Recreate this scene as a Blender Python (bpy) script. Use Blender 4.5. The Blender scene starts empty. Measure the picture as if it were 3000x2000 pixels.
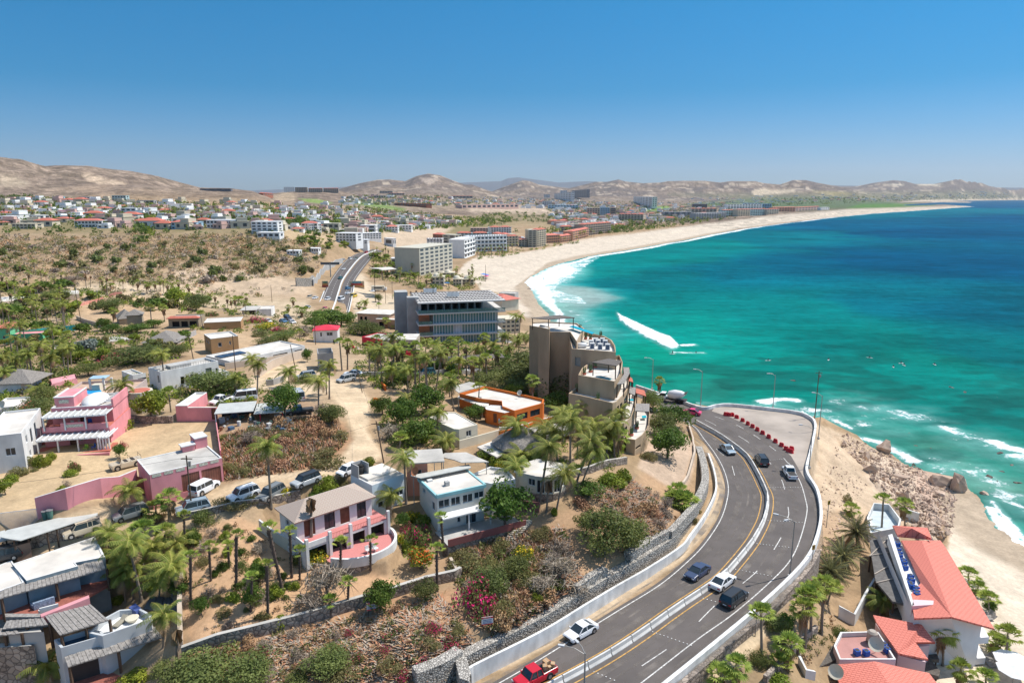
import bpy,bmesh,math,random
import numpy as np
from mathutils import Vector,Matrix
random.seed(7);rs=np.random.RandomState(5)
R=math.radians
S=bpy.context.scene
COL=S.collection
# ---------------------------------------------------------------- camera
CZ=66.0;PITCH=R(12.0);CP,SP=math.cos(PITCH),math.sin(PITCH)
cd=bpy.data.cameras.new("camera");cam=bpy.data.objects.new("camera",cd);COL.objects.link(cam)
cd.lens=24;cd.sensor_width=36;cd.clip_start=1;cd.clip_end=90000
cam.location=(0,0,CZ);cam.rotation_euler=(R(90)-PITCH,0,0);S.camera=cam
# ---------------------------------------------------------------- light
SUN_EL,SUN_AZ=R(57),R(21)
sd=bpy.data.lights.new("sun",'SUN');sun=bpy.data.objects.new("sun",sd);COL.objects.link(sun)
sd.energy=4.1;sd.angle=R(0.55);sd.color=(1.0,0.955,0.89)
sv=Vector((math.cos(SUN_EL)*math.cos(SUN_AZ),math.cos(SUN_EL)*math.sin(SUN_AZ),math.sin(SUN_EL)))
sun.rotation_euler=sv.to_track_quat('Z','Y').to_euler()
sun.location=(0,0,300)
w=bpy.data.worlds.new("World");S.world=w;w.use_nodes=True
nt=w.node_tree;bg=nt.nodes['Background']
sky=nt.nodes.new('ShaderNodeTexSky');sky.sky_type='NISHITA';sky.sun_disc=False
sky.sun_elevation=SUN_EL;sky.sun_rotation=R(90)-SUN_AZ;sky.altitude=60
sky.air_density=1.0;sky.dust_density=0.4;sky.ozone_density=2.5
tc=nt.nodes.new('ShaderNodeTexCoord');sx=nt.nodes.new('ShaderNodeSeparateXYZ')
nt.links.new(tc.outputs['Generated'],sx.inputs[0])
rp=nt.nodes.new('ShaderNodeValToRGB');nt.links.new(sx.outputs[2],rp.inputs[0])
el=rp.color_ramp.elements
SKYR=[(0.0,(0.27,0.375,0.54)),(0.04,(0.22,0.36,0.57)),(0.14,(0.016,0.315,0.51)),(0.25,(0.004,0.37,0.56)),(0.42,(0.9,0.95,0.9)),(1.0,(1.0,.97,0.88))]
while len(el)<len(SKYR):el.new(0.5)
for e,(p_,c_) in zip(el,SKYR):e.position=p_;e.color=(*c_,1)
mul=nt.nodes.new('ShaderNodeMix');mul.data_type='RGBA';mul.blend_type='MULTIPLY';mul.inputs[0].default_value=1.0
nt.links.new(sky.outputs[0],mul.inputs[6]);nt.links.new(rp.outputs[0],mul.inputs[7])
nt.links.new(mul.outputs[2],bg.inputs[0]);bg.inputs[1].default_value=0.15
S.view_settings.view_transform='Standard';S.view_settings.look='None'
S.view_settings.exposure=0.38;S.view_settings.gamma=1.0
S.render.engine='CYCLES'
S.cycles.max_bounces=5;S.cycles.diffuse_bounces=2;S.cycles.glossy_bounces=2
S.cycles.transmission_bounces=3;S.cycles.transparent_max_bounces=4;S.cycles.volume_bounces=0
# ---------------------------------------------------------------- pixel <-> world (photo pixels, 3000x2000)
def ray(x,y):
 u=(x-1500)/2000.0;v=(y-1000)/2000.0
 return(u,CP-v*SP,-(SP+v*CP))
def at(x,y,z):
 d=ray(x,y);t=(CZ-z)/-d[2]
 return(d[0]*t,d[1]*t)
def pix(X,Y,Z):
 dep=Y*CP+(CZ-Z)*SP
 return(1500+2000*X/dep,1000+2000*((CZ-Z)*CP-Y*SP)/dep)
# ---------------------------------------------------------------- noise
def _h(i,j,s):
 n=(i.astype(np.int64)*374761393+j.astype(np.int64)*668265263+s*974711)&0x7fffffff
 n=((n^(n>>13))*1274126177)&0x7fffffff
 n=n^(n>>16)
 return(n&0xffff)/65535.0
def vn(x,y,s=0):
 xi=np.floor(x);yi=np.floor(y);fx=x-xi;fy=y-yi
 fx=fx*fx*(3-2*fx);fy=fy*fy*(3-2*fy)
 a=_h(xi,yi,s);b=_h(xi+1,yi,s);c=_h(xi,yi+1,s);d=_h(xi+1,yi+1,s)
 return a+(b-a)*fx+(c-a)*fy+(a-b-c+d)*fx*fy
def fbm(x,y,s=0,o=4):
 r=0;a=.5;t=0
 for k in range(o):
  r=r+a*vn(x*2**k,y*2**k,s+k);t+=a;a*=.5
 return r/t
def sstep(a,b,x):
 t=np.clip((x-a)/(b-a),0,1);return t*t*(3-2*t)
def inpoly(x,y,poly):
 r=np.zeros(np.shape(x),bool);n=len(poly)
 for i in range(n):
  x0,y0=poly[i];x1,y1=poly[(i+1)%n]
  if y0==y1:continue
  c=((y0>y)!=(y1>y))&(x<(x1-x0)*(y-y0)/(y1-y0)+x0)
  r^=c
 return r
def pdist(x,y,line,closed=False):
 best=np.full(np.shape(x),1e18);n=len(line)
 for i in range(n if closed else n-1):
  x0,y0=line[i];x1,y1=line[(i+1)%n]
  dx,dy=x1-x0,y1-y0;L=dx*dx+dy*dy+1e-9
  t=np.clip(((x-x0)*dx+(y-y0)*dy)/L,0,1)
  best=np.minimum(best,(x-x0-t*dx)**2+(y-y0-t*dy)**2)
 return np.sqrt(best)
# ---------------------------------------------------------------- shoreline (photo pixels at sea level; world where hidden)
SH=[(135,-60),(125,20),(112,80)]
SH+=[at(x,y,0) for x,y in[(3000,1600),(2930,1547),(2888,1485),(2860,1450),(2826,1425),(2800,1398),(2743,1387),(2697,1375),(2655,1364),(2609,1329),(2548,1310),(2513,1276),(2463,1253),(2433,1237),(2398,1228)]]
SH+=[(80,192),(62,190),(50,195),(43,210),(36,235),(28,280),(20,330)]
SHF=len(SH)
SH+=[at(x,y,0) for x,y in[(1607,920),(1578,892),(1562,856),(1550,837),(1538,828),(1556,812),(1595,790),(1638,773),(1723,752),(1808,738),(1876,727),(1957,712),(2000,705),(2085,687),(2183,670),(2276,657),(2425,638.5),(2553,626),(2680,617.5),(2780,610),(2850,605.5),(2800,602),(2740,601),(2680,603),(2640,604),(2650,600),(2700,596.5),(2750,593),(2840,594),(2850,592),(2760,590.5),(2800,588.5),(2900,587.3),(3000,586.5),(3300,585.5),(4500,585)]]
LAND=SH+[(60000,30000),(0,80000),(-80000,40000),(-40000,-3000),(0,-500)]
# ---------------------------------------------------------------- terrain control points (px, py, z)
CP_=[(-200,2300,10),(300,2300,10),(900,2250,12),(0,2000,12),(250,1990,12),(450,2000,13),(60,1700,15),(300,1700,16),(450,1800,16),(560,1900,16.5),(800,2000,15),(1100,2000,15),(1330,1980,14.5),(1250,1900,17),(1000,1900,16),(700,1960,15.5),(1450,1860,17),(1600,1790,17),(1750,1690,17),(1900,1590,17),(2020,1480,16.5),(2070,1390,16),(2050,1310,15.5),(1960,1220,14),(650,1860,16.8),(900,1790,17),(1150,1720,17),(1300,1700,17.2),(600,1650,19),(800,1700,18.5),(950,1700,18),(1100,1660,17.5),(560,1540,21),(760,1500,21.5),(700,1470,22.5),(300,1560,21.5),(0,1640,20),(100,1540,22),(400,1460,22.5),(600,1440,23),(900,1410,23.2),(1060,1360,23.3),(850,1520,20),(1000,1530,19.5),(1150,1540,19),(1200,1650,17),(1300,1640,17),(1450,1600,17.5),(1500,1500,19),(1350,1570,18.2),(1400,1700,17.3),(1600,1540,19),(1700,1480,20),(1700,1600,18),(1850,1450,19.5),(1600,1420,21),(1750,1360,21.5),(1900,1350,18.5),(1950,1280,16.5),(2000,1400,17),(1850,1250,17),(300,1350,24.5),(0,1400,24),(500,1300,24.8),(600,1380,23.5),(100,1300,24.5),(800,1250,25),(900,1320,24),(1000,1300,24),(1060,1230,24.2),(1020,1150,23.6),(1200,1330,23),(1150,1260,23.5),(1300,1280,22.5),(1450,1290,22),(1400,1200,21.5),(1550,1240,20.5),(1250,1130,21),(1600,1150,19),(1700,1250,19.5),(1500,1100,18.5),(50,1200,23.5),(300,1180,24),(600,1150,24),(900,1120,23.5),(1100,1080,22),(1400,1050,17.5),(1600,1060,16),(0,1050,21),(300,1050,22),(600,1040,22.5),(900,1020,21),(1200,1010,15),(1450,1000,13.5),(1560,980,10),(0,950,18),(300,950,19),(600,950,20),(900,950,17),(1100,950,13.5),(1400,940,9),(0,880,17),(300,870,17),(600,880,16),(800,890,12.5),(900,870,11),(960,900,11),(1080,890,9),(1200,880,7.5),(1400,870,5),(1000,800,11),(1080,740,12),(1150,820,8),(1300,830,6),(1200,760,7),(0,800,22),(200,800,20),(400,810,17.5),(600,820,16.5),(800,820,14),(900,780,16),(0,740,28),(200,740,27.5),(400,740,27),(600,740,26),(800,740,23),(940,740,18),(500,780,21),(0,690,34),(200,690,34),(400,690,34),(600,690,34),(750,690,33.5),(860,700,30),(960,710,24),(1050,715,18),(1150,710,13),(1300,710,9),(1400,730,6),(0,645,40.5),(400,645,40.5),(800,645,39),(1000,650,33),(1150,660,24),(1300,670,16),(1450,690,9),(1650,680,8),(1850,665,7),(2000,650,7),(2300,620,7),(0,618,46),(400,618,46),(800,618,44),(1000,620,38),(1200,625,28),(1450,640,16),(1700,640,11),(1900,630,10),(2100,620,9),(2400,605,8),(0,600,51),(400,600,51),(800,600,48),(1000,600,42),(1250,605,33),(1450,610,24),(1700,608,22),(1900,605,18),(2200,600,12),(2500,595,9),(2700,592,7),(2250,1990,11.5),(2150,2050,11),(2350,1800,11),(2440,1640,11.5),(2480,1500,12),(2440,1350,12.5),(2430,1270,12),(2550,1400,8.5),(2520,1500,9),(2480,1600,9),(2600,1500,6),(2650,1420,6),(2560,1340,7),(2450,1750,7.5),(2400,1950,8),(2600,1800,5),(2500,2000,6),(2700,1600,4),(2800,1600,3),(2850,1800,2.6),(2950,1900,2.4),(2750,2000,4),(3100,2100,3),(2600,1600,4.5),(2250,1220,14),(2100,1210,13.5),(1900,1600,16.5),(2000,1172,12.5),(1900,1150,12.5)]
cw=np.array([(*at(x,y,z),z) for x,y,z in CP_]+[(x,y,45) for x,y in[(-1500,2500),(-3000,2500),(0,6000),(-3000,6000)]]+[(3000,9000,8),(2000,6000,10),(6000,9000,8),(9000,14000,20),(-60,20,10),(0,25,12),(60,20,10)])
def feat(X,Y):
 return np.arctan2(X,Y)*1.15,np.log(np.hypot(X,Y))
fa,fl=feat(cw[:,0],cw[:,1])
def tps(d2):return 0.5*d2*np.log(d2+1e-12)
n_=len(fa)
K=tps((fa[:,None]-fa)**2+(fl[:,None]-fl)**2)+np.eye(n_)*2e-5
Pm=np.stack([np.ones(n_),fa,fl],1)
A_=np.block([[K,Pm],[Pm.T,np.zeros((3,3))]])
sol=np.linalg.solve(A_,np.concatenate([cw[:,2],np.zeros(3)]));wk=sol[:n_].astype(np.float32);wp=sol[n_:]
def colsf():
 c=np.linspace(-43.5,43.5,780);a=np.linspace(-75,-43.8,32);return np.radians(np.concatenate([a,c,-a[::-1]]))
AZ=colsf()
LR=np.concatenate([np.arange(math.log(28),math.log(560),.0055),np.arange(math.log(560),math.log(36000),.0115)])
GA,GL=np.meshgrid(AZ,LR);GR=np.exp(GL);GX=GR*np.sin(GA);GY=GR*np.cos(GA)
def rbf(A,L):
 out=np.full(A.shape,wp[0])+wp[1]*A+wp[2]*L
 A=A.astype(np.float32);L=L.astype(np.float32)
 for i in range(n_):
  d2=(A-np.float32(fa[i]))**2+(L-np.float32(fl[i]))**2
  out+=wk[i]*(0.5*d2*np.log(d2+1e-12))
 return out
la=np.linspace(AZ[0],AZ[-1],330);ll=np.linspace(LR[0],LR[-1],420)
LA,LL=np.meshgrid(la,ll);ZC=rbf(LA*1.15,LL)
def bil(a,l):
 i=np.clip((a-la[0])/(la[1]-la[0]),0,len(la)-1.001);j=np.clip((l-ll[0])/(ll[1]-ll[0]),0,len(ll)-1.001)
 i0=i.astype(int);j0=j.astype(int);fi=i-i0;fj=j-j0
 return(ZC[j0,i0]*(1-fi)+ZC[j0,i0+1]*fi)*(1-fj)+(ZC[j0+1,i0]*(1-fi)+ZC[j0+1,i0+1]*fi)*fj
Z=bil(GA,GL)
Z=np.where(GR>1500,np.clip(Z,6,60),Z)
RIDGES=[(2700,700,[(-900,470),(-400,440),(0,461),(64,471),(128,488),(191,486),(255,486),(298,492),(383,501),(446,512),(510,529),(582,549),(660,575),(720,600)]),(1800,260,[(-900,585),(-100,575),(60,568),(180,562),(276,554),(340,548),(425,545),(582,550),(676,553),(740,561),(786,577),(830,605)]),(3300,500,[(700,600),(800,566),(860,560),(1000,561),(1060,575),(1160,572),(1250,566),(1320,580),(1400,600)]),(7000,1300,[(900,590),(1000,552),(1055,537),(1106,527),(1140,526),(1187,531),(1221,516),(1255,509),(1289,514),(1327,529),(1361,541),(1383,541),(1425,556),(1480,575),(1550,600)]),(9500,1500,[(1380,590),(1451,557),(1480,546),(1531,528),(1553,531),(1578,541),(1629,547),(1667,552),(1744,533),(1778,533),(1812,526),(1833,532),(1884,537),(1935,535),(1957,531),(2000,530),(2064,530),(2110,535),(2140,531),(2213,531),(2238,537),(2285,541),(2323,528),(2361,528),(2391,535),(2434,543),(2468,548),(2530,560),(2600,590)]),(14000,2000,[(2300,575),(2434,548),(2510,546),(2553,537),(2617,528),(2651,531),(2680,539),(2736,539),(2787,529),(2821,520),(2834,526),(2855,517),(2876,517),(2906,533),(2965,540),(3000,529),(3200,535),(3800,550)]),(11500,900,[(2350,590),(2500,566),(2600,562),(2750,560),(2900,566),(3000,568),(3400,570)]),(27000,3500,[(700,560),(1000,548),(1361,535),(1468,531),(1489,522),(1519,520),(1565,526),(1638,535),(1723,531),(1900,540),(2100,537),(2192,532),(2260,540),(2600,546),(3200,552),(4000,560)]),]
sel=GR>1200
rr=GR[sel];aa=GA[sel];zz=Z[sel];xx=GX[sel];yy=GY[sel]
for Rk,Wk,prof in RIDGES:
 pa=[];pz=[]
 for x,y in prof:
  d=ray(x,y);hh=math.hypot(d[0],d[1]);pa.append(math.atan2(d[0],d[1]));pz.append(CZ+Rk*d[2]/hh)
 hz=np.interp(aa,pa,pz,left=-50,right=-50)
 q=(rr-Rk)/Wk
 sc=Rk/9.0
 rid=1-np.abs(2*fbm(xx/sc,yy/sc,int(Rk),5)-1)
 bodyf=np.where(q<0,np.exp(-(q*1.15)**2*.9),np.exp(-q**2*.5))
 crestm=np.exp(-(q*4)**2)
 base=np.minimum(zz,50)
 hgt=np.maximum(hz-base,0)
 zk=base+hgt*bodyf*(1-(1-crestm)*(0.62-.62*rid))
 zz=np.where(hz>base,np.maximum(zz,zk),zz)
Z[sel]=zz
rel=fbm(GX/14,GY/14,3,5)-.5
bl=sstep(300,360,GR)*(1-sstep(600,700,GR))*sstep(0.02,-.1,GA+.18)
gul=1-np.abs(2*fbm(GX/22+3,GY/34,11,4)-1)
Z+=rel*(0.8+4.0*bl)*sstep(40,80,GR)+bl*(gul-.6)*5.5
sel=(GR>900)&(GR<6000)
Z[sel]+=((fbm(GX/160,GY/160,8,3)-.5)*16*np.clip(1-np.abs(GL-math.log(2200))/1.0,0,1))[sel]*(GX[sel]<1200)
sgn=np.where(inpoly(GX,GY,LAND),1.0,-1.0)
sdist=pdist(GX,GY,SH)*sgn
cliff=np.exp(-(pdist(GX,GY,SH[8:SHF])/55)**2)*(1-np.exp(-(pdist(GX,GY,SH[SHF+4:SHF+20])/60)**2))
cliff=cliff*(1-np.exp(-(pdist(GX,GY,SH[:8])/38)**2));slope=0.055+.65*cliff
cap=0.15+np.maximum(sdist,0)*slope+np.maximum(sdist-55,0)*.5
Z=np.where(sdist>0,np.minimum(Z,cap),np.maximum(-6,sdist*.08-.05))
rocky=cliff*(sdist>0)*sstep(0,4,sdist)*(1-sstep(25,48,sdist))*(GY<180)*(GX>66)
rocky=np.maximum(rocky,inpoly(GX,GY,[at(*p,6) for p in[(2430,1262),(2520,1285),(2620,1340),(2740,1400),(2790,1560),(2700,1560),(2620,1470),(2560,1400),(2500,1330)]])*.8)
Z+=rocky*((1-np.abs(2*fbm(GX/4+GY/9,GY/5,21,6)-1))-.55)*4.4
# ---------------------------------------------------------------- flattened strips (roads, platforms): worlds computed at given z
def W_(pts,z):return[at(x,y,z) for x,y in pts]
def spline(pts,n=8):
 P=[Vector((*p,0)) if len(p)==2 else Vector(p) for p in pts];out=[]
 for i in range(len(P)-1):
  p0=P[max(i-1,0)];p1=P[i];p2=P[i+1];p3=P[min(i+2,len(P)-1)]
  for k in range(n):
   t=k/n
   out.append(0.5*((2*p1)+(p2-p0)*t+(2*p0-5*p1+4*p2-p3)*t*t+(3*p1-p0-3*p2+p3)*t**3))
 out.append(P[-1]);return[(v.x,v.y) for v in out]
RZ=14.0
RL=spline(W_([(1180,2150),(1300,2080),(1440,2000),(1570,1925),(1700,1845),(1814,1775),(1923,1708),(2000,1645),(2054,1590),(2100,1522),(2120,1465),(2124,1420),(2110,1370),(2085,1325),(2055,1285),(2030,1252),(1990,1225)],RZ))
ME=spline(W_([(1400,2120),(1510,2060),(1623,2000),(1735,1940),(1811,1895),(1888,1844),(1955,1796),(2015,1755),(2073,1717),(2120,1682),(2157,1642),(2192,1599),(2215,1565),(2241,1510),(2249,1452),(2234,1413),(2215,1375),(2188,1333),(2146,1299),(2100,1268),(2031,1230)],RZ+.4))
RR=spline(W_([(1730,2160),(1840,2080),(1945,2000),(2100,1875),(2215,1779),(2314,1688),(2368,1626),(2395,1565),(2406,1500),(2395,1433),(2364,1375),(2375,1318),(2389,1241),(2368,1215),(2330,1203),(2272,1195),(2146,1182),(2100,1184),(2057,1191),(1990,1169),(1926,1147),(1856,1124),(1800,1105)],RZ+.8))
back=spline(W_([(1990,1225),(1950,1197),(1900,1174),(1840,1150),(1790,1130)],RZ))
WW=spline(W_([(1300,2055),(1378,2004),(1400,1988),(1591,1886),(1719,1803),(1814,1742),(1897,1691),(1993,1624),(2022,1586),(2060,1530),(2090,1469),(2098,1430),(2090,1380),(2075,1335)],RZ))
ROADP=RL+back+RR[::-1]
def flatten(poly,z,fe):
 global Z
 xs=[p[0] for p in poly];ys=[p[1] for p in poly]
 m=(GX>min(xs)-fe-1)&(GX<max(xs)+fe+1)&(GY>min(ys)-fe-1)&(GY<max(ys)+fe+1)
 if not m.any():return
 x=GX[m];y=GY[m];ins=inpoly(x,y,poly);d=pdist(x,y,poly,True)
 wgt=np.where(ins,1,1-sstep(0,fe,d));Z[m]=Z[m]*(1-wgt)+z*wgt
def offl(line,d):
 o=[]
 for i in range(len(line)):
  a=line[max(i-1,0)];b=line[min(i+1,len(line)-1)];L=math.hypot(b[0]-a[0],b[1]-a[1])+1e-9
  o.append((line[i][0]-(b[1]-a[1])/L*d,line[i][1]+(b[0]-a[0])/L*d))
 return o
flatten(offl(WW,2.1)+RL[::-1],RZ-.06,.7)
flatten(ROADP,RZ-.06,1.2)
HWL=[(917,925),(935,892),(950,855),(965,825),(985,795),(1010,765),(1040,745),(1062,738),(1090,730)]
HWR=[(1020,925),(1028,890),(1036,850),(1042,820),(1062,790),(1082,765),(1092,752),(1110,742),(1125,735)]
HZ=11.5
hwl=spline(W_(HWL,HZ),6);hwr=spline(W_(HWR,HZ),6)
flatten(hwl+hwr[::-1],HZ-.3,9)
flatten(W_([(640,880),(700,850),(800,860),(930,890),(930,930),(650,930)],12.5),12.5,20)
def flatp(pts,z,fe=2.5):flatten(W_(pts,z),z,fe)
PINKLOT=[(-60,1300),(40,1240),(200,1200),(370,1240),(620,1235),(640,1310),(640,1440),(500,1430),(380,1440),(110,1510),(-60,1560)]
flatp([(380,1240),(620,1235),(630,1310),(480,1380),(360,1420),(110,1480),(-60,1520),(-60,1400),(200,1360),(370,1330)],24.2,3)
flatp([(790,1540),(860,1610),(930,1650),(1130,1640),(1170,1580),(1130,1500),(1000,1470)],19,1.0)
flatp([(1290,1585),(1500,1525),(1440,1460),(1280,1490)],18.6,.8)
# ---------------------------------------------------------------- lookups
def gh(x,y):
 a=math.atan2(x,y);l=math.log(max(math.hypot(x,y),28.1))
 i=min(max(np.interp(a,AZ,np.arange(len(AZ))),0),len(AZ)-1.001);j=min(max(np.interp(l,LR,np.arange(len(LR))),0),len(LR)-1.001)
 i0=int(i);j0=int(j);fi=i-i0;fj=j-j0
 return float((Z[j0,i0]*(1-fi)+Z[j0,i0+1]*fi)*(1-fj)+(Z[j0+1,i0]*(1-fi)+Z[j0+1,i0+1]*fi)*fj)
def G(px,py,sea=False):
 d=ray(px,py);hh=math.hypot(d[0],d[1]);a=math.atan2(d[0],d[1])
 i=np.interp(a,AZ,np.arange(len(AZ)));i0=int(min(max(i,0),len(AZ)-2));fi=i-i0
 prof=Z[:,i0]*(1-fi)+Z[:,i0+1]*fi
 if sea:prof=np.maximum(prof,0)
 rz=CZ+np.exp(LR)*d[2]/hh
 k=np.argmax(rz<=prof)
 if rz[k]>prof[k]:k=len(LR)-1
 if k==0:r=math.exp(LR[0])
 else:
  f=(rz[k-1]-prof[k-1]);g=(prof[k]-rz[k]);t=f/(f+g+1e-9)
  r=math.exp(LR[k-1])*(1-t)+math.exp(LR[k])*t
 x,y=r*math.sin(a),r*math.cos(a)
 return(x,y,max(gh(x,y),0) if sea else gh(x,y))
# ---------------------------------------------------------------- materials
MATS={}
def mat(name,col,rough=.8,var=.18,scale=.6,bump=0,metal=0,spec=.3,col2=None,kind='noise',emit=None,trans=0,rnd=0,alpha=1,detail=4,stretch=None,ior=None):
 if name in MATS:return MATS[name]
 m=bpy.data.materials.new(name);m.use_nodes=True;t=m.node_tree;b=t.nodes['Principled BSDF'];L=t.links
 b.inputs['Roughness'].default_value=rough;b.inputs['Metallic'].default_value=metal
 b.inputs['Specular IOR Level'].default_value=spec
 c=tuple(col);d=col2 or tuple(v*(1-var) for v in c);u=tuple(min(v*(1+var*.7),1) for v in c) if col2 is None else c
 co=t.nodes.new('ShaderNodeTexCoord');vec=co.outputs['Object']
 if stretch:
  mp=t.nodes.new('ShaderNodeMapping');mp.inputs['Scale'].default_value=stretch;L.new(vec,mp.inputs[0]);vec=mp.outputs[0]
 if kind=='noise':
  n=t.nodes.new('ShaderNodeTexNoise');n.inputs['Scale'].default_value=scale;n.inputs['Detail'].default_value=detail;fac=n.outputs[0];hgt=fac
 elif kind=='voronoi':
  n=t.nodes.new('ShaderNodeTexVoronoi');n.feature='DISTANCE_TO_EDGE';n.inputs['Scale'].default_value=scale;fac=n.outputs[0];hgt=fac
 elif kind=='brick':
  n=t.nodes.new('ShaderNodeTexBrick');n.inputs['Scale'].default_value=scale;n.inputs['Mortar Size'].default_value=.02;fac=n.outputs[1];hgt=fac
 L.new(vec,n.inputs['Vector'])
 r=t.nodes.new('ShaderNodeValToRGB');L.new(fac,r.inputs[0])
 e=r.color_ramp.elements
 if kind=='noise':e[0].position=.3;e[1].position=.7
 elif kind=='voronoi':e[0].position=.02;e[1].position=.12
 e[0].color=(*d,1);e[1].color=(*u,1)
 if kind=='brick':e[0].color=(*u,1);e[1].color=(*d,1)
 out=r.outputs[0]
 if kind=='voronoi':
  n2=t.nodes.new('ShaderNodeTexVoronoi');n2.inputs['Scale'].default_value=scale;L.new(vec,n2.inputs['Vector'])
  mx=t.nodes.new('ShaderNodeMix');mx.data_type='RGBA';mx.blend_type='MULTIPLY';mx.inputs[0].default_value=1
  bw=t.nodes.new('ShaderNodeMapRange');sp_=t.nodes.new('ShaderNodeSeparateXYZ');L.new(n2.outputs['Color'],sp_.inputs[0]);L.new(sp_.outputs[0],bw.inputs[0]);bw.inputs[3].default_value=.65;bw.inputs[4].default_value=1.15
  L.new(out,mx.inputs[6]);L.new(bw.outputs[0],mx.inputs[7]);out=mx.outputs[2]
 if rnd:
  oi=t.nodes.new('ShaderNodeObjectInfo');hs=t.nodes.new('ShaderNodeHueSaturation')
  mr=t.nodes.new('ShaderNodeMapRange');mr.inputs[3].default_value=1-rnd;mr.inputs[4].default_value=1+rnd;L.new(oi.outputs['Random'],mr.inputs[0]);L.new(mr.outputs[0],hs.inputs['Value'])
  m2=t.nodes.new('ShaderNodeMath');m2.operation='MULTIPLY';m2.inputs[1].default_value=7.31;m3=t.nodes.new('ShaderNodeMath');m3.operation='FRACT'
  L.new(oi.outputs['Random'],m2.inputs[0]);L.new(m2.outputs[0],m3.inputs[0])
  m4=t.nodes.new('ShaderNodeMapRange');m4.inputs[3].default_value=.5-rnd*.07;m4.inputs[4].default_value=.5+rnd*.04;L.new(m3.outputs[0],m4.inputs[0]);L.new(m4.outputs[0],hs.inputs['Hue'])
  L.new(out,hs.inputs['Color']);out=hs.outputs[0]
 L.new(out,b.inputs['Base Color'])
 if trans:
  tr=t.nodes.new('ShaderNodeBsdfTranslucent');mxs=t.nodes.new('ShaderNodeMixShader');mxs.inputs[0].default_value=trans
  L.new(out,tr.inputs[0]);L.new(b.outputs[0],mxs.inputs[1]);L.new(tr.outputs[0],mxs.inputs[2]);L.new(mxs.outputs[0],t.nodes['Material Output'].inputs[0])
 if bump:
  bp=t.nodes.new('ShaderNodeBump');bp.inputs['Strength'].default_value=min(bump,1);bp.inputs['Distance'].default_value=.1*max(1,bump);L.new(hgt,bp.inputs['Height']);L.new(bp.outputs[0],b.inputs['Normal'])
 if alpha<1:b.inputs['Alpha'].default_value=alpha
 if ior:b.inputs['IOR'].default_value=ior
 if emit:b.inputs['Emission Color'].default_value=(*emit,1);b.inputs['Emission Strength'].default_value=1
 MATS[name]=m;return m
# ---------------------------------------------------------------- ground colour (albedo of the soils, haze blue on the farthest range, painted per vertex)
def lerp(c,k,col):
 for i in range(3):c[i]=c[i]*(1-k)+col[i]*k
far_=sstep(900,2200,GR)
C=[np.full(GX.shape,v) for v in(.40,.285,.185)]
n1=fbm(GX/9,GY/9,31,4);n2=fbm(GX/3.1,GY/3.1,37,3);n3=fbm(GX/45,GY/45,41,4);n4=fbm(GX/260,GY/260,43,5)
lerp(C,sstep(.42,.66,n1)*.7,(.27,.20,.125))
lerp(C,sstep(.5,.75,n3)*.5,(.52,.41,.30))
PXX=np.zeros_like(GX);PYY=np.zeros_like(GX)
dep=GY*CP+(CZ-Z)*SP;ok=dep>5
PXX=np.where(ok,1500+2000*GX/np.where(ok,dep,1),-9999);PYY=np.where(ok,1000+2000*((CZ-Z)*CP-GY*SP)/np.where(ok,dep,1),-9999)
def zone(poly,col,k=1.0,fe=8,jit=10):
 xs=[p[0] for p in poly];ys=[p[1] for p in poly]
 m=(PXX>min(xs)-fe-jit)&(PXX<max(xs)+fe+jit)&(PYY>min(ys)-fe-jit)&(PYY<max(ys)+fe+jit)
 if not m.any():return
 x=PXX[m];y=PYY[m];j=jit*(n1[m]-.5)*2;j2=jit*(n2[m]-.5)*2
 x=x+j+j2*.5;y=y+(j2-j*.5)*.6
 d=pdist(x,y,poly,True);ins=inpoly(x,y,poly);wgt=np.where(ins,.5+.5*sstep(0,fe,d),.5-.5*sstep(0,fe,d))*k
 for i in range(3):C[i][m]=C[i][m]*(1-wgt)+(col[i] if not callable(col) else col(m)[i])*wgt
hill=sstep(1500,1750,GR)
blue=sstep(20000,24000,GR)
lerp(C,hill,(.345,.27,.22))
hn=fbm(GX/90,GY/90,51,5)
hn2=fbm(GX/26,GY/26,57,3)
lerp(C,hill*sstep(.44,.54,hn2)*.7*(1-sstep(9000,14000,GR)),(.17,.135,.105))
lerp(C,hill*sstep(.5,.62,hn)*.5,(.20,.155,.13))
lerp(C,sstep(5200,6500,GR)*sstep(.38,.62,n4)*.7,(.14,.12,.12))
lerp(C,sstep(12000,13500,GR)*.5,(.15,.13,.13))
lerp(C,sstep(5200,6200,GR)*sstep(.62,.70,hn)*.8,(.6,.5,.4))
lerp(C,blue,(.13,.14,.17))  # aerial haze of the farthest range put into its ground colour
zone([(2000,600),(2200,580),(2450,578),(2620,590),(2640,600),(2500,612),(2300,617)],(.10,.16,.075),.9,6,4)
zone([(2520,598),(2660,596),(2740,601),(2600,611),(2480,610)],(.10,.22,.05),.95,4,3)
zone([(1960,570),(2900,560),(3000,575),(3000,583),(2640,590),(2200,588)],(.17,.19,.11),.6,8,8)
zone([(2380,560),(2470,562),(2500,570),(2440,573)],(.35,.30,.15),.8,5,5)
zone([(2200,560),(2240,550),(2260,558),(2330,552),(2330,562),(2280,568),(2210,572)],(.62,.52,.40),.9,3,5)
zone([(2590,541),(2620,538),(2650,541),(2640,544)],(.7,.62,.5),.9,2,2);zone([(2690,540),(2760,539),(2750,544),(2690,544)],(.7,.62,.5),.9,2,2)
zone([(0,640),(800,632),(1300,640),(1500,660),(1400,690),(1000,690),(850,690),(0,680)],(.16,.17,.075),.62,12,18)
zone([(1350,640),(1480,618),(1700,640),(1640,660),(1400,655)],(.30,.25,.15),.8,10,14)
zone([(1000,590),(1500,585),(1560,600),(1300,612),(1000,618)],(.42,.34,.25),.6,10,14)
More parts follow.
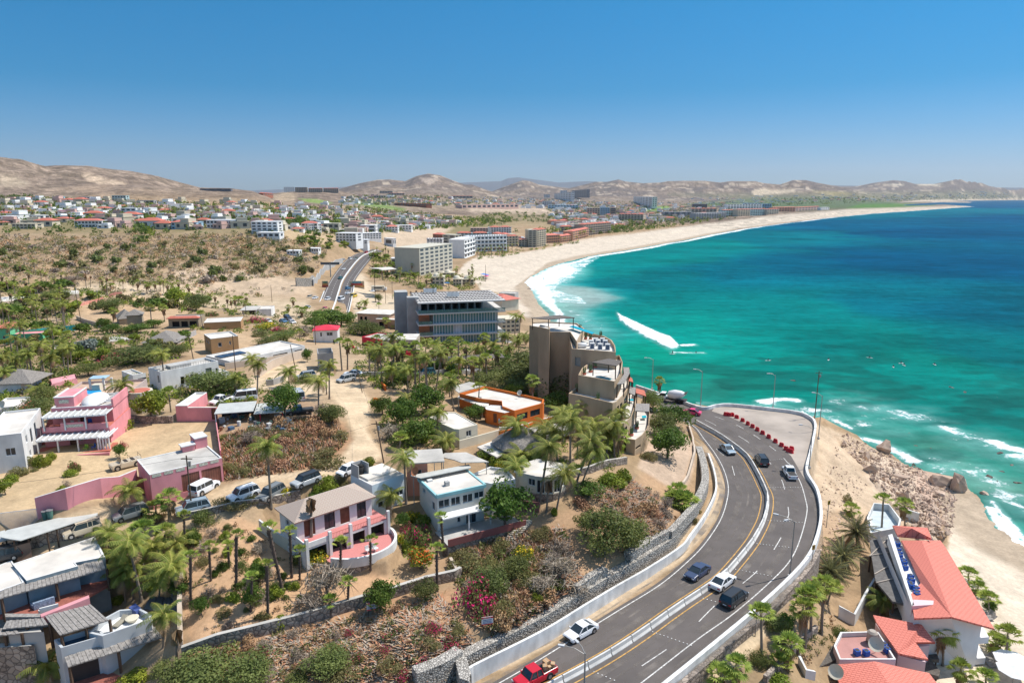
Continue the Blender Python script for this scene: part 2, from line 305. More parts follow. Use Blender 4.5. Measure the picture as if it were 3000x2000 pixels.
zone([(1370,608),(1500,602),(1700,618),(1640,628),(1520,624),(1380,622)],(.62,.50,.40),.8,6,8)
zone([(1030,594),(1090,590),(1190,612),(1180,618),(1080,606)],(.22,.33,.10),.9,4,4)
zone([(875,582),(930,584),(975,594),(960,599),(900,592)],(.25,.36,.10),.95,3,3)
zone([(1880,608),(1960,604),(1960,616),(1890,618)],(.20,.36,.08),.95,3,3)
zone([(234,515),(250,506),(270,512),(310,524),(365,535),(366,541),(290,540),(262,530)],(.60,.47,.36),.95,4,6)
zone([(0,512),(50,520),(90,540),(60,548),(0,545)],(.52,.43,.33),.7,8,8)
zone([(240,546),(330,545),(300,562),(150,558)],(.44,.33,.25),.8,8,8)
zone([(1229,520),(1290,524),(1262,540),(1254,543)],(.55,.45,.38),.8,3,4)
zone([(840,560),(870,572),(860,592),(800,592),(800,575)],(.50,.39,.28),.8,6,6)
zone([(0,690),(400,680),(800,680),(960,720),(930,790),(860,840),(500,830),(0,810)],(.33,.24,.155),.75,20,25)
zone([(150,740),(300,730),(480,760),(560,790),(500,800),(260,790)],(.50,.38,.27),.4,20,25)
zone([(560,775),(800,800),(900,830),(930,870),(700,870),(500,850),(480,810)],(.58,.46,.35),.75,12,15)
zone([(800,655),(920,670),(1000,700),(970,720),(850,700)],(.50,.38,.25),.8,8,10)
zone([(1120,680),(1220,660),(1340,660),(1230,730),(1130,725)],(.56,.45,.35),.9,6,6)
zone([(1050,720),(1200,700),(1230,710),(1150,725)],(.5,.4,.3),.6,6,6)
zone([(480,830),(640,870),(900,880),(930,930),(800,930),(600,900),(170,850),(180,830)],(.60,.49,.36),.8,10,12)
zone([(1030,800),(1060,800),(1100,860),(1280,870),(1400,870),(1500,900),(1250,930),(1040,930),(1030,880)],(.62,.52,.40),.85,8,8)
zone([(200,870),(420,870),(560,900),(540,950),(380,960),(220,930),(170,900)],(.53,.38,.25),.8,10,10)
zone([(540,975),(620,960),(800,975),(980,1000),(760,1040),(560,1040)],(.53,.385,.255),.8,10,10)
zone([(700,1130),(800,1060),(960,1110),(1050,1130),(1090,1180),(1075,1260),(1120,1330),(1060,1380),(960,1400),(860,1420),(760,1470),(560,1530),(360,1580),(0,1650),(0,1560),(360,1480),(640,1440),(760,1390),(900,1380),(1010,1330),(1040,1270),(1000,1190),(960,1150),(850,1160)],(.63,.50,.36),.95,7,9)
zone([(820,1010),(940,1100),(960,1130),(760,1130),(740,1080),(900,1060),(700,1060)],(.58,.46,.33),.8,8,8)
zone(PINKLOT,(.55,.415,.265),.95,6,6)
zone([(100,1540),(420,1440),(640,1430),(900,1390),(860,1420),(700,1500),(300,1620),(0,1720),(0,1600)],(.56,.42,.28),.8,8,8)
zone([(645,1280),(800,1230),(950,1210),(1010,1240),(1030,1290),(990,1340),(900,1370),(760,1390),(655,1410)],(.40,.24,.15),.85,8,14)
zone([(620,1180),(800,1150),(960,1180),(900,1230),(660,1270)],(.38,.26,.175),.8,8,12)
zone([(540,1560),(700,1510),(800,1560),(1000,1650),(1250,1730),(1100,1740),(850,1800),(560,1890),(520,1700)],(.56,.365,.23),.95,6,6)
zone([(560,1900),(850,1820),(1100,1760),(1330,1720),(1400,1900),(1300,1980),(1200,2060),(500,2060)],(.46,.28,.175),.9,8,14)
zone([(1180,1560),(1500,1540),(1700,1480),(1900,1380),(2040,1440),(2000,1520),(1700,1700),(1400,1860),(1340,1720)],(.44,.29,.185),.8,10,14)
zone([(1500,1380),(1700,1340),(1790,1380),(1600,1480)],(.45,.34,.23),.8,8,8)
zone([(1900,1200),(1960,1220),(2030,1300),(2040,1360),(2010,1430),(1950,1420),(1870,1370),(1900,1280)],(.48,.37,.29),.95,5,5)
zone([(2040,1290),(2080,1340),(2100,1420),(2060,1500),(1960,1610),(1750,1740),(1420,1930),(1400,1980),(1500,1950),(1800,1780),(2000,1640),(2100,1520),(2124,1420),(2080,1320)],(.58,.47,.35),.8,5,5)
zone([(2390,1240),(2520,1290),(2640,1360),(2700,1400),(2700,1500),(2600,1480),(2400,1600),(2395,1500),(2385,1420),(2370,1370)],(.56,.44,.33),.9,5,8)
zone([(2560,1330),(2700,1380),(2760,1440),(2740,1560),(2760,1650),(2600,1500),(2540,1400)],(.60,.49,.40),.8,8,10)
zone([(2390,1520),(2500,1480),(2520,1560),(2400,1700),(2300,1780),(2310,1700)],(.47,.34,.235),.8,8,10)
zone([(2700,1340),(2830,1420),(2740,1450),(2780,1530),(2740,1560),(2680,1430)],(.55,.40,.33),.8,4,6)
zone([(2740,1445),(2830,1425),(2900,1500),(3000,1600),(3050,2050),(2700,2050),(2700,1800),(2760,1650),(2785,1560)],(.69,.60,.50),.97,6,5)
zone([(1950,2050),(2130,1870),(2260,1760),(2330,1730),(2250,1850),(2100,2050)],(.60,.49,.36),.8,5,5)
BEACH=[(1340,800),(1361,773),(1400,750),(1468,749),(1553,736),(1638,719),(1697,702),(1765,693),(1850,685),(2000,664),(2128,649),(2276,630),(2425,618.5),(2489,612.5),(2638,608),(2800,603.5),(2860,604),(2860,612),(2600,630),(2200,690),(1900,740),(1650,800),(1580,850),(1620,940),(1540,930),(1480,860),(1410,850),(1395,830)]
zone(BEACH,(.62,.545,.465),.98,3,3)
zone([(2640,592),(2850,588),(3050,585),(3050,582),(2700,586)],(.68,.58,.46),.95,1.5,1.5)
zone([(2728,590),(2855,592.5),(2850,597),(2740,597)],(.6,.5,.4),.9,1.5,1)
beachy=inpoly(PXX,PYY,[(1500,980),(1480,860),(1700,700),(2200,640),(2900,590),(2900,625),(2000,720),(1700,960)])|(PXX>2735)&(PYY>1400)
wet=(1-sstep(9,15+0*GR,sdist+3*(n3-.5)))*(sdist>-2)*beachy*(PYY>640)
lerp(C,wet*.75,(.37,.29,.215))
k=1+(n1-.5)*.28+(n2-.5)*.22*(1-far_)
C=[np.clip(c*k*q,0.02,.9) for c,q in zip(C,(1.02,.98,.90))]
# ---------------------------------------------------------------- sheet mesh builder
NR,NC=GX.shape
def sheet(name,zg,rows,cellmask,attrs,m,smooth=True):
 r0,r1=rows
 cm=cellmask[r0:r1,:]
 idx=np.arange(NR*NC).reshape(NR,NC)
 jj,ii=np.nonzero(cm);jj=jj+r0
 q=np.stack([idx[jj,ii],idx[jj,ii+1],idx[jj+1,ii+1],idx[jj+1,ii]],1)
 used=np.unique(q);remap=np.zeros(NR*NC,np.int32);remap[used]=np.arange(len(used));q=remap[q]
 co=np.stack([GX.ravel()[used],GY.ravel()[used],zg.ravel()[used]],1).astype(np.float32)
 me=bpy.data.meshes.new(name);me.vertices.add(len(used));me.vertices.foreach_set('co',co.ravel())
 nf=len(q);me.loops.add(nf*4);me.polygons.add(nf)
 me.loops.foreach_set('vertex_index',q[:,::-1].ravel().astype(np.int32));me.polygons.foreach_set('loop_start',np.arange(0,nf*4,4,dtype=np.int32))
 me.polygons.foreach_set('loop_total',np.full(nf,4,np.int32));me.polygons.foreach_set('use_smooth',np.full(nf,smooth));me.update()
 for an,ch in attrs.items():
  a=me.color_attributes.new(an,'FLOAT_COLOR','POINT');arr=np.ones((len(used),4),np.float32)
  for c_ in range(3):arr[:,c_]=ch[c_].ravel()[used]
  a.data.foreach_set('color',arr.ravel())
 o=bpy.data.objects.new(name,me);COL.objects.link(o);me.materials.append(m);o['kind']='structure'
 return o
def ground_mat(nm,s1,s2,amt,bump):
 m=bpy.data.materials.new(nm);m.use_nodes=True;t=m.node_tree;b=t.nodes['Principled BSDF'];L=t.links
 b.inputs['Roughness'].default_value=.95;b.inputs['Specular IOR Level'].default_value=.1
 a=t.nodes.new('ShaderNodeAttribute');a.attribute_name='soil';co=t.nodes.new('ShaderNodeTexCoord')
 outc=a.outputs[0];hs=[]
 for s_,am in((s1,amt),(s2,amt*.8)):
  n=t.nodes.new('ShaderNodeTexNoise');n.inputs['Scale'].default_value=s_;n.inputs['Detail'].default_value=6;n.inputs['Roughness'].default_value=.65;L.new(co.outputs['Object'],n.inputs['Vector'])
  r=t.nodes.new('ShaderNodeMapRange');r.inputs[1].default_value=.3;r.inputs[2].default_value=.7;r.inputs[3].default_value=1-am;r.inputs[4].default_value=1+am*.6;L.new(n.outputs[0],r.inputs[0])
  mx=t.nodes.new('ShaderNodeVectorMath');mx.operation='SCALE';L.new(outc,mx.inputs[0]);L.new(r.outputs[0],mx.inputs['Scale']);outc=mx.outputs[0];hs.append(n.outputs[0])
 L.new(outc,b.inputs['Base Color'])
 bp=t.nodes.new('ShaderNodeBump');bp.inputs['Strength'].default_value=.6;bp.inputs['Distance'].default_value=bump;L.new(hs[0],bp.inputs['Height']);L.new(bp.outputs[0],b.inputs['Normal'])
 return m
split=int(np.searchsorted(LR,math.log(1450)))
landcell=np.zeros((NR-1,NC-1),bool)
zl=np.maximum.reduce([Z[:-1,:-1],Z[1:,:-1],Z[:-1,1:],Z[1:,1:]]);landcell=zl>-.6
sheet('ground',Z,(0,split),landcell,{'soil':C},ground_mat('soil',.35,1.9,.22,.25))
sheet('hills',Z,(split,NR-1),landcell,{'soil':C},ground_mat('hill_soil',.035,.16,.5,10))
# ---------------------------------------------------------------- sea
SC=[(1600,900,(.16,.42,.36)),(1700,950,(.10,.33,.32)),(1650,860,(.30,.52,.50)),(1750,1000,(.05,.30,.28)),(1640,800,(.05,.36,.33)),(1750,790,(.01,.235,.235)),(1800,840,(.007,.155,.185)),(1900,870,(.007,.185,.19)),(1900,760,(.008,.215,.215)),(2050,720,(.007,.205,.21)),(2150,800,(.004,.135,.20)),(2050,960,(.010,.25,.215)),(1850,930,(.010,.235,.21)),(1900,1030,(.012,.285,.20)),(1800,1080,(.02,.29,.20)),(1950,1100,(.025,.25,.185)),(2200,1120,(.015,.25,.19)),(2050,1150,(.04,.21,.165)),(2300,1100,(.009,.225,.19)),(2500,1000,(.006,.20,.19)),(2700,1060,(.008,.215,.185)),(2900,1030,(.006,.16,.18)),(2300,900,(.006,.185,.19)),(2600,880,(.004,.135,.19)),(2950,900,(.004,.115,.18)),(2300,780,(.003,.115,.20)),(2600,760,(.002,.085,.185)),(2950,780,(.002,.08,.175)),(2700,680,(.0025,.088,.20)),(2950,640,(.003,.09,.21)),(2950,605,(.003,.10,.23)),(2500,660,(.003,.105,.21)),(2300,690,(.006,.16,.215)),(2600,630,(.005,.145,.22)),(2780,615,(.006,.16,.24)),(2900,593,(.003,.10,.22)),(2450,1180,(.015,.22,.18)),(2600,1200,(.03,.25,.20)),(2500,1250,(.05,.22,.175)),(2650,1300,(.06,.24,.19)),(2800,1200,(.02,.22,.19)),(2950,1200,(.02,.20,.18)),(2800,1330,(.08,.24,.18)),(2950,1350,(.05,.22,.17)),(2900,1440,(.10,.28,.21)),(2980,1500,(.06,.27,.22)),(3100,1700,(.05,.26,.22)),(1560,960,(.20,.38,.36)),(1640,930,(.20,.40,.38)),(1720,990,(.11,.33,.31)),(1760,1010,(.08,.30,.29)),(1690,880,(.26,.46,.45)),(1950,815,(.006,.16,.19))]
DP=CZ*CP*1.0
depS=GY*CP+CZ*SP;okS=depS>5
SX=np.where(okS,1500+2000*GX/np.where(okS,depS,1),1500);SY=np.where(okS,1000+2000*(CZ*CP-GY*SP)/np.where(okS,depS,1),2500)
swp=[(*feat(*[np.float64(v) for v in at(x,y,0)]),c) for x,y,c in SC]
W0=np.zeros_like(GX);SCc=[np.zeros_like(GX) for _ in range(3)]
warp=(fbm(GX/60,GY/60,61,3)-.5)*.12
for a0,l0,c in swp:
 d2=((GA+warp)*1.15-a0)**2*2.2+(GL+warp*.8-l0)**2+.0012
 w_=d2**-1.9;W0+=w_
 for i in range(3):SCc[i]+=w_*math.log(c[i])
SCc=[np.exp(s/W0) for s in SCc]
reef=sstep(.5,.66,fbm(GX/16,GY/9,71,4))*sstep(420,300,GR+0*GX) if False else None
pat=fbm(GX/22+5,GY/13,71,4);near=1-sstep(260,420,GR)
for i,c in enumerate((.03,.09,.08)):SCc[i]=SCc[i]*(1-near*sstep(.5,.62,pat)*.55)+c*near*sstep(.5,.62,pat)*.55
big=fbm(GX/90+9,GY/60,77,4)
SCc=[c*(1+(big-.5)*.7) for c in SCc]
def spx(pts):return[at(x,y,0) for x,y in pts]
def band(line,wd):return np.clip(1-pdist(GX,GY,spx(line))/wd,0,1)
F=np.zeros_like(GX)
fn=fbm(GX/7,GY/4.2,81,5);fn2=fbm(GX/2.6,GY/1.8,83,4)
os_=-sdist
bs=sstep(250,330,GR)
ribb=np.clip(1-np.abs(os_-7-6*(vn(GX/70,GY/70,91)-.5))/(5+13*vn(GX/120,GY/120,92)**2),0,1)
farshore=bs*(os_>-2)*(GR<6000)
F=np.maximum(F,farshore*ribb*1.25)
inp=inpoly(SX,SY,[(1535,832),(1560,808),(1610,790),(1700,765),(1760,752),(1700,790),(1640,820),(1625,850),(1700,870),(1720,890),(1640,885),(1570,860)])
dd=pdist(SX,SY,[(1545,835),(1600,810),(1700,770)])
surf=np.clip(1.25-pdist(SX,SY*2.2,[(1550,830*2.2),(1590,822*2.2),(1650,792*2.2)])/95,0,1)
F=np.maximum(F,np.where(inp,.74,0)*(.6+.8*fn));F=np.maximum(F,surf*.92*(os_>-1))
veil=np.clip(1-pdist(SX,SY*1.6,[(1600,870*1.6),(1650,900*1.6),(1750,960*1.6)])/110,0,1);F=np.maximum(F,veil*.62*(fn*.8+.45))
rs_=cliff*(GY<215)*(GX>60)*(os_>-1)
F=np.maximum(F,rs_*np.clip(1.1-os_/16,0,1)*(.25+1.0*fn));F=np.maximum(F,rs_*np.clip(1-os_/75,0,1)*.95*(fn+.25))
F=np.maximum(F,np.clip(1-pdist(SX,SY*1.6,[(2450,1180*1.6),(2700,1230*1.6),(2850,1290*1.6),(3000,1350*1.6)])/110,0,1)*.85*(fn+.25))
F=np.maximum(F,np.clip(1-pdist(SX,SY*1.6,[(2750,1350*1.6),(2900,1400*1.6),(3000,1500*1.6)])/130,0,1)*.95*(fn+.2))
for l,wd,s_ in[([(2915,1297),(2950,1312),(3040,1330)],3.2,1.3),([(2235,1178),(2280,1171),(2330,1172)],3.0,1.15),([(2900,1490),(2925,1525),(2965,1575),(3010,1615)],1.8,1.25),([(2905,1470),(2945,1520),(3000,1585)],1.6,1.0),([(2520,1285),(2570,1295),(2640,1330),(2670,1350)],3.5,.95),([(2450,1235),(2490,1255)],3,.9),([(1970,1032),(1995,1033),(2060,1034)],1.6,1.0),([(2000,1012),(2030,1010)],2.5,1.2)]:
 F=np.maximum(F,band(l,wd*1.6)*s_)
WAVE=[(1806,912),(1812,925),(1835,945),(1880,972),(1925,1000),(1960,1020),(1972,1027),(1990,1020),(2030,1012),(2058,1012)]
WP_=[(1806,912),(1825,925),(1870,945),(1920,968),(1965,985),(1985,1005),(1995,1015),(1970,1028),(1950,1022),(1905,998),(1850,968),(1815,942),(1806,925)]
wi=inpoly(SX,SY,WP_);wd_=pdist(SX,SY,WP_,True)
F=np.maximum(F,np.where(wi,.40+np.clip(wd_/9,0,.7),np.clip(.42-wd_/16,0,1)))
F0=F.copy();fn3=fbm(GX/1.1,GY/.9,87,3);F=F+(fn-.5)*.75+(fn2-.5)*.55+(fn3-.5)*.35*(1-sstep(250,420,GR))
foam=sstep(.42,.72,F)*(F>0);FO=np.clip(F0,0,1.6)
foam_l=sstep(.15,.8,F0)*.3
crest=np.where(wi,np.clip(wd_/6,0,1),0)*(.35+1.1*fn2*fn)
ZS=np.where(GR<900,crest+foam*fn2*.35+.10*(fbm(GX/5,GY/2.4,95,3)-.5),0)
ripple=1+(fbm(GX/4+3,GY/1.6,97,3)-.5)*.45*(1-sstep(500,900,GR))+(fbm(GX/30,GY/12,99,3)-.5)*.3
SCc=[SCc[0]*ripple*np.clip(SCc[0]/.13,.10,1),SCc[1]*ripple*.77,SCc[2]*ripple*.73]
for i,c in enumerate((.45,.62,.58)):SCc[i]=SCc[i]*(1-foam_l)+c*foam_l*(1-.3*(i==0))
def sea_mat():
 m=bpy.data.materials.new('sea_water');m.use_nodes=True;t=m.node_tree;b=t.nodes['Principled BSDF'];L=t.links
 a=t.nodes.new('ShaderNodeAttribute');a.attribute_name='water';f=t.nodes.new('ShaderNodeAttribute');f.attribute_name='foam'
 co=t.nodes.new('ShaderNodeTexCoord');mp=t.nodes.new('ShaderNodeMapping');mp.inputs['Scale'].default_value=(.35,.8,1);mp.inputs['Rotation'].default_value=(0,0,R(-12));L.new(co.outputs['Object'],mp.inputs[0])
 n=t.nodes.new('ShaderNodeTexNoise');n.inputs['Scale'].default_value=1.0;n.inputs['Detail'].default_value=5;L.new(mp.outputs[0],n.inputs['Vector'])
 n5=t.nodes.new('ShaderNodeTexNoise');n5.inputs['Scale'].default_value=.14;n5.inputs['Detail'].default_value=6;n5.inputs['Roughness'].default_value=.7;L.new(mp.outputs[0],n5.inputs['Vector'])
 mr=t.nodes.new('ShaderNodeMapRange');mr.inputs[1].default_value=.3;mr.inputs[2].default_value=.7;mr.inputs[3].default_value=.78;mr.inputs[4].default_value=1.25;L.new(n5.outputs[0],mr.inputs[0])
 sc_=t.nodes.new('ShaderNodeVectorMath');sc_.operation='SCALE';L.new(a.outputs[0],sc_.inputs[0]);L.new(mr.outputs[0],sc_.inputs['Scale'])
 acc=f.outputs[2]
 for sc0,am in((.10,1.1),(.42,.8),(1.7,.55)):
  nn=t.nodes.new('ShaderNodeTexNoise');nn.inputs['Scale'].default_value=sc0;nn.inputs['Detail'].default_value=5;nn.inputs['Roughness'].default_value=.65;nn.inputs['Distortion'].default_value=.8;L.new(co.outputs['Object'],nn.inputs['Vector'])
  ma=t.nodes.new('ShaderNodeMath');ma.operation='MULTIPLY_ADD';ma.inputs[1].default_value=am;L.new(nn.outputs[0],ma.inputs[0]);mb_=t.nodes.new('ShaderNodeMath');mb_.operation='SUBTRACT';mb_.inputs[1].default_value=am*.5;L.new(acc,mb_.inputs[0]);L.new(mb_.outputs[0],ma.inputs[2]);acc=ma.outputs[0]
 fr_=t.nodes.new('ShaderNodeMapRange');fr_.interpolation_type='SMOOTHSTEP';fr_.inputs[1].default_value=.62;fr_.inputs[2].default_value=.92;L.new(acc,fr_.inputs[0])
 ga=t.nodes.new('ShaderNodeMath');ga.operation='GREATER_THAN';ga.inputs[1].default_value=.12;L.new(f.outputs[2],ga.inputs[0]);gm=t.nodes.new('ShaderNodeMath');gm.operation='MULTIPLY';L.new(fr_.outputs[0],gm.inputs[0]);L.new(ga.outputs[0],gm.inputs[1])
 mx=t.nodes.new('ShaderNodeMix');mx.data_type='RGBA';L.new(gm.outputs[0],mx.inputs[0]);L.new(sc_.outputs[0],mx.inputs[6]);mx.inputs[7].default_value=(.80,.82,.82,1)
 bp=t.nodes.new('ShaderNodeBump');bp.inputs['Strength'].default_value=.6;bp.inputs['Distance'].default_value=.5;L.new(n.outputs[0],bp.inputs['Height'])
 df=t.nodes.new('ShaderNodeBsdfDiffuse');gl=t.nodes.new('ShaderNodeBsdfGlossy');gl.inputs['Roughness'].default_value=.25;ms=t.nodes.new('ShaderNodeMixShader');ms.inputs[0].default_value=.025
 L.new(mx.outputs[2],df.inputs[0])
 for q in(df,gl):L.new(bp.outputs[0],q.inputs['Normal'])
 L.new(df.outputs[0],ms.inputs[1]);L.new(gl.outputs[0],ms.inputs[2]);L.new(ms.outputs[0],t.nodes['Material Output'].inputs[0]);t.nodes.remove(b)
 return m
seacell=np.minimum.reduce([Z[:-1,:-1],Z[1:,:-1],Z[:-1,1:],Z[1:,1:]])<.25
sheet('sea',ZS,(0,NR-1),seacell,{'water':SCc,'foam':[FO]*3},sea_mat())
# ================================================================ object helpers
class MB:
 def __init__(s):s.v=[];s.f=[];s.m=[]
 def add(s,vs,fs,mi=0):
  o=len(s.v);s.v+=[tuple(p) for p in vs];s.f+=[tuple(o+i for i in f) for f in fs];s.m+=[mi]*len(fs);return s
 def box(s,x0,y0,z0,x1,y1,z1,mi=0):
  return s.add([(x0,y0,z0),(x1,y0,z0),(x1,y1,z0),(x0,y1,z0),(x0,y0,z1),(x1,y0,z1),(x1,y1,z1),(x0,y1,z1)],[(0,3,2,1),(4,5,6,7),(0,1,5,4),(1,2,6,5),(2,3,7,6),(3,0,4,7)],mi)
 def bar(s,a,b,w,h,mi=0):
  a=Vector(a);b=Vector(b);d=(b-a).normalized();u=Vector((0,0,1)) if abs(d.z)<.95 else Vector((1,0,0))
  x=d.cross(u).normalized()*w/2;y=x.cross(d).normalized()*h/2
  return s.add([a-x-y,a+x-y,a+x+y,a-x+y,b-x-y,b+x-y,b+x+y,b-x+y],[(0,1,2,3),(7,6,5,4),(0,4,5,1),(1,5,6,2),(2,6,7,3),(3,7,4,0)],mi)
 def tube(s,path,rad,n=6,mi=0,cap=True):
  P=[Vector(p) for p in path];k=len(P);r=rad if isinstance(rad,(list,tuple)) else[rad]*k;vs=[]
  for i,p in enumerate(P):
   d=(P[min(i+1,k-1)]-P[max(i-1,0)]).normalized();u=Vector((0,1,0)) if abs(d.y)<.9 else Vector((1,0,0))
   x=d.cross(u).normalized();y=d.cross(x)
   vs+=[p+(x*math.cos(t)+y*math.sin(t))*r[i] for t in[2*math.pi*j/n for j in range(n)]]
  fs=[(i*n+j,(i+1)*n+j,(i+1)*n+(j+1)%n,i*n+(j+1)%n) for i in range(k-1) for j in range(n)]
  if cap:fs+=[tuple(range(n)),tuple(range(k*n-1,(k-1)*n-1,-1))]
  return s.add(vs,fs,mi)
 def prism(s,poly,z0,z1,mi=0,top=True,bottom=False,mt=None):
  n=len(poly);A=sum(poly[i][0]*poly[(i+1)%n][1]-poly[(i+1)%n][0]*poly[i][1] for i in range(n))
  if A<0:poly=poly[::-1]
  Z0=z0 if isinstance(z0,(list,tuple)) else[z0]*n
  s.add([(p[0],p[1],Z0[i]) for i,p in enumerate(poly)]+[(p[0],p[1],z1) for p in poly],[(i,(i+1)%n,n+(i+1)%n,n+i) for i in range(n)],mi)
  if top:s.add([(p[0],p[1],z1) for p in poly],[tuple(range(n))],mi if mt is None else mt)
  if bottom:s.add([(p[0],p[1],z0) for p in poly],[tuple(range(n-1,-1,-1))],mi)
  return s
 def cyl(s,x,y,z0,z1,r,n=12,mi=0,r1=None):
  return s.tube([(x,y,z0),(x,y,z1)],[r,r if r1 is None else r1],n,mi)
 def merge(s,o,M=None,mi=0):
  b=len(s.v);s.v+=[tuple(M@Vector(p)) if M else p for p in o.v];s.f+=[tuple(b+i for i in f) for f in o.f];s.m+=[m+mi for m in o.m];return s
 def build(s,name,mats,parent=None,smooth=False,loc=None):
  me=bpy.data.meshes.new(name);me.from_pydata(s.v,[],s.f)
  for m in(mats if isinstance(mats,(list,tuple)) else[mats]):me.materials.append(m)
  if any(s.m):me.polygons.foreach_set('material_index',s.m)
  if smooth:me.polygons.foreach_set('use_smooth',[True]*len(s.f))
  me.update();o=bpy.data.objects.new(name,me);COL.objects.link(o)
  if parent:o.parent=parent
  if loc:o.location=loc
  return o
AUTO=[]
def tag(o,label=None,cat=None,group=None,at_=None,kind=None):
 if label:o['label']=label
 if cat:o['category']=cat
 if group:o['group']=group
 if kind:o['kind']=kind
 if at_:AUTO.append((o,label,at_))
 return o
def thing(name,label,cat,loc=(0,0,0),rz=0,group=None,at_=None):
 o=bpy.data.objects.new(name,None);COL.objects.link(o);o.location=loc;o.rotation_euler=(0,0,rz);o.empty_display_size=.1
 return tag(o,label,cat,group,at_)
def copy_tree(o,parent=None):
 c=o.copy();COL.objects.link(c)
 if parent:c.parent=parent
 for ch in KIDS.get(o,[]):copy_tree(ch,c)
 return c
KIDS={}
def reg(o):
 for c in o.children_recursive:KIDS.setdefault(c.parent,[]).append(c)
 return o
# ---------------------------------------------------------------- common materials
WHITE=mat('white_plaster',(.72,.71,.68),.88,.20,.55,detail=9,stretch=(1,1,.45));CREAM=mat('cream_plaster',(.66,.60,.47),.85,.08,.5)
GREYC=mat('grey_concrete',(.42,.41,.39),.9,.16,.35,.15);TANC=mat('tan_concrete',(.40,.325,.235),.9,.16,.4,.15)
ROOFW=mat('white_roof',(.66,.61,.54),.92,.26,.3,detail=9);ROOFG=mat('grey_roof',(.50,.47,.42),.9,.24,.35,detail=9)
GLASS=mat('window_glass',(.035,.05,.06),.08,.3,.4,spec=.6);FRAMEW=mat('white_frame',(.75,.76,.77),.5,.03);FRAMED=mat('dark_frame',(.06,.055,.05),.5,.1)
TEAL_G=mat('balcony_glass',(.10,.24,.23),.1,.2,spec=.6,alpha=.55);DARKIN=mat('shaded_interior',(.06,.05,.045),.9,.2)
WOODD=mat('dark_wood',(.10,.065,.045),.8,.25,2.0,stretch=(1,1,6));STICK=mat('stick_roof',(.30,.275,.25),.95,.35,3.0,.6,stretch=(1,1,1))
THATCH=mat('palm_thatch',(.25,.225,.20),.95,.35,3.5,.8);STONE=mat('field_stone',(.40,.33,.27),.9,.25,1.6,1.0,kind='voronoi',col2=(.16,.13,.11));GAB=mat('gabion_stone',(.54,.50,.44),.9,.2,3.4,1.5,kind='voronoi',col2=(.09,.08,.07))
REDT=mat('red_tile',(.74,.24,.18),.78,.16,.8,.8,kind='brick',col2=(.50,.12,.08));TERRA=mat('terracotta',(.52,.16,.11),.85,.15,1.5)
ASPH=mat('asphalt',(.125,.108,.098),.88,.20,.25,.1,stretch=(1,1,1),detail=8);ASPL=mat('old_asphalt',(.40,.34,.285),.92,.22,.18,.1,detail=8)
PAINTW=mat('road_paint_white',(.62,.60,.56),.85,.45,2.5);PAINTY=mat('road_paint_yellow',(.55,.32,.10),.85,.4,2.5)
KERBW=mat('whitewashed_concrete',(.74,.73,.70),.88,.26,.7,detail=9,stretch=(1,1,.5));RUBBER=mat('rubber',(.02,.02,.02),.8,.2);CHROME=mat('rim_metal',(.45,.45,.46),.35,.1,metal=.8)
STEEL=mat('galvanised_steel',(.36,.35,.33),.5,.15,metal=.4);POLEW=mat('pole_wood',(.13,.09,.06),.9,.2,3)
REDP=mat('red_plastic',(.60,.03,.045),.45,.1);PINK=mat('pink_plaster',(.73,.29,.31),.88,.20,.45,detail=9,stretch=(1,1,.5));PINK2=mat('pink_plaster_weathered',(.70,.32,.34),.9,.18,.35)
# ---------------------------------------------------------------- roads
def face_sheet(name,poly,z,m,kind='structure'):
 bm=bmesh.new();f=bm.faces.new([bm.verts.new((x,y,z)) for x,y in poly]);f.normal_update()
 if f.normal.z<0:f.normal_flip()
 bmesh.ops.triangulate(bm,faces=[f],ngon_method='EAR_CLIP');me=bpy.data.meshes.new(name);bm.to_mesh(me);bm.free();me.materials.append(m)
 o=bpy.data.objects.new(name,me);COL.objects.link(o)
 if kind:o['kind']=kind
 return o
def strip(b,line,wdt,z,mi=0):
 P=[Vector((p[0],p[1],0)) for p in line];L=[];Rr=[]
 for i,p in enumerate(P):
  d=(P[min(i+1,len(P)-1)]-P[max(i-1,0)]).normalized();nrm=Vector((-d.y,d.x,0))*wdt/2
  L.append(p+nrm);Rr.append(p-nrm)
 n=len(P);b.add([(v.x,v.y,z) for v in L+Rr],[(n+i,n+i+1,i+1,i) for i in range(n-1)],mi)
def offs(line,d):
 P=[Vector((p[0],p[1],0)) for p in line];o=[]
 for i,p in enumerate(P):
  t=(P[min(i+1,len(P)-1)]-P[max(i-1,0)]).normalized();q=p+Vector((-t.y,t.x,0))*d;o.append((q.x,q.y))
 return o
def resamp(line,step):
 out=[line[0]];acc=0
 for i in range(len(line)-1):
  a=Vector(line[i]);b_=Vector(line[i+1]);L=(b_-a).length;t=step-acc
  while t<=L:q=a+(b_-a)*(t/L);out.append((q.x,q.y));t+=step
  acc=(acc+L)%step
 return out
face_sheet('road',ROADP,RZ,ASPH)
LOOK=W_([(2098,1188),(2146,1186),(2272,1199),(2330,1208),(2366,1220),(2386,1243),(2372,1318),(2361,1376),(2378,1420),(2356,1400),(2335,1365),(2318,1336),(2290,1308),(2240,1273),(2190,1245),(2140,1222),(2085,1204)],RZ)
face_sheet('lookout_pavement',LOOK,RZ+.012,ASPL)
mk=MB();z_=RZ+.03
mey=[p for p in ME]
strip(mk,spline(W_([(1500,1999),(1620,1930)],RZ)),0,0) if False else None
strip(mk,offs(mey,1.05),.16,z_,1);strip(mk,offs(mey,-.95),.16,z_,1)
strip(mk,offs(RL,-.55),.15,z_,0)
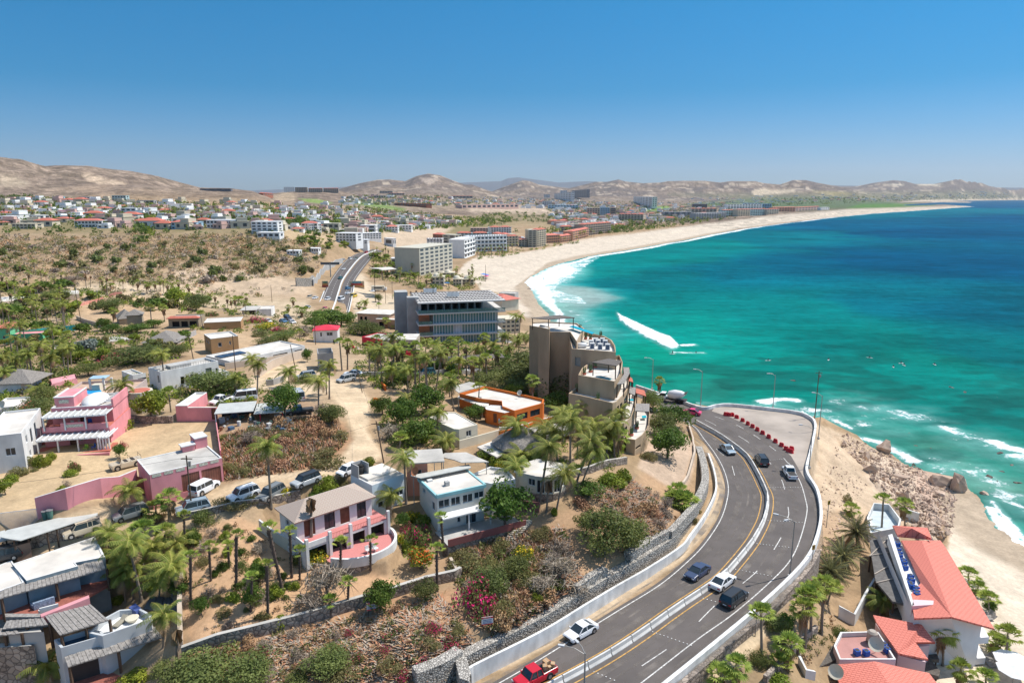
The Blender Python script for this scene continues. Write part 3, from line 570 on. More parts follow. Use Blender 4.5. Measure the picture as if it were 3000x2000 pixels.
EDGE=spline(W_([(1800,2055),(1878,2000),(2038,1876),(2150,1796),(2253,1707),(2314,1642),(2345,1576),(2364,1500),(2360,1463),(2345,1413),(2322,1371),(2310,1356)],RZ));strip(mk,EDGE,.15,z_,0)
def dashes(line,on,off,w_):
 P=resamp(line,.5);i=0;per=int((on+off)*2);o2=int(on*2)
 while i+o2<len(P):strip(mk,P[i:i+o2+1],w_,z_,0);i+=per
dashes(spline(W_([(1880,1950),(2000,1866),(2100,1768),(2222,1668),(2287,1576),(2307,1519),(2310,1494),(2298,1430),(2282,1390),(2251,1350),(2232,1329),(2192,1295),(2161,1276),(2108,1252),(2079,1236),(2020,1212),(1950,1182)],RZ)),4.5,7.5,.13)
dashes(spline(W_([(2310,1358),(2280,1326),(2232,1290),(2196,1266),(2155,1243),(2113,1226),(2072,1213),(1996,1188),(1950,1172)],RZ)),3.2,4,.14)
for a,b_ in[((2098,1314),(2120,1333)),((2145,1365),(2152,1392))]:strip(mk,W_([a,b_],RZ),.12,z_,0)
for a,b_ in[((2060,1752),(2108,1765)),((1912,1850),(2025,1890)),((1740,1967),(1800,1992)),((2155,1667),(2260,1687)),((2218,1592),(2320,1604)),((2250,1524),(2350,1530)),((2250,1428),(2345,1427)),((2225,1350),(2290,1345))]:
 A=Vector(W_([a],RZ)[0]);B=Vector(W_([b_],RZ)[0]);n=max(4,int((B-A).length/.45))
 for i in range(n+1):
  p=A+(B-A)*i/n;mk.box(p.x-.07,p.y-.07,z_-.01,p.x+.07,p.y+.07,z_+.03,0)
mk.build('road_markings',[PAINTW,PAINTY])['kind']='structure'
def wallstrip(name,line,zb,h,th,m,label,cat,taper=None,parent=None,mt=None,zf=None,cap_over=0):
 b=MB();n=len(line);A=offs(line,th/2);B=offs(line,-th/2)
 hs=[h if taper is None else h*(1-(i/(n-1)))+taper*i/(n-1) for i in range(n)]
 zbs=[zb if zf is None else zf(*line[i]) for i in range(n)]
 vs=[(A[i][0],A[i][1],zbs[i]-.5) for i in range(n)]+[(A[i][0],A[i][1],zbs[i]+hs[i]) for i in range(n)]+[(B[i][0],B[i][1],zbs[i]+hs[i]) for i in range(n)]+[(B[i][0],B[i][1],zbs[i]-.5) for i in range(n)]
 fs=[];ft=[]
 for i in range(n-1):
  fs+=[(i,i+1,n+i+1,n+i),(2*n+i,2*n+i+1,3*n+i+1,3*n+i)];ft+=[(n+i,n+i+1,2*n+i+1,2*n+i)]
 fs+=[(0,n,2*n,3*n),(n-1,4*n-1,3*n-1,2*n-1)]
 b.add(vs,fs,0);b.add(vs,ft,1 if mt else 0)
 o=b.build(name,[m]+([mt] if mt else[]),parent)
 if label:tag(o,label,cat)
 return o
PLINE=[p for p in RR if pix(p[0],p[1],RZ)[0]>1860]
wallstrip('parapet_wall',PLINE,RZ-.05,.85,.45,KERBW,'long low white parapet curving along the sea side of the highway and lookout','wall')
SW=[p for p in offs(PLINE,-.6) if pix(p[0],p[1],RZ)[1]>1600]
wallstrip('retaining_wall',SW,RZ-3.6,3.45,.6,STONE,'rubble stone retaining wall under the white parapet at lower right','wall')
wallstrip('roadside_wall',[p for p in WW if pix(*p,RZ)[0]>1370 or pix(*p,RZ)[1]<1995],RZ-.1,2.3,.3,KERBW,'tall whitewashed concrete wall along the inner side of the curved highway','wall',taper=.7)
GW=offs(WW,2.0)
gz=lambda x,y:RZ
wallstrip('gabion_wall',[p for i,p in enumerate(GW) if pix(*p,RZ)[0]>1345],RZ-.2,2.55,1.3,GAB,'long wire gabion wall of grey stones behind the white roadside wall','wall',taper=2.2)
def gab(pts,z,h,th,label):
 l=spline(W_(pts,z));wallstrip('gabion_wall',l,z-1,h,th,GAB,label,'wall')
gab([(1684,1735),(1725,1705),(1772,1680)],16.3,2.0,1.0,'short upper gabion block on the dry slope above the middle of the long gabion wall')
gab([(1837,1640),(1890,1605),(1950,1572)],16.3,2.2,1.2,'upper gabion tier below the big mesquite bush on the slope')
gab([(1215,1995),(1290,1965),(1345,1930)],15.5,2.4,1.4,'broken gabion stub at the bottom edge left of the white wall end')
gab([(1960,1560),(1985,1535),(2040,1475)],17,1.3,1.0,'upper gabion step with a dark end near the fan palm bush')
jb=MB();pr=[(-.3,0),(-.3,.1),(-.13,.38),(-.1,.85),(.1,.85),(.13,.38),(.3,.1),(.3,0)]
Lj=3.55
jb.add([(-Lj/2,y,z) for y,z in pr]+[(Lj/2,y,z) for y,z in pr],[(i,i+1,9+i,8+i) for i in range(7)]+[tuple(range(7,-1,-1)),tuple(range(8,16))])
jm=None
P=resamp(ME,3.7)
JERM=mat('barrier_concrete',(.66,.64,.60),.85,.22,.8,rnd=.08)
for i in range(len(P)-1):
 a=Vector(P[i]);b_=Vector(P[i+1]);c=(a+b_)/2;px_,py_=pix(c.x,c.y,RZ)
 if not(px_>1560 and py_<2030):continue
 if jm is None:o=jb.build('concrete_barrier',JERM);jm=o
 else:o=jm.copy();COL.objects.link(o)
 o.location=(c.x,c.y,RZ);o.rotation_euler=(0,0,math.atan2(b_.y-a.y,b_.x-a.x))
 tag(o,'white concrete median barrier segment','road barrier','median barrier segments down the middle of the highway',(px_,py_))
rb=MB();rb.add([(-.62,-.24,0),(.62,-.24,0),(.62,.24,0),(-.62,.24,0),(-.58,-.2,.22),(.58,-.2,.22),(.58,.2,.22),(-.58,.2,.22),(-.5,-.09,.85),(.5,-.09,.85),(.5,.09,.85),(-.5,.09,.85)],[(0,1,5,4),(1,2,6,5),(2,3,7,6),(3,0,4,7),(4,5,9,8),(5,6,10,9),(6,7,11,10),(7,4,8,11),(8,9,10,11)])
for x in(-.3,.1):rb.box(x,-.12,.84,x+.2,.12,.93)
r0=None
for i,(x,y) in enumerate([(66,436),(82,437),(97,440),(120,440),(152,457),(197,482),(237,507),(273,528),(310,552),(350,578),(397,608),(448,642),(495,672),(530,700),(550,716),(568,722),(572,700)]):
 X,Y=at(2100+x/2.613,1050+y/2.613,RZ)
 if r0 is None:o=r0=rb.build('traffic_barrier',REDP)
 else:o=r0.copy();COL.objects.link(o)
 o.location=(X,Y,RZ+.01);o.rotation_euler=(0,0,R(-48+random.uniform(-14,14)));o.scale=(.85,.9,.95)
 tag(o,'red plastic traffic barrier','traffic barrier','row of red plastic barriers across the lookout',(2100+x/2.613,1050+y/2.613))
def lamp(px,py,z,h,arms,label,lean=0):
 X,Y=at(px,py,z);t=thing('street_lamp',label,'street lamp',(X,Y,z))
 b=MB();b.cyl(0,0,0,.45,.3,8);b.build('base',GREYC,t)
 b=MB();b.tube([(0,0,.4),(0,0,h)],[.11,.07],8);b.build('pole',STEEL,t)
 for ang,ln in arms:
  c,s_=math.cos(R(ang)),math.sin(R(ang));b=MB();b.tube([(0,0,h-.2),(c*ln*.5,s_*ln*.5,h+.35),(c*ln,s_*ln,h+.45)],.05,6);a_=b.build('arm',STEEL,t)
  b=MB();b.box(-.35,-.14,-.09,.35,.14,.07);b.build('lamp_head',mat('lamp_head',(.55,.56,.56),.5),a_,loc=(c*(ln+.3),s_*(ln+.3),h+.43)).rotation_euler=(0,0,R(ang))
 return t
lamp(2313,1692,RZ-.3,8.6,[(150,2.2),(200,1.2)],'tall double-arm street lamp on the parapet nearest the camera, lower right')
lamp(2264,1196,RZ,8.6,[(180,1.5)],'street lamp on the far edge of the lookout in front of the sea')
lamp(2397,1286,RZ-2,10.3,[(150,1.6)],'street lamp on the slope just outside the lookout parapet')
lamp(2370,1372,RZ,8.3,[(160,1.9)],'dark street lamp where the lookout parapet pinches toward the highway')
lamp(1910,1140,RZ,8.5,[(180,1.8)],'street lamp rising beside the lone palm behind the curved condominium')
lamp(2052,1192,RZ,9.3,[(165,1.6)],'street lamp on the seaside kerb right of the cement truck')
lamp(1712,2015,RZ+.3,4.3,[(165,2.3),(120,1.3)],'street lamp rising from the median at the bottom edge of the view')
def upole(px,py,h,label,cross=True,r=.13,z=None,lean=(0,0)):
 X,Y,Zg=G(px,py)
 if z is not None:X,Y=at(px,py,z);Zg=z
 t=thing('utility_pole',label,'utility pole',(X,Y,Zg));b=MB();b.tube([(0,0,-.3),(lean[0],lean[1],h)],[r,r*.7],8);b.build('post',POLEW,t)
 if cross:
  b=MB();b.bar((lean[0]-.8,lean[1],h-.5),(lean[0]+.8,lean[1],h-.5),.1,.12);b.build('crossarm',POLEW,t)
  b=MB();b.cyl(lean[0]+.35,lean[1],h-1.6,h-.9,.2,8);b.build('transformer',STEEL,t)
 return(X+lean[0],Y+lean[1],Zg+h-.3)
upole(2387,1222,11.5,'tall wooden utility pole at the corner of the lookout parapet',z=RZ)
T1=upole(563,1500,8.6,'dark leaning utility pole beside the silver car below the pink garage')
T2=upole(1125,1355,7.2,'leaning utility pole where the dirt road meets the salmon house',lean=(-1.0,0))
T3=upole(1062,1150,7.5,'leaning pole at the gate of the dirt driveway',False,.09,lean=(-1.3,0))
T4=upole(240,955,15,'tall twin utility pole beside the turquoise fence',lean=(-.8,0))
upole(578,1110,10.5,'thin wooden pole in front of the modern white house',False,lean=(-1,0));upole(690,1085,9,'thin pole beside the white house roof terrace',False)
upole(868,1090,7,'short pole by the tan block wall',False,lean=(-1.0,0));upole(925,1010,7.5,'pole beside the white house with a red roof',False);upole(797,885,9,'lone pole on the sandy lot left of the highway',False);upole(1100,885,17,'tall rusty pole on the sandy lot right of the highway',False,.2)
upole(1150,876,10,'short pole left of the row of dead palms',False);upole(1130,889,11,'short pole behind the peach house',False);upole(862,793,15,'utility pole on the scrub bluff above the highway',True,.2)
wa=mat('worn_lane',(.23,.20,.175),.9,.2,.4);t0=wa.node_tree;nz=t0.nodes.new('ShaderNodeTexNoise');nz.inputs['Scale'].default_value=.35;nz.inputs['Detail'].default_value=8;mr0=t0.nodes.new('ShaderNodeMapRange');mr0.inputs[1].default_value=.40;mr0.inputs[2].default_value=.68;mr0.inputs[4].default_value=.75;t0.links.new(t0.nodes['Texture Coordinate'].outputs['Object'],nz.inputs['Vector']);t0.links.new(nz.outputs[0],mr0.inputs[0]);t0.links.new(mr0.outputs[0],t0.nodes['Principled BSDF'].inputs['Alpha'])
b=MB()
for d_,w0 in((-1.6,.8),(-4.5,.9),(-7.9,1.0),(1.9,.9),(4.6,.9),(7.6,1.0),(-3.0,.25),(-6.2,.3),(3.2,.3),(6.1,.25)):strip(b,offs(ME,d_),w0,RZ+.02)
b.build('worn_lane_bands',wa)['kind']='structure'
wires=MB()
def wire(a,b_,sag=1.0):
 a=Vector(a);b_=Vector(b_);wires.tube([a+(b_-a)*t-Vector((0,0,sag*4*t*(1-t))) for t in[i/10 for i in range(11)]],.022,3,cap=False)
wire(T1,(T1[0]-60,T1[1]-14,T1[2]-1),1.5);wire(T1,T2,1.2);wire(T2,T3,1.0)
tag(wires.build('power_lines',FRAMED),'thin dark overhead power lines strung between the poles of the dirt road','power line')
# ---------------------------------------------------------------- cars
def paint(name,c):return mat('paint_'+name,c,.28,.03,spec=.6)
PA={'white':(.80,.80,.80),'silver':(.42,.44,.45),'grey':(.20,.21,.21),'black':(.03,.032,.034),'navy':(.05,.07,.13),'red':(.55,.015,.03),'tan':(.55,.46,.33),'pink':(.75,.05,.16),'blue':(.10,.22,.36),'teal':(.05,.16,.17),'steel':(.28,.36,.42),'green':(.10,.14,.10),'yellow':(.7,.5,.05)}
TYPES={'sedan':(4.6,1.82,1.43,.90,.26,.43,.67,.88),'suv':(4.6,1.86,1.72,1.0,.22,.34,.90,.97),'hatch':(3.9,1.7,1.5,.92,.2,.34,.86,.97),'pickup':(5.2,1.85,1.75,1.02,.24,.33,.56,.60),'jeep':(4.5,1.85,1.82,1.1,.28,.33,.96,.99),'van':(5.2,2.0,2.2,1.2,.12,.24,.96,.99)}
LAMPW=mat('headlight_glass',(.75,.78,.8),.15,.05,spec=.6);LAMPR=mat('taillight_glass',(.45,.01,.02),.25,.05,spec=.6);PLATE=mat('number_plate',(.7,.7,.7),.5)
def wheel_mb(r,w_=.22):
 b=MB();b.tube([(0,-w_/2,0),(0,w_/2,0)],r,16);return b
def car(px,py,kind,col,label,head=None,z=None,simple=False,group=None,roofm=None,auto=False):
 """head: heading angle in degrees, or a second pixel the front points to"""
 if z is None:X,Y,Zg=G(px,py)
 else:X,Y=at(px,py,z);Zg=z
 if isinstance(head,tuple):q=at(head[0],head[1],Zg);an=math.atan2(q[1]-Y,q[0]-X)
 else:an=R(head or 0)
 L,W,H,bt,f1,f2,f3,f4=TYPES[kind];h2=L/2;hw=W/2;pm=paint(col,PA[col])
 t=thing('pickup_truck' if kind=='pickup' else 'parked_car' if z is None else 'car',label,'pickup truck' if kind=='pickup' else 'van' if kind=='van' else 'car',(X,Y,Zg+.02),an,group,(px,py) if auto else None)
 X_=lambda f:h2-f*L
 open_=kind=='jeep' and col=='tan'
 nose=.78 if kind in('suv','jeep','van','pickup') else.66
 box_=kind in('jeep','van')
 if kind=='pickup':sec=[(0,.35,nose),(.03,.25,nose+.12),(f1,.22,bt-.02),(f4,.22,bt),(f4+.005,.22,bt),(1,.3,bt)]
 else:sec=[(0,.36,nose if not box_ else bt-.12),(.03,.22,nose+.1 if not box_ else bt-.06),(f1,.2,bt-.03),(.5,.18,bt),(f4,.2,bt+.03),(.975,.24,bt-.02),(1,.36,bt-.16)]
 b=MB();vs=[]
 for fx,zl,zt in sec:
  k=.90 if fx in(0,1) else 1.0;w_=hw*k
  vs+=[(X_(fx),y,zz_) for y,zz_ in[(-w_*.95,zl),(-w_,zl+.16),(-w_*.985,(zl+zt)/2+.08),(-w_*.93,zt-.04),(-w_*.84,zt),(w_*.84,zt),(w_*.93,zt-.04),(w_*.985,(zl+zt)/2+.08),(w_,zl+.16),(w_*.95,zl)]]
 n=10;fs=[(i*n+j,i*n+(j+1)%n,(i+1)*n+(j+1)%n,(i+1)*n+j) for i in range(len(sec)-1) for j in range(n)]
 fs+=[tuple(range(n-1,-1,-1)),tuple(range((len(sec)-1)*n,len(sec)*n))]
 b.add(vs,fs)
 if kind=='pickup':pass
 ob=b.build('body',pm,t)
 if not simple:
  bv=ob.modifiers.new('bevel','BEVEL');bv.width=.05;bv.segments=2;bv.limit_method='ANGLE'
 zr=H;g=MB();wb,wt=hw*.9,hw*.74
 if box_:wt=hw*.86
 A=[(X_(f1),-wb,bt-.02),(X_(f1),wb,bt-.02),(X_(f4),wb,bt),(X_(f4),-wb,bt),(X_(f2),-wt,zr-.05),(X_(f2),wt,zr-.05),(X_(f3),wt,zr-.05),(X_(f3),-wt,zr-.05)]
 g.add(A,[(0,1,5,4),(1,2,6,5),(2,3,7,6),(3,0,4,7),(4,5,6,7)])
 if not open_:g.build('window_glass',GLASS,t)
 else:
  g=MB();g.add(A[:2]+A[4:6],[(0,1,3,2)]);g.build('windscreen',GLASS,t)
 if not open_:
  r=MB();e=.02;r.box(X_(f3)-.02,-wt-e,zr-.06,X_(f2)+.02,wt+e,zr)
  for sgn_ in(-1,1):
   r.bar((X_(f1),sgn_*wb,bt),(X_(f2),sgn_*wt,zr-.03),.07,.06);r.bar((X_(f4),sgn_*wb,bt),(X_(f3),sgn_*wt,zr-.03),.12,.07)
   xm=X_((f2+f3)/2);r.bar((xm,sgn_*(wb+.01),bt-.02),(xm,sgn_*(wt+.01),zr-.03),.07,.07)
   if kind in('suv','van','jeep'):xq=X_(f3-.16);r.bar((xq,sgn_*(wb+.01),bt-.02),(xq,sgn_*(wt+.01),zr-.03),.08,.07)
  ro=r.build('roof',roofm or pm,t)
  if kind=='suv' and not simple:
   for s_ in(-1,1):MB().bar((X_(f3)+.1,s_*wt*.92,zr+.05),(X_(f2)-.1,s_*wt*.92,zr+.05),.05,.05).build('roof_rail',FRAMED,ro)
 else:
  r=MB()
  for xx_ in(X_(f1+.03),X_(.62),X_(.95)):
   r.tube([(xx_,-wb,bt),(xx_,-wb,zr-.1),(xx_,wb,zr-.1),(xx_,wb,bt)],.03,5)
  r.build('roll_cage',FRAMED,t);s_=MB();s_.box(-.2,-.7,.75,.25,.7,1.15);s_.box(-1.2,-.7,.75,-.8,.7,1.2);s_.build('seat',DARKIN,t)
 if kind=='pickup':
  s_=MB();x0,x1=X_(f4)-.08,X_(1)+.1
  s_.add([(x1,-hw*.78,bt+.012),(x0,-hw*.78,bt+.012),(x0,hw*.78,bt+.012),(x1,hw*.78,bt+.012)],[(0,1,2,3)])
  s_.build('truck_bed',FRAMED,t)
 wr=.34 if kind not in('jeep','pickup') else.40
 wp0=wheel_mb(wr);rim=wheel_mb(wr*.6,.235)
 for fx in(.18,.80 if kind!='pickup' else.76):
  for s_ in(-1,1):
   o=wp0.build('wheel',RUBBER,t,loc=(X_(fx),s_*(hw-.09),wr))
   if not simple:rim.build('rim',CHROME if col not in('white_',) else CHROME,o)
   if not simple:
    a_=MB();a_.tube([(X_(fx),s_*(hw-.3),wr+.03),(X_(fx),s_*(hw+.006),wr+.03)],wr+.07,14);a_.build('wheel_arch',FRAMED,t)
 if not simple:
  for s_ in(-1,1):
   MB().box(h2-.12,s_*hw*.72-.2,nose-.16,h2+.012,s_*hw*.72+.16,nose-.01).build('headlight',LAMPW,t)
   MB().box(-h2-.012,s_*hw*.74-.16,bt-.34,-h2+.12,s_*hw*.74+.16,bt-.16).build('taillight',LAMPR,t)
   MB().box(X_(f1)-.25,s_*(hw+.1)-.09,bt-.02,X_(f1)-.12,s_*(hw+.1)+.09,bt+.12).build('wing_mirror',pm,t)
  MB().box(h2-.05,-.5,.38,h2+.012,.5,.6).build('grille',FRAMED,t);MB().box(-h2-.014,-.25,.5,-h2+.05,.25,.63).build('number_plate',PLATE,t)
 return t
def tang(px,py,z=RZ):
 X,Y=at(px,py,z);best=min(range(len(ME)-1),key=lambda i:(ME[i][0]-X)**2+(ME[i][1]-Y)**2)
 j=min(best,len(ME)-2);return math.degrees(math.atan2(ME[j+1][1]-ME[j][1],ME[j+1][0]-ME[j][0]))
def rc(px,py,kind,col,label,away,**k):
 a_=tang(px,py);return car(px,py,kind,col,label,a_ if away else a_+180,z=RZ,**k)
rc(1702,1858,'sedan','white','white sports sedan with black grille driving toward the camera near the white wall',False)
red=rc(1568,1992,'pickup','red','red pickup truck loaded with cardboard boxes at the bottom edge',False)
rc(2043,1684,'sedan','navy','dark blue grey sedan coming down the inner carriageway',False)
rc(2116,1713,'sedan','white','white sedan driving away just right of the median',True);rc(2149,1762,'suv','black','black SUV driving away in the outer lane behind the white sedan',True)
rc(2131,1323,'sedan','steel','steel blue sedan at the top of the bend left of the median',False);rc(2231,1356,'suv','black','black SUV climbing the bend beside the median',True)
rc(2313,1393,'pickup','white','white pickup truck leaving the lookout merge',True)
car(2026,1213,'sedan','pink','bright pink red car half hidden behind the dense trees at the road bend',152,z=RZ);car(1925,1170,'sedan','white','white car behind the mesquite tree at the far road end',155,z=RZ)
bx=MB()
for i,(x,y,s_) in enumerate([(-1.2,.3,.5),(-1.7,-.2,.6),(-2.1,.4,.45),(-1.5,.5,.35)]):
 a_=red.rotation_euler.z;X=red.location.x+x*math.cos(a_)-y*math.sin(a_);Y=red.location.y+x*math.sin(a_)+y*math.cos(a_)
 c=MB();c.box(-s_/2,-s_/2,0,s_/2,s_/2,s_*1.1);
 o=c.build('cardboard_box',mat('cardboard',(.52,.32,.17),.9,.2));c2=MB();c2.box(-.03,-s_/2-.004,s_*.2,.03,s_/2+.004,s_*1.1+.004);c2.build('tape',mat('tape',(.6,.5,.35),.5),o)
 o.location=(X,Y,red.location.z+1.06);o.rotation_euler=(R(6),R(-8),i*.7)
 tag(o,['large cardboard box just behind the cab of the red pickup','leaning cardboard box in the middle of the red pickup load','small cardboard box at the tail of the red pickup','smallest cardboard box at the side of the red pickup load'][i],'box')
X,Y=at(1970,1177,RZ);tk=thing('cement_truck','small white concrete mixer truck on the far end of the highway by the sea','truck',(X,Y,RZ),R(155));wm=paint('white',PA['white'])
b=MB();b.box(1.6,-1.05,.9,3.4,1.05,1.35);b.box(3.3,-.95,.7,4.2,.95,1.55);b.box(1.7,-1.0,1.3,3.3,1.0,1.6);b.build('cab',wm,tk);b=MB();b.add([(3.5,-.95,1.55),(3.5,.95,1.55),(1.7,.95,1.55),(1.7,-.95,1.55),(2.9,-.85,2.3),(2.9,.85,2.3),(1.8,.85,2.3),(1.8,-.85,2.3)],[(0,1,5,4),(1,2,6,5),(2,3,7,6),(3,0,4,7)]);b.build('window_glass',GLASS,tk)
MB().box(1.75,-.88,2.27,2.95,.88,2.36).build('cab_roof',wm,tk)
MB().box(-3.6,-.8,.75,2.2,.8,1.05).build('chassis',FRAMED,tk)
b=MB();b.tube([(1.3,0,1.8),(.9,0,1.9),(-.6,0,2.1),(-2.2,0,2.35),(-3.0,0,2.5)],[.5,1.0,1.25,.9,.45],14);b.build('mixer_drum',wm,tk,True)
b=MB();b.add([(-3.0,-.5,2.9),(-3.0,.5,2.9),(-3.7,.6,3.1),(-3.7,-.6,3.1),(-3.3,-.2,2.2),(-3.3,.2,2.2)],[(0,1,5,4),(2,3,4,5),(1,2,5),(3,0,4)]);b.build('hopper',STEEL,tk)
for fx in(3.2,-1.3,-2.4):
 for s_ in(-1,1):wheel_mb(.5,.3).build('wheel',RUBBER,tk,loc=(fx,s_*.95,.5))
for a in[(370,1368,'jeep','tan','tan open off-roader with roll bars on the pink house lot',(330,1378)),(600,1440,'jeep','white','white hardtop four-door jeep outside the pink garage',(650,1415)),(566,1498,'suv','steel','silver blue crossover parked beside the leaning pole',(520,1508)),(383,1515,'suv','grey','grey SUV with roof rack half hidden behind the tall palms',(350,1525)),(714,1458,'suv','white','white SUV with dark sunroof parked behind the hedge',(680,1470)),(795,1456,'suv','grey','grey SUV parked next to the tall slender palm',(760,1475)),(897,1418,'suv','silver','silver SUV with black roof parked in the middle of the row',(860,1432)),(1021,1387,'hatch','white','white hatchback parked beside the house with the water tank',(985,1402)),(1014,1118,'suv','silver','silver wagon parked at the top of the dirt road',(985,1125)),(897,1108,'suv','silver','silver SUV parked by the tan block wall',(870,1112)),(1035,1100,'sedan','white','white car parked behind the silver wagon',(1000,1100)),(242,1562,'suv','tan','tan and black SUV parked right of the striped metal carport',(215,1570)),(66,1610,'suv','black','dark van parked under the striped metal carport',(110,1595)),(5,1640,'suv','black','black car at the left edge below the carport',(-40,1650)),(1337,1092,'van','silver','silver van parked under the long wooden pergola',(1325,1080)),(1384,1090,'suv','white','white SUV parked under the right end of the wooden pergola',(1360,1092)),(1250,1098,'suv','teal','dark teal SUV parked under the left end of the pergola',(1230,1100)),(873,1170,'van','silver','old silver van behind the white frangipani tree',(860,1155)),(878,1212,'pickup','black','black stake truck with slatted bed in the junk yard',(840,1216)),(650,1180,'pickup','white','white pickup loaded with boards behind the junk yard shelter',(620,1190)),(716,1172,'van','white','white van parked right of the board-laden pickup',(690,1175)),(845,938,'suv','navy','dark blue car in the small car park left of the green trees',(870,946)),(856,947,'sedan','white','white sedan in the small car park left of the green trees',(880,955)),(785,944,'sedan','white','white car parked beside the grey modern house',(800,950)),(841,930,'sedan','grey','grey car at the back of the small car park',(860,937))]:
 car(*a[:5],head=a[5],roofm=paint('black',PA['black']) if 'black roof' in a[4] else None)
car(830,944,'sedan','blue','blue car at the left end of the small car park',(850,950),simple=True)
HC=[(960,879,'suv','white',1,'white SUV on the left carriageway nearest the palms'),(1000,879,'van','white',0,'white van on the right carriageway of the distant highway'),(1019,861,'sedan','white',0,'white car ahead of the white van on the distant highway'),(1019,847,'suv','blue',0,'blue grey car leading on the right carriageway'),(997,817,'suv','teal',1,'dark teal car on the left carriageway of the distant highway'),(1007,790,'sedan','white',1,'white car where the highway starts to bend'),(1040,761,'sedan','silver',0,'silver car near the top of the distant highway'),(1044,757,'sedan','green',0,'dark car beside the silver car near the top of the highway'),(1026,760,'van','white',0,'white van parked on the shoulder near the top of the highway'),(907,873,'suv','tan',1,'tan car on the sand left of the distant highway'),(923,875,'sedan','white',1,'white car on the sand left of the distant highway'),(900,903,'sedan','silver',1,'silver car on the sand near the palms left of the highway'),(951,907,'sedan','pink',1,'bright red car at the foot of the distant highway'),(1093,855,'sedan','white',0,'white car on the sand right of the highway beside the camper'),(1037,870,'van','yellow',0,'orange minibus below the right side of the distant highway'),(1007,762,'sedan','silver',0,'silver car parked beside the yellow awning shop'),(1073,742,'van','red',1,'red and white lorry at the top of the distant highway'),(1210,866,'sedan','silver',0,'silver car by the row of dead palms'),(1243,866,'sedan','grey',0,'grey car right of the silver car by the dead palms')]
for px,py,k,c,tw,lb in HC:car(px,py,k,c,lb,(-100 if tw else 78),z=HZ if 940<px<1050 and py>765 and px!=1037 else None,simple=True)
X,Y,Zg=G(1111,853);cb=thing('camper','cream camper van on the sand right of the distant highway','camper',(X,Y,Zg),R(5))
MB().box(-4.5,-1.3,.7,3.2,1.3,3.4).build('body',CREAM,cb);MB().box(3.15,-1.2,.7,4.6,1.2,2.3).build('cab',WHITE,cb);MB().box(-3,-1.32,1.9,2,-1.29,2.6).build('window',GLASS,cb)
for x in(-3,3):
 for s_ in(-1,1):wheel_mb(.5,.3).build('wheel',RUBBER,cb,loc=(x,s_*1.15,.5))
hz_=HZ
b=MB();n=len(hwl);b.add([(x,y,hz_) for x,y in hwl]+[(x,y,hz_) for x,y in hwr],[(i,n+i,n+i+1,i+1) for i in range(n-1)]);b.build('highway',ASPH)['kind']='structure'
def mix(t):return[(a[0]*(1-t)+c[0]*t,a[1]*(1-t)+c[1]*t) for a,c in zip(hwl,hwr)]
mk=MB();strip(mk,mix(.06),.25,hz_+.03);strip(mk,mix(.93),.25,hz_+.03);strip(mk,mix(.455),.22,hz_+.03,1);strip(mk,mix(.545),.22,hz_+.03,1)
def dash2(line,on,off):
 global mk
 P=resamp(line,1);i=0
 while i+on<len(P):strip(mk,P[i:i+on+1],.2,hz_+.03);i+=on+off
dash2(mix(.27),4,6);dash2(mix(.74),4,6);mk.build('highway_markings',[PAINTW,PAINTY])['kind']='structure'
wallstrip('median_barrier',mix(.5),hz_,.8,.7,KERBW,'white concrete median of the distant highway','road barrier');wallstrip('bridge_rail',[p for p in hwr if p[1]<430],hz_,.9,.3,KERBW,'white rail on the right side of the distant highway','road barrier');wallstrip('bridge_rail',[p for p in hwl if p[1]<400],hz_,.8,.3,KERBW,'white rail on the left side of the distant highway','road barrier')
# ================================================================ buildings
def zup(b_,t_):
 B=G(*b_);d=ray(*t_);return CZ+B[1]/d[1]*d[2]
def wallgrid(b,p0,p1,z0,z1,holes,dep=.16,mi=0):
 """wall from p0 to p1 (local xy, outward normal on the right), holes=[(u0,u1,z0,z1)]"""
 L=math.hypot(p1[0]-p0[0],p1[1]-p0[1]);ux,uy=(p1[0]-p0[0])/L,(p1[1]-p0[1])/L;nx,ny=uy,-ux
 us=sorted({0,L,*[h[0] for h in holes],*[h[1] for h in holes]});zs=sorted({z0,z1,*[h[2] for h in holes],*[h[3] for h in holes]})
 P=lambda u,z,d=0:(p0[0]+ux*u-nx*d,p0[1]+uy*u-ny*d,z)
 for i in range(len(us)-1):
  for j in range(len(zs)-1):
   uc,zc=(us[i]+us[i+1])/2,(zs[j]+zs[j+1])/2
   if any(h[0]<uc<h[1] and h[2]<zc<h[3] for h in holes):continue
   b.add([P(us[i],zs[j]),P(us[i+1],zs[j]),P(us[i+1],zs[j+1]),P(us[i],zs[j+1])],[(0,1,2,3)],mi)
 for a,c,e,f in[h[:4] for h in holes]:
  for q in([P(a,e),P(c,e),P(c,e,dep),P(a,e,dep)],[P(c,e),P(c,f),P(c,f,dep),P(c,e,dep)],[P(c,f),P(a,f),P(a,f,dep),P(c,f,dep)],[P(a,f),P(a,e),P(a,e,dep),P(a,f,dep)]):b.add(q,[(0,1,2,3)],mi)
 return P
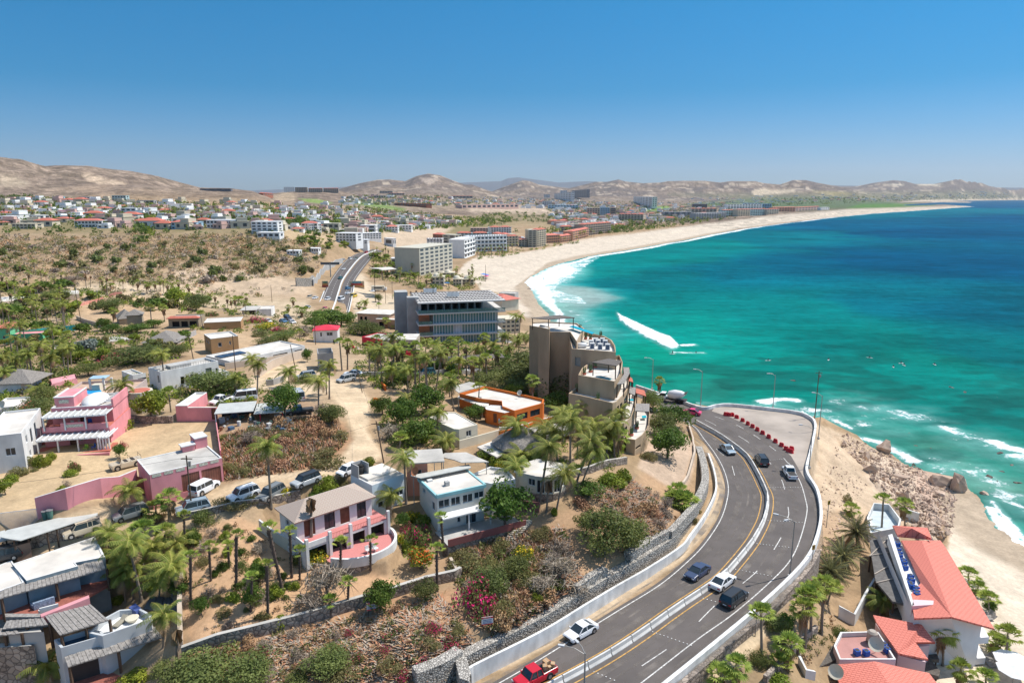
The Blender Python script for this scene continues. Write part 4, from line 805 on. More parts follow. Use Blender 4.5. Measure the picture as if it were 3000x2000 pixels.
def opening(parent,P,h,kind,dep=.16):
 a,c,e,f=h[:4]
 if kind in('win','slide'):
  b=MB();fr=.06;n=2 if(c-a)>1 else 1
  def bx(u0,u1,z0,z1):
   q=[P(u0,z0,dep-.01),P(u1,z0,dep-.01),P(u1,z1,dep-.01),P(u0,z1,dep-.01),P(u0,z0,dep-.07),P(u1,z0,dep-.07),P(u1,z1,dep-.07),P(u0,z1,dep-.07)]
   b.add(q,[(4,5,6,7),(0,4,7,3),(5,1,2,6),(7,6,2,3),(0,1,5,4)])
  bx(a,c,e,e+fr);bx(a,c,f-fr,f);bx(a,a+fr,e+fr,f-fr);bx(c-fr,c,e+fr,f-fr)
  if n==2:m=(a+c)/2;bx(m-fr/2,m+fr/2,e+fr,f-fr)
  w_=b.build('window',FRAMEW if kind=='win' else FRAMED,parent)
  MB().add([P(a,e,dep),P(c,e,dep),P(c,f,dep),P(a,f,dep)],[(0,1,2,3)]).build('pane',GLASS,w_)
 elif kind=='door':
  MB().add([P(a,e,dep-.06),P(c,e,dep-.06),P(c,f,dep-.06),P(a,f,dep-.06)],[(0,1,2,3)]).build('door',mat('brown_door',(.17,.07,.04),.7,.25,2),parent)
 elif kind=='gate':
  g=MB().add([P(a,e,dep-.08),P(c,e,dep-.08),P(c,f,dep-.08),P(a,f,dep-.08)],[(0,1,2,3)]).build('garage_door',mat('garage_door',(.26,.10,.065),.75,.15,2),parent)
  m=(a+c)/2;b=MB()
  for u in[a+(c-a)*k/8 for k in range(1,8)]:
   b.add([P(u-.02,e,dep-.10),P(u+.02,e,dep-.10),P(u+.02,f,dep-.10),P(u-.02,f,dep-.10)],[(0,1,2,3)])
  b.build('batten',mat('batten_wood',(.15,.055,.04),.75,.15,2),g)
 else:
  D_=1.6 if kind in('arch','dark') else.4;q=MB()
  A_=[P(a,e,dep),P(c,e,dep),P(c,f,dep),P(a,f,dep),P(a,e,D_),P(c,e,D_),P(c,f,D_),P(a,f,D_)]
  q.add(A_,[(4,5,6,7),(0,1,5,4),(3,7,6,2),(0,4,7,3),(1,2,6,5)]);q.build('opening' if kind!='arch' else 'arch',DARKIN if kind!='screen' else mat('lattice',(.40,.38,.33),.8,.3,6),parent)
class Bld:
 def __init__(s,name,label,cat,A,B,z,C=None,D=None,group=None):
  a=Vector(at(*A,z));b=Vector(at(*B,z));s.W=(b-a).length;s.ang=math.atan2(b.y-a.y,b.x-a.x);s.z=z
  if C:c=Vector(at(*C,z))-a;D=abs(-math.sin(s.ang)*c.x+math.cos(s.ang)*c.y)
  s.D=D;s.zg=gh(a.x,a.y);s.o=a
  s.t=thing(name,label,cat,(a.x,a.y,0),s.ang,group)
 def loc(s,px,py,z):
  q=Vector(at(px,py,z))-s.o;c,n=math.cos(s.ang),math.sin(s.ang);return(c*q.x+n*q.y,-n*q.x+c*q.y)
 def ww(s,x,y):c,n=math.cos(s.ang),math.sin(s.ang);return(s.o.x+c*x-n*y,s.o.y+n*x+c*y)
 def vol(s,x0,y0,x1,y1,z0,z1,wm=WHITE,rm=ROOFW,par=.35,holes=(),name='wall',pt=.2,capm=None):
  """holes: (side, u0, u1, top below z1, height, kind)"""
  if z0 is None:z0=min(gh(*s.ww(x,y)) for x in(x0,x1) for y in(y0,y1))-.6
  b=MB();S4={'F':((x0,y0),(x1,y0)),'R':((x1,y0),(x1,y1)),'B':((x1,y1),(x0,y1)),'L':((x0,y1),(x0,y0))};todo=[]
  for k,(p,q) in S4.items():
   L=math.hypot(q[0]-p[0],q[1]-p[1]);hs=[]
   for h in holes:
    if h[0]!=k:continue
    u0,u1=h[1],h[2]
    if k=='L':u0,u1=L-u1,L-u0
    zt=z1-h[3];hs.append((u0,u1,max(zt-h[4],z0+.01),zt,h[5]))
   P=wallgrid(b,p,q,z0,z1,hs);todo+=[(P,h) for h in hs]
  w_=b.build(name,wm,s.t)
  for P,h in todo:opening(s.t,P,h,h[4])
  r=MB();e=pt if par>0 else 0
  r.add([(x0+e,y0+e,z1-par),(x1-e,y0+e,z1-par),(x1-e,y1-e,z1-par),(x0+e,y1-e,z1-par)],[(0,1,2,3)]);r.build('roof',rm,s.t)
  if par>0:
   p=MB();o_=.004
   O=[(x0-o_,y0-o_),(x1+o_,y0-o_),(x1+o_,y1+o_),(x0-o_,y1+o_)];I=[(x0+e,y0+e),(x1-e,y0+e),(x1-e,y1-e),(x0+e,y1-e)]
   vs=[(*q,z1+.003) for q in O]+[(*q,z1+.003) for q in I]+[(*q,z1-par) for q in I]+[(*q,z1-.08) for q in O]
   p.add(vs,[(i,(i+1)%4,4+(i+1)%4,4+i) for i in range(4)]+[(4+i,4+(i+1)%4,8+(i+1)%4,8+i) for i in range(4)]+[(12+i,12+(i+1)%4,(i+1)%4,i) for i in range(4)])
   p.build('parapet',capm or wm,s.t)
  return w_
 def box(s,name,x0,y0,z0,x1,y1,z1,m,parent=None):return MB().box(x0,y0,z0,x1,y1,z1).build(name,m,parent or s.t)
 def hip(s,x0,y0,x1,y1,z,rise,m=REDT,name='roof',ridge=None,gable=False,th=.14):
  w_,d=x1-x0,y1-y0;b=MB()
  if w_>=d:i_=0 if gable else min(d/2,w_*.45) if ridge is None else ridge;r0,r1=(x0+i_,(y0+y1)/2),(x1-i_,(y0+y1)/2)
  else:i_=0 if gable else min(w_/2,d*.45);r0,r1=((x0+x1)/2,y0+i_),((x0+x1)/2,y1-i_)
  vs=[(x0,y0,z),(x1,y0,z),(x1,y1,z),(x0,y1,z),(*r0,z+rise),(*r1,z+rise)]+[(x0,y0,z-th),(x1,y0,z-th),(x1,y1,z-th),(x0,y1,z-th)]
  fs=[(0,1,5,4),(1,2,5),(2,3,4,5),(3,0,4)] if w_>=d else[(0,1,4),(1,2,5,4),(2,3,5),(3,0,4,5)]
  fs+=[(6,7,1,0),(7,8,2,1),(8,9,3,2),(9,6,0,3),(9,8,7,6)];b.add(vs,fs);return b.build(name,m,s.t)
 def pergola(s,x0,y0,x1,y1,z,m=STICK,posts=True,zg=None,name='pergola_roof',tilt=0,step=.9,pm=None,ps=(3,2)):
  b=MB();zf=lambda y:z+tilt*(y-y0)/(y1-y0);n=max(2,int((x1-x0)/step))
  for i in range(n):
   a=x0+(x1-x0)*i/n;c=x0+(x1-x0)*(i+.94)/n;q=.03*(i%2)
   b.add([(a,y0,zf(y0)+q),(c,y0,zf(y0)+q),(c,y1,zf(y1)+q),(a,y1,zf(y1)+q),(a,y0,zf(y0)-.1),(c,y0,zf(y0)-.1),(c,y1,zf(y1)-.1),(a,y1,zf(y1)-.1)],[(0,1,2,3),(7,6,5,4),(4,5,1,0),(5,6,2,1),(6,7,3,2),(7,4,0,3)])
  r=b.build(name,m,s.t)
  if posts:
   for i in range(ps[0]):
    for j in range(ps[1]):
     x=x0+.2+(x1-x0-.4)*i/max(ps[0]-1,1);y=y0+.2+(y1-y0-.4)*j/max(ps[1]-1,1)
     MB().box(x-.09,y-.09,(zg if zg is not None else z-2.6),x+.09,y+.09,zf(y)-.1).build('post',pm or WOODD,s.t)
  return r
def prismb(s_or_name,px,z1,z0=None,wm=WHITE,rm=ROOFW,par=.3,parent=None,parm=None,zin=None,holes=()):
 """polygon block given by photo pixels of its top outline; returns world polygon"""
 P=W_(px,z1);n=len(P);A=sum(P[i][0]*P[(i+1)%n][1]-P[(i+1)%n][0]*P[i][1] for i in range(n))
 flip=A<0
 if flip:P=P[::-1]
 if z0 is None:z0=min(gh(*p) for p in P)-.5
 b=MB();todo=[]
 for i in range(n):
  p,q=P[i],P[(i+1)%n];L=math.hypot(q[0]-p[0],q[1]-p[1]);k=(n-2-i)%n if flip else i;hs=[]
  for h in holes:
   if h[0]==k:
    u0,u1=h[1]*L,h[2]*L
    if flip:u0,u1=L-u1,L-u0
    hs.append((u0,u1,z1-h[3]-h[4],z1-h[3],h[5]))
  Pf=wallgrid(b,p,q,z0,z1,hs,.15);todo+=[(Pf,h) for h in hs]
 w_=b.build('wall',wm,parent)
 for Pf,h in todo:opening(parent,Pf,h,h[4],.15)
 c=Vector((sum(p[0] for p in P)/n,sum(p[1] for p in P)/n));e=.22
 I=[]
 for p in P:d=(c-Vector(p));I.append(tuple(Vector(p)+d.normalized()*e*1.3))
 r=MB();r.add([(*p,z1-par) for p in I],[tuple(range(n))]);r.build('roof',rm,parent)
 if par>0:
  p_=MB();p_.add([(*p,z1+.004) for p in P]+[(*p,z1+.004) for p in I]+[(*p,z1-par) for p in I],[(i,(i+1)%n,n+(i+1)%n,n+i) for i in range(n)]+[(n+i,n+(i+1)%n,2*n+(i+1)%n,2*n+i) for i in range(n)]);p_.build('parapet',parm or wm,parent)
 return P
def slab(px,z,th,m,name,parent=None,label=None,cat=None,zz=None):
 P=W_(px,z);n=len(P);b=MB();b.prism(P,z-th,z,bottom=True);o=b.build(name,m,parent)
 if label:tag(o,label,cat)
 return o
def rootat(name,label,cat,px,py,group=None):
 return thing(name,label,cat,(0,0,0),0,group)
def fwall(name,pts,h,th,m,label,cat='wall',mt=None,zb=None,taper=None):
 l=[]
 for p in pts:q=G(*p);l.append((q[0],q[1]))
 L=[l[0]]
 for a,c in zip(l,l[1:]):
  k=max(1,int(math.hypot(c[0]-a[0],c[1]-a[1])/2.5))
  for i in range(1,k+1):L.append((a[0]+(c[0]-a[0])*i/k,a[1]+(c[1]-a[1])*i/k))
 return wallstrip(name,L,0,h,th,m,label,cat,zf=(lambda x,y:gh(x,y)) if zb is None else(lambda x,y:zb),mt=mt,taper=taper)
SALM=mat('salmon_plaster',(.70,.30,.20),.85,.08,.5);ORNG=mat('orange_plaster',(.66,.17,.03),.85,.12,.5);LBLUE=mat('pale_blue_plaster',(.62,.70,.74),.85,.08,.5);TEALP=mat('teal_trim',(.30,.55,.56),.7,.1)
BRICK=mat('red_brick',(.30,.09,.075),.9,.2,3.0,.3,kind='brick',col2=(.45,.30,.27));PTILE=mat('pink_paving',(.60,.24,.22),.85,.14,2.2,kind='brick',col2=(.50,.17,.16));TANT=mat('tan_roof_tile',(.47,.40,.33),.9,.15,1.2,.5,kind='brick',col2=(.36,.20,.16))
OCHRE=mat('ochre_plaster',(.42,.25,.12),.88,.10,.4);REDW=mat('red_plaster',(.60,.03,.06),.8,.1);GREENP=mat('green_plaster',(.14,.50,.26),.85,.1);TURQ=mat('turquoise_wall',(.02,.33,.36),.8,.15)
REDSHEET=mat('red_sheet_roof',(.66,.04,.07),.6,.1);BEIGEW=mat('beige_wall',(.56,.46,.36),.88,.12,.4,rnd=.06);GREYBLK=mat('grey_block',(.40,.38,.36),.92,.15,.5);METR=mat('corrugated_metal',(.52,.52,.48),.5,.12,1.0,spec=.4);POOL=mat('pool_water',(.02,.42,.50),.1,.1,spec=.5);STUC=mat('mauve_stucco',(.50,.40,.36),.9,.1)
SILL=.9
# --- tile roofed white house
h=Bld('tile_roofed_house','white two storey house with hipped tan tile roof and arcaded balcony above the pink patio','house',(862,1533),(1102,1453),24.4,(780,1494));W,D=h.W,h.D
fr=[(.09,.23),(.35,.49),(.56,.69),(.79,.92)]
h.vol(.5,.5,W-.5,D-.5,21.3,24.3,WHITE,par=0,holes=[('F',a*(W-1),b_*(W-1),.3,2.3,'door' if i%2==0 else 'slide') for i,(a,b_) in enumerate(fr)]+[('L',2.2,3.4,.8,.9,'win')])
lo=[(.03,.24),(.29,.48),(.54,.71),(.76,.96)]
h.vol(.4,-2.0,W+.6,D-.6,None,21.5,WHITE,PTILE,par=0,holes=[('F',a*W,b_*W,.35,2.1,'arch') for a,b_ in lo]+[('L',3,4.2,.9,1.0,'win'),('L',5.2,6.4,.9,1.0,'win')])
h.hip(0,0,W,D,24.42,1.5,TANT)
for i,f in enumerate((.0,.265,.51,.735,.985)):
 x=.4+f*(W+.2);MB().box(x-.05,-2.25,18.6,x+.35,-1.85,22.75).build('pillar',WHITE,h.t)
for i,(a,b_) in enumerate(((.0,.265),(.265,.51),(.51,.735),(.735,.985))):
 x0,x1=.75+a*(W+.2),.35+b_*(W+.2)
 if i==0:MB().box(x0,-2.1,21.5,x1,-1.95,22.2).build('railing',WHITE,h.t)
 else:
  b=MB();b.bar((x0,-2.03,22.3),(x1,-2.03,22.3),.05,.05);k=int((x1-x0)/.22)
  for j in range(k):x=x0+(x1-x0)*(j+.5)/k;b.bar((x,-2.03,21.5),(x,-2.03,22.3),.03,.03)
  b.build('railing',TERRA,h.t)
MB().box(.25,-2.0,21.5,.42,.6,22.25).build('railing',WHITE,h.t)
PC=[(940,1632),(975,1608),(1060,1575),(1128,1553),(1150,1562),(1160,1583),(1148,1607),(1115,1628),(1070,1643),(1020,1650),(970,1648)]
pp=spline(W_(PC[3:],19.3),5);poly=W_(PC[:3],19.3)+pp
b=MB();b.prism(poly,15.5,19.3,0,top=True,mt=1);pt=b.build('patio',[STONE,PTILE]);tag(pt,'curved pink paved patio on a rubble stone wall below the tile roofed house','patio')
wallstrip('patio_rim',pp,19.25,.75,.35,WHITE,None,None,parent=pt)
# --- house with water tank
h=Bld('water_tank_house','pale blue white house with gently sloped roof and black water tank box','house',(1090,1421),(1184,1388),24.8,(1031,1388));W,D=h.W,h.D
h.vol(0,0,W,D,None,24.8,LBLUE,ROOFW,.05,holes=[('F',W*.16,W*.32,3.0,.9,'win'),('F',W*.38,W*.52,2.9,2.0,'slide'),('F',W*.72,W*.95,2.3,.9,'win'),('L',D*.3,D*.5,2.6,.9,'win')],capm=WHITE)
MB().box(W*.08,D*.3,24.74,W*.97,D*.97,25.05).build('roof_slab',ROOFW,h.t)
x,y=h.loc(1066,1392,25);b=MB();b.box(x-.95,y,24.8,x-.8,y+1.8,26.7);b.box(x+.8,y,24.8,x+.95,y+1.8,26.7);b.box(x-.95,y+1.8,24.8,x+.95,y+1.95,26.7);tb=b.build('tank_box',GREYC,h.t)
b=MB();b.cyl(x,y+.95,24.8,26.2,.6,14);b.cyl(x,y+.95,26.2,26.5,.6,14,r1=.25);b.build('water_tank',RUBBER,tb,True)
# --- teal trimmed house
h=Bld('teal_trimmed_house','two storey cream house with teal roof fascia and brick fenced terrace','house',(1278,1451),(1421,1419),24.4,(1212,1402));W,D=h.W,h.D
h.vol(.2,.2,W-.1,D,None,24.3,mat('offwhite_plaster',(.68,.66,.60),.85,.08),ROOFW,.0,holes=[('F',W*.03,W*.25,.9,1.25,'win'),('F',W*.28,W*.47,.9,1.25,'win'),('F',W*.52,W*.73,.9,1.25,'win'),('F',W*.76,W*.96,.9,1.0,'win'),('F',W*.40,W*.47,4.0,1.0,'win'),('F',W*.58,W*.80,3.6,2.0,'win'),('L',1.0,2.0,1.6,1.3,'win'),('L',4.5,5.6,.9,.8,'win')])
b=MB()
for q in((0,-.1,W,.2),(-.1,0,.2,D),(W-.1,0,W+.2,D)):b.box(q[0],q[1],23.95,q[2],q[3],24.45)
b.build('fascia',TEALP,h.t);MB().add([(.2,.2,24.32),(W-.1,.2,24.32),(W-.1,D,24.32),(.2,D,24.32)],[(0,1,2,3)]).build('roof_deck',ROOFW,h.t)
h.box('porch_roof',.3,-1.7,21.2,W+.5,.18,21.4,WHITE)
for f in(.55,1.0):h.box('post',W*f,-1.6,18.3,W*f+.2,-1.4,21.2,WHITE)
h.box('terrace',-.3,-4.5,15.8,W*1.55,.1,18.7,STONE);h.box('terrace_floor',-.25,-4.45,18.7,W*1.54,.1,18.78,mat('grey_tile',(.45,.43,.40),.9));h.box('brick_fence',-.3,-4.65,18.7,W*1.56,-4.5,19.75,BRICK)
h.box('air_conditioner',W*.32,D*.32,24.32,W*.40,D*.42,25.0,GREYC);h.box('roof_hatch',W*.1,D*.7,24.32,W*.2,D*.78,24.6,WHITE)
# --- salmon house and canopies
h=Bld('salmon_house','salmon coloured house with flat grey roof and barred window beside the dirt road','house',(1192,1356),(1252,1352),26.2,(1142,1326));W,D=h.W,h.D
h.vol(0,0,W,D,None,26.1,SALM,ROOFG,0,holes=[('F',W*.15,W*.7,1.1,1.0,'win')]);h.box('roof_slab',-.3,-.4,26.1,W+2.6,D+.3,26.28,ROOFG)
for x in(W+1.0,W+2.4):h.box('post',x,0,22,x+.1,.1,26.1,STEEL)
for px,z,lb in[([(1286,1336),(1304,1326),(1366,1324),(1432,1352),(1352,1354),(1330,1346)],25.6,'large grey sheet canopy right of the salmon house'),([(1203,1392),(1232,1400),(1380,1369),(1374,1359)],25.0,'long narrow metal roof between the salmon house and the teal trimmed house')]:
 t=thing('canopy',lb,'canopy');slab(px,z,.12,METR if 'narrow' in lb else ROOFG,'canopy_roof',t)
 for i in(0,2,3):X,Y=at(*px[i],z);c=Vector((X,Y));m_=Vector(at(sum(p[0] for p in px)/len(px),sum(p[1] for p in px)/len(px),z));c+=(m_-c).normalized()*.4;MB().box(c.x-.06,c.y-.06,gh(c.x,c.y)-.2,c.x+.06,c.y+.06,z-.1).build('post',STEEL,t)
t=thing('annex_house','low white roofed annex between the teal trimmed house and the round house','house');prismb(t,[(1382,1388),(1436,1366),(1485,1372),(1510,1402),(1440,1416),(1408,1410)],23.8,parent=t)
# --- round house
t=thing('round_house','small cream house with a curved front of white framed windows on a stone base','house')
RH=[(1510,1383),(1518,1366),(1575,1347),(1655,1362),(1664,1372),(1660,1384),(1645,1392),(1622,1398),(1598,1399),(1570,1396),(1545,1390)]
prismb(t,RH,24.0,21.2,CREAM,ROOFW,.15,t,holes=[(9,.1,.9,.5,1.1,'win'),(8,.1,.9,.5,2.1,'win'),(7,.1,.9,.5,2.1,'win'),(6,.1,.9,.5,2.1,'win'),(5,.1,.9,.5,1.4,'win')])
P=W_(RH,24.0);c=Vector((sum(p[0] for p in P)/len(P),sum(p[1] for p in P)/len(P)));Q=[tuple(c+(Vector(p)-c)*1.02) for p in P];MB().prism(Q,17,21.25).build('stone_base',STONE,t)
Q=[tuple(c+(Vector(p)-c)*1.05) for p in P];MB().prism(Q,24.0,24.15,bottom=True).build('roof_edge',ROOFW,t)
# --- cream house
t=thing('cream_house','single storey cream house with white flat roof and rounded corner behind the tall palms','house')
prismb(t,[(1257,1222),(1305,1206),(1334,1207),(1399,1243),(1345,1257),(1330,1256),(1300,1243)],25.6,None,CREAM,ROOFW,.12,t,holes=[(3,.35,.62,.7,1.1,'win')])
fwall('garden_wall',[(1345,1315),(1400,1300),(1462,1282)],1.6,.25,CREAM,'stepped cream garden wall below the cream house')
t=thing('terrace_roof','bright white curved terrace roof beside the round thatch','canopy');slab([(1398,1308),(1440,1292),(1490,1280),(1530,1290),(1540,1310),(1480,1325),(1455,1338)],23.2,.25,ROOFW,'roof',t);slab([(1402,1308),(1440,1294),(1490,1283),(1526,1292),(1535,1308),(1480,1322),(1457,1334)],22.9,3,CREAM,'wall',t)
def palapa(px,py,z,r,hgt,label,n=18,zp=None,sq=1.0,rz=0):
 X,Y=at(px,py,z);t=thing('palapa',label,'thatched roof',(X,Y,z),R(rz));b=MB();rng=random.Random(px);vs=[(0,0,hgt)];fs=[];rings=4
 for k in range(1,rings+1):
  for i in range(n*2):
   a=math.pi*i/n;rr_=r*k/rings*(1+(.07*rng.uniform(-1,1) if k==rings else.015*rng.uniform(-1,1)));vs.append((rr_*math.cos(a),rr_*sq*math.sin(a),hgt*(1-k/rings)**1.12+(-.35 if k==rings else 0)+rng.uniform(-.06,.06)))
 m=n*2;fs=[(0,1+i,1+(i+1)%m) for i in range(m)]
 for k in range(rings-1):fs+=[(1+k*m+i,1+(k+1)*m+i,1+(k+1)*m+(i+1)%m,1+k*m+(i+1)%m) for i in range(m)]
 b.add(vs,fs);b.build('thatch',THATCH,t)
 for i in range(5):a=2*math.pi*i/5+.4;MB().cyl(r*.72*math.cos(a),r*.72*sq*math.sin(a),-2.6,.3,.1,6).build('post',WOODD,t)
palapa(1528,1290,24.0,5.2,2.9,'large round grey palm thatch roof between the tall coconut palms')
# --- orange house
t=thing('orange_house','long orange house with white flat roofs and orange parapets','house')
zo=25.0
prismb(t,[(1346,1152),(1420,1131),(1500,1147),(1594,1169),(1590,1181),(1508,1203),(1472,1190),(1470,1175),(1400,1166)],zo,None,ORNG,ROOFW,.55,t,holes=[(4,.1,.45,.9,1.3,'slide'),(4,.55,.92,.9,1.3,'slide')])
prismb(t,[(1420,1192),(1438,1186),(1470,1188),(1504,1200),(1500,1205),(1478,1209),(1425,1199)],zo-.5,None,ORNG,ROOFW,.05,t,parm=WHITE,holes=[(5,.42,.62,.5,1.9,'door')])
slab([(1340,1163),(1345,1158),(1433,1180),(1431,1190),(1412,1190)],zo-.8,.2,ROOFW,'porch_roof',t)
for p in((1343,1165),(1412,1188),(1430,1187)):X,Y=at(*p,zo-1);MB().box(X-.12,Y-.12,20,X+.12,Y+.12,zo-1).build('post',CREAM,t)
slab([(1323,1133),(1375,1118),(1426,1127),(1344,1150)],zo-.4,.15,ROOFG,'metal_roof',t)
slab([(1508,1207),(1590,1178),(1596,1181),(1510,1213)],zo-1.0,.12,ROOFW,'awning',t)
fwall('orange_wall',[(1540,1255),(1590,1240),(1655,1222)],1.0,.3,ORNG,'low orange garden wall with white coping between the orange house and the condominium',mt=WHITE)
fwall('orange_wall',[(1462,1290),(1500,1283)],1.8,.3,ORNG,'short orange wall panel beside the bright white terrace roof')
fwall('orange_wall',[(1095,1182),(1116,1185)],1.3,.3,ORNG,'small orange gate wall on the dirt road edge left of the dark trees',zb=None)
fwall('orange_wall',[(1118,1132),(1130,1145)],1.2,.35,ORNG,'low orange ramp wall above the dirt road')
fwall('patio_wall',[(1462,1262),(1520,1262),(1560,1230)],.8,.25,WHITE,'low white rimmed patio wall in front of the orange house')
b=MB();x,y=at(1560,1262,21.6);slab([(1500,1262),(1590,1246),(1660,1236),(1690,1262),(1600,1290),(1550,1290)],22.3,.3,mat('pale_paving',(.55,.50,.44),.9),'terrace',None,'pale paved terrace between the orange house and the palms','terrace')
# --- curved condominium
t=thing('curved_condominium','stepped tan concrete condominium with curved terraces above the sea','apartment building')
CL=mat('condo_concrete',(.47,.345,.225),.9,.22,.35,.1,detail=8,stretch=(1,1,.35));DECK=mat('pale_deck',(.66,.62,.56),.9)
def tier(px,z,z0,par=.9,holes=(),dm=DECK):return prismb(t,px,z,z0,CL,dm,par,t,holes=holes)
tier([(1551,953),(1580,958),(1612,972),(1672,972),(1690,1000),(1712,962),(1690,946),(1600,942),(1560,944)],34.4,None,.3,holes=[(1,.2,.5,3.4,1.2,'win')])
tier([(1578,957),(1610,964),(1611,958),(1583,951)],35.6,None,.15)
tier([(1676,1021),(1740,1026),(1804,1031),(1802,1012),(1792,996),(1770,984),(1742,978),(1700,970),(1665,975)],33.3,None,.8,holes=[(0,.15,.4,1.8,2.0,'screen')])
tier([(1694,1098),(1800,1117),(1813,1103),(1822,1083),(1824,1060),(1815,1040),(1740,1052),(1705,1078)],30.3,None,.9)
tier([(1666,1152),(1700,1158),(1795,1180),(1806,1176),(1826,1158),(1841,1135),(1845,1108),(1835,1090),(1760,1110),(1700,1125)],27.2,None,.8,holes=[(3,.1,.4,1.2,1.9,'slide'),(3,.55,.9,1.2,1.9,'slide'),(4,.2,.8,1.2,1.9,'slide')])
tier([(1780,1235),(1828,1240),(1848,1222),(1860,1195),(1864,1165),(1858,1140),(1830,1150),(1800,1180)],24.8,None,.8,holes=[(1,.1,.5,1.0,1.9,'slide')])
tier([(1835,1284),(1861,1288),(1880,1275),(1897,1255),(1903,1230),(1903,1205),(1890,1185),(1858,1195),(1845,1225)],22.2,None,.8,holes=[(1,.1,.9,1.6,.5,'dark')])
def condo_perg(px,z,m=STICK):
 t2=thing('pergola','','pergola');P=W_(px,z);MB().prism(P,z-.15,z,bottom=True).build('pergola_roof',m,t2);b=None
 for p in P:c=Vector((sum(q[0] for q in P)/4,sum(q[1] for q in P)/4));q=Vector(p)+(c-Vector(p)).normalized()*.35;MB().box(q.x-.1,q.y-.1,z-2.9,q.x+.1,q.y+.1,z-.1).build('post',WOODD,t2)
 return t2
DST=mat('dark_stick_roof',(.15,.13,.115),.95,.3,3.0,.6)
for px,z,lb,m in[([(1556,931),(1605,935),(1684,930),(1640,922)],37.3,'dark slatted pergola on the highest terrace of the curved condominium',DST),([(1733,1060),(1806,1071),(1822,1057),(1783,1050)],33.0,'dark slatted pergola over the middle pool terrace of the condominium',DST),([(1808,1125),(1828,1122),(1845,1092),(1843,1076),(1826,1075),(1828,1095)],29.8,'narrow curved stick pergola on the seaward side of the condominium',STICK),([(1843,1150),(1860,1157),(1863,1135),(1845,1132)],27.4,'small grey stick pergola above the lower plunge pool',STICK),([(1862,1150),(1893,1160),(1888,1143),(1863,1136)],25.6,'red brown wooden pergola beside the mesquite tree',TERRA),([(1861,1203),(1902,1205),(1903,1182),(1863,1181)],25.4,'grey stick pergola over the lowest terrace of the condominium',STICK),([(1842,1115),(1855,1119),(1852,1108),(1845,1103)],28.6,'tiny red brown pergola at the seaward edge of the condominium',TERRA)]:
 o=condo_perg(px,z,m);o['label']=lb
def pool(px,z,lb):o=slab(px,z,.1,POOL,'pool',None,lb,'pool');return o
pool([(1668,956),(1680,953),(1741,974),(1735,978)],34.9,'long turquoise lap pool on the top terrace of the condominium');pool([(1745,1101),(1760,1100),(1792,1108),(1786,1113)],29.8,'small green plunge pool on the middle condominium terrace')
pool([(1880,1217),(1893,1216),(1894,1223),(1881,1223)],22.0,'plunge pool under the lowest stick pergola');pool([(1841,1168),(1855,1168),(1856,1173),(1842,1173)],24.6,'small pool on the second condominium terrace')
for i,(x,y,z) in enumerate([(1700,965,33.5),(1716,988,33),(1730,990,33),(1760,985,33),(1712,1092,29.8),(1730,1085,29.8),(1745,1072,29.8),(1690,1140,26.8),(1715,1132,26.8),(1752,1168,26.8),(1850,1270,21.8),(1866,1250,21.8)]):
 X,Y=at(x,y,z);t=thing('potted_cactus','','plant',(X,Y,z-.6),0,'plants on the condominium terraces');tag(t,'potted cactus on a condo terrace',None,None,(x,y));MB().cyl(0,0,0,.6,.35,8,r1=.45).build('pot',TERRA,t);b=MB()
 for k in range(6):a=k*1.05;b.tube([(.2*math.cos(a),.2*math.sin(a),.5),(.3*math.cos(a),.3*math.sin(a),1.6+.2*(k%3))],[.1,.07],5)
 b.build('stem',mat('cactus',(.12,.18,.07),.8),t)
SOL=mat('dark_louvre',(.05,.09,.16),.3)
m0=None
for i,(x,y) in enumerate([(1735,1012),(1758,1014),(1780,1015),(1732,1004),(1752,1003),(1773,1004),(1745,998),(1765,998)]):
 X,Y=at(x,y,33.2)
 if m0 is None:
  m0=thing('rooftop_unit',None,'air conditioner');MB().box(-.55,-.4,-.2,.55,.4,1.35).build('casing',WHITE,m0);MB().box(-.38,-.42,.1,.38,-.402,1.1).build('louvre',SOL,m0);reg(m0);o=m0
 else:o=copy_tree(m0)
 o.location=(X,Y,32.5);o.rotation_euler=(0,0,R(-8));tag(o,'white rooftop air conditioning unit','air conditioner','white units on the condominium roof',(x,y))
X,Y=at(1704,1012,33);b=MB();b.tube([(-1.2,0,.6),(-1,0,.6),(1,0,.6),(1.2,0,.6)],[.3,.6,.6,.3],12);o=b.build('water_tank',WHITE,None,True,(X,Y,32.5));tag(o,'white horizontal water tank on the condominium roof','water tank')
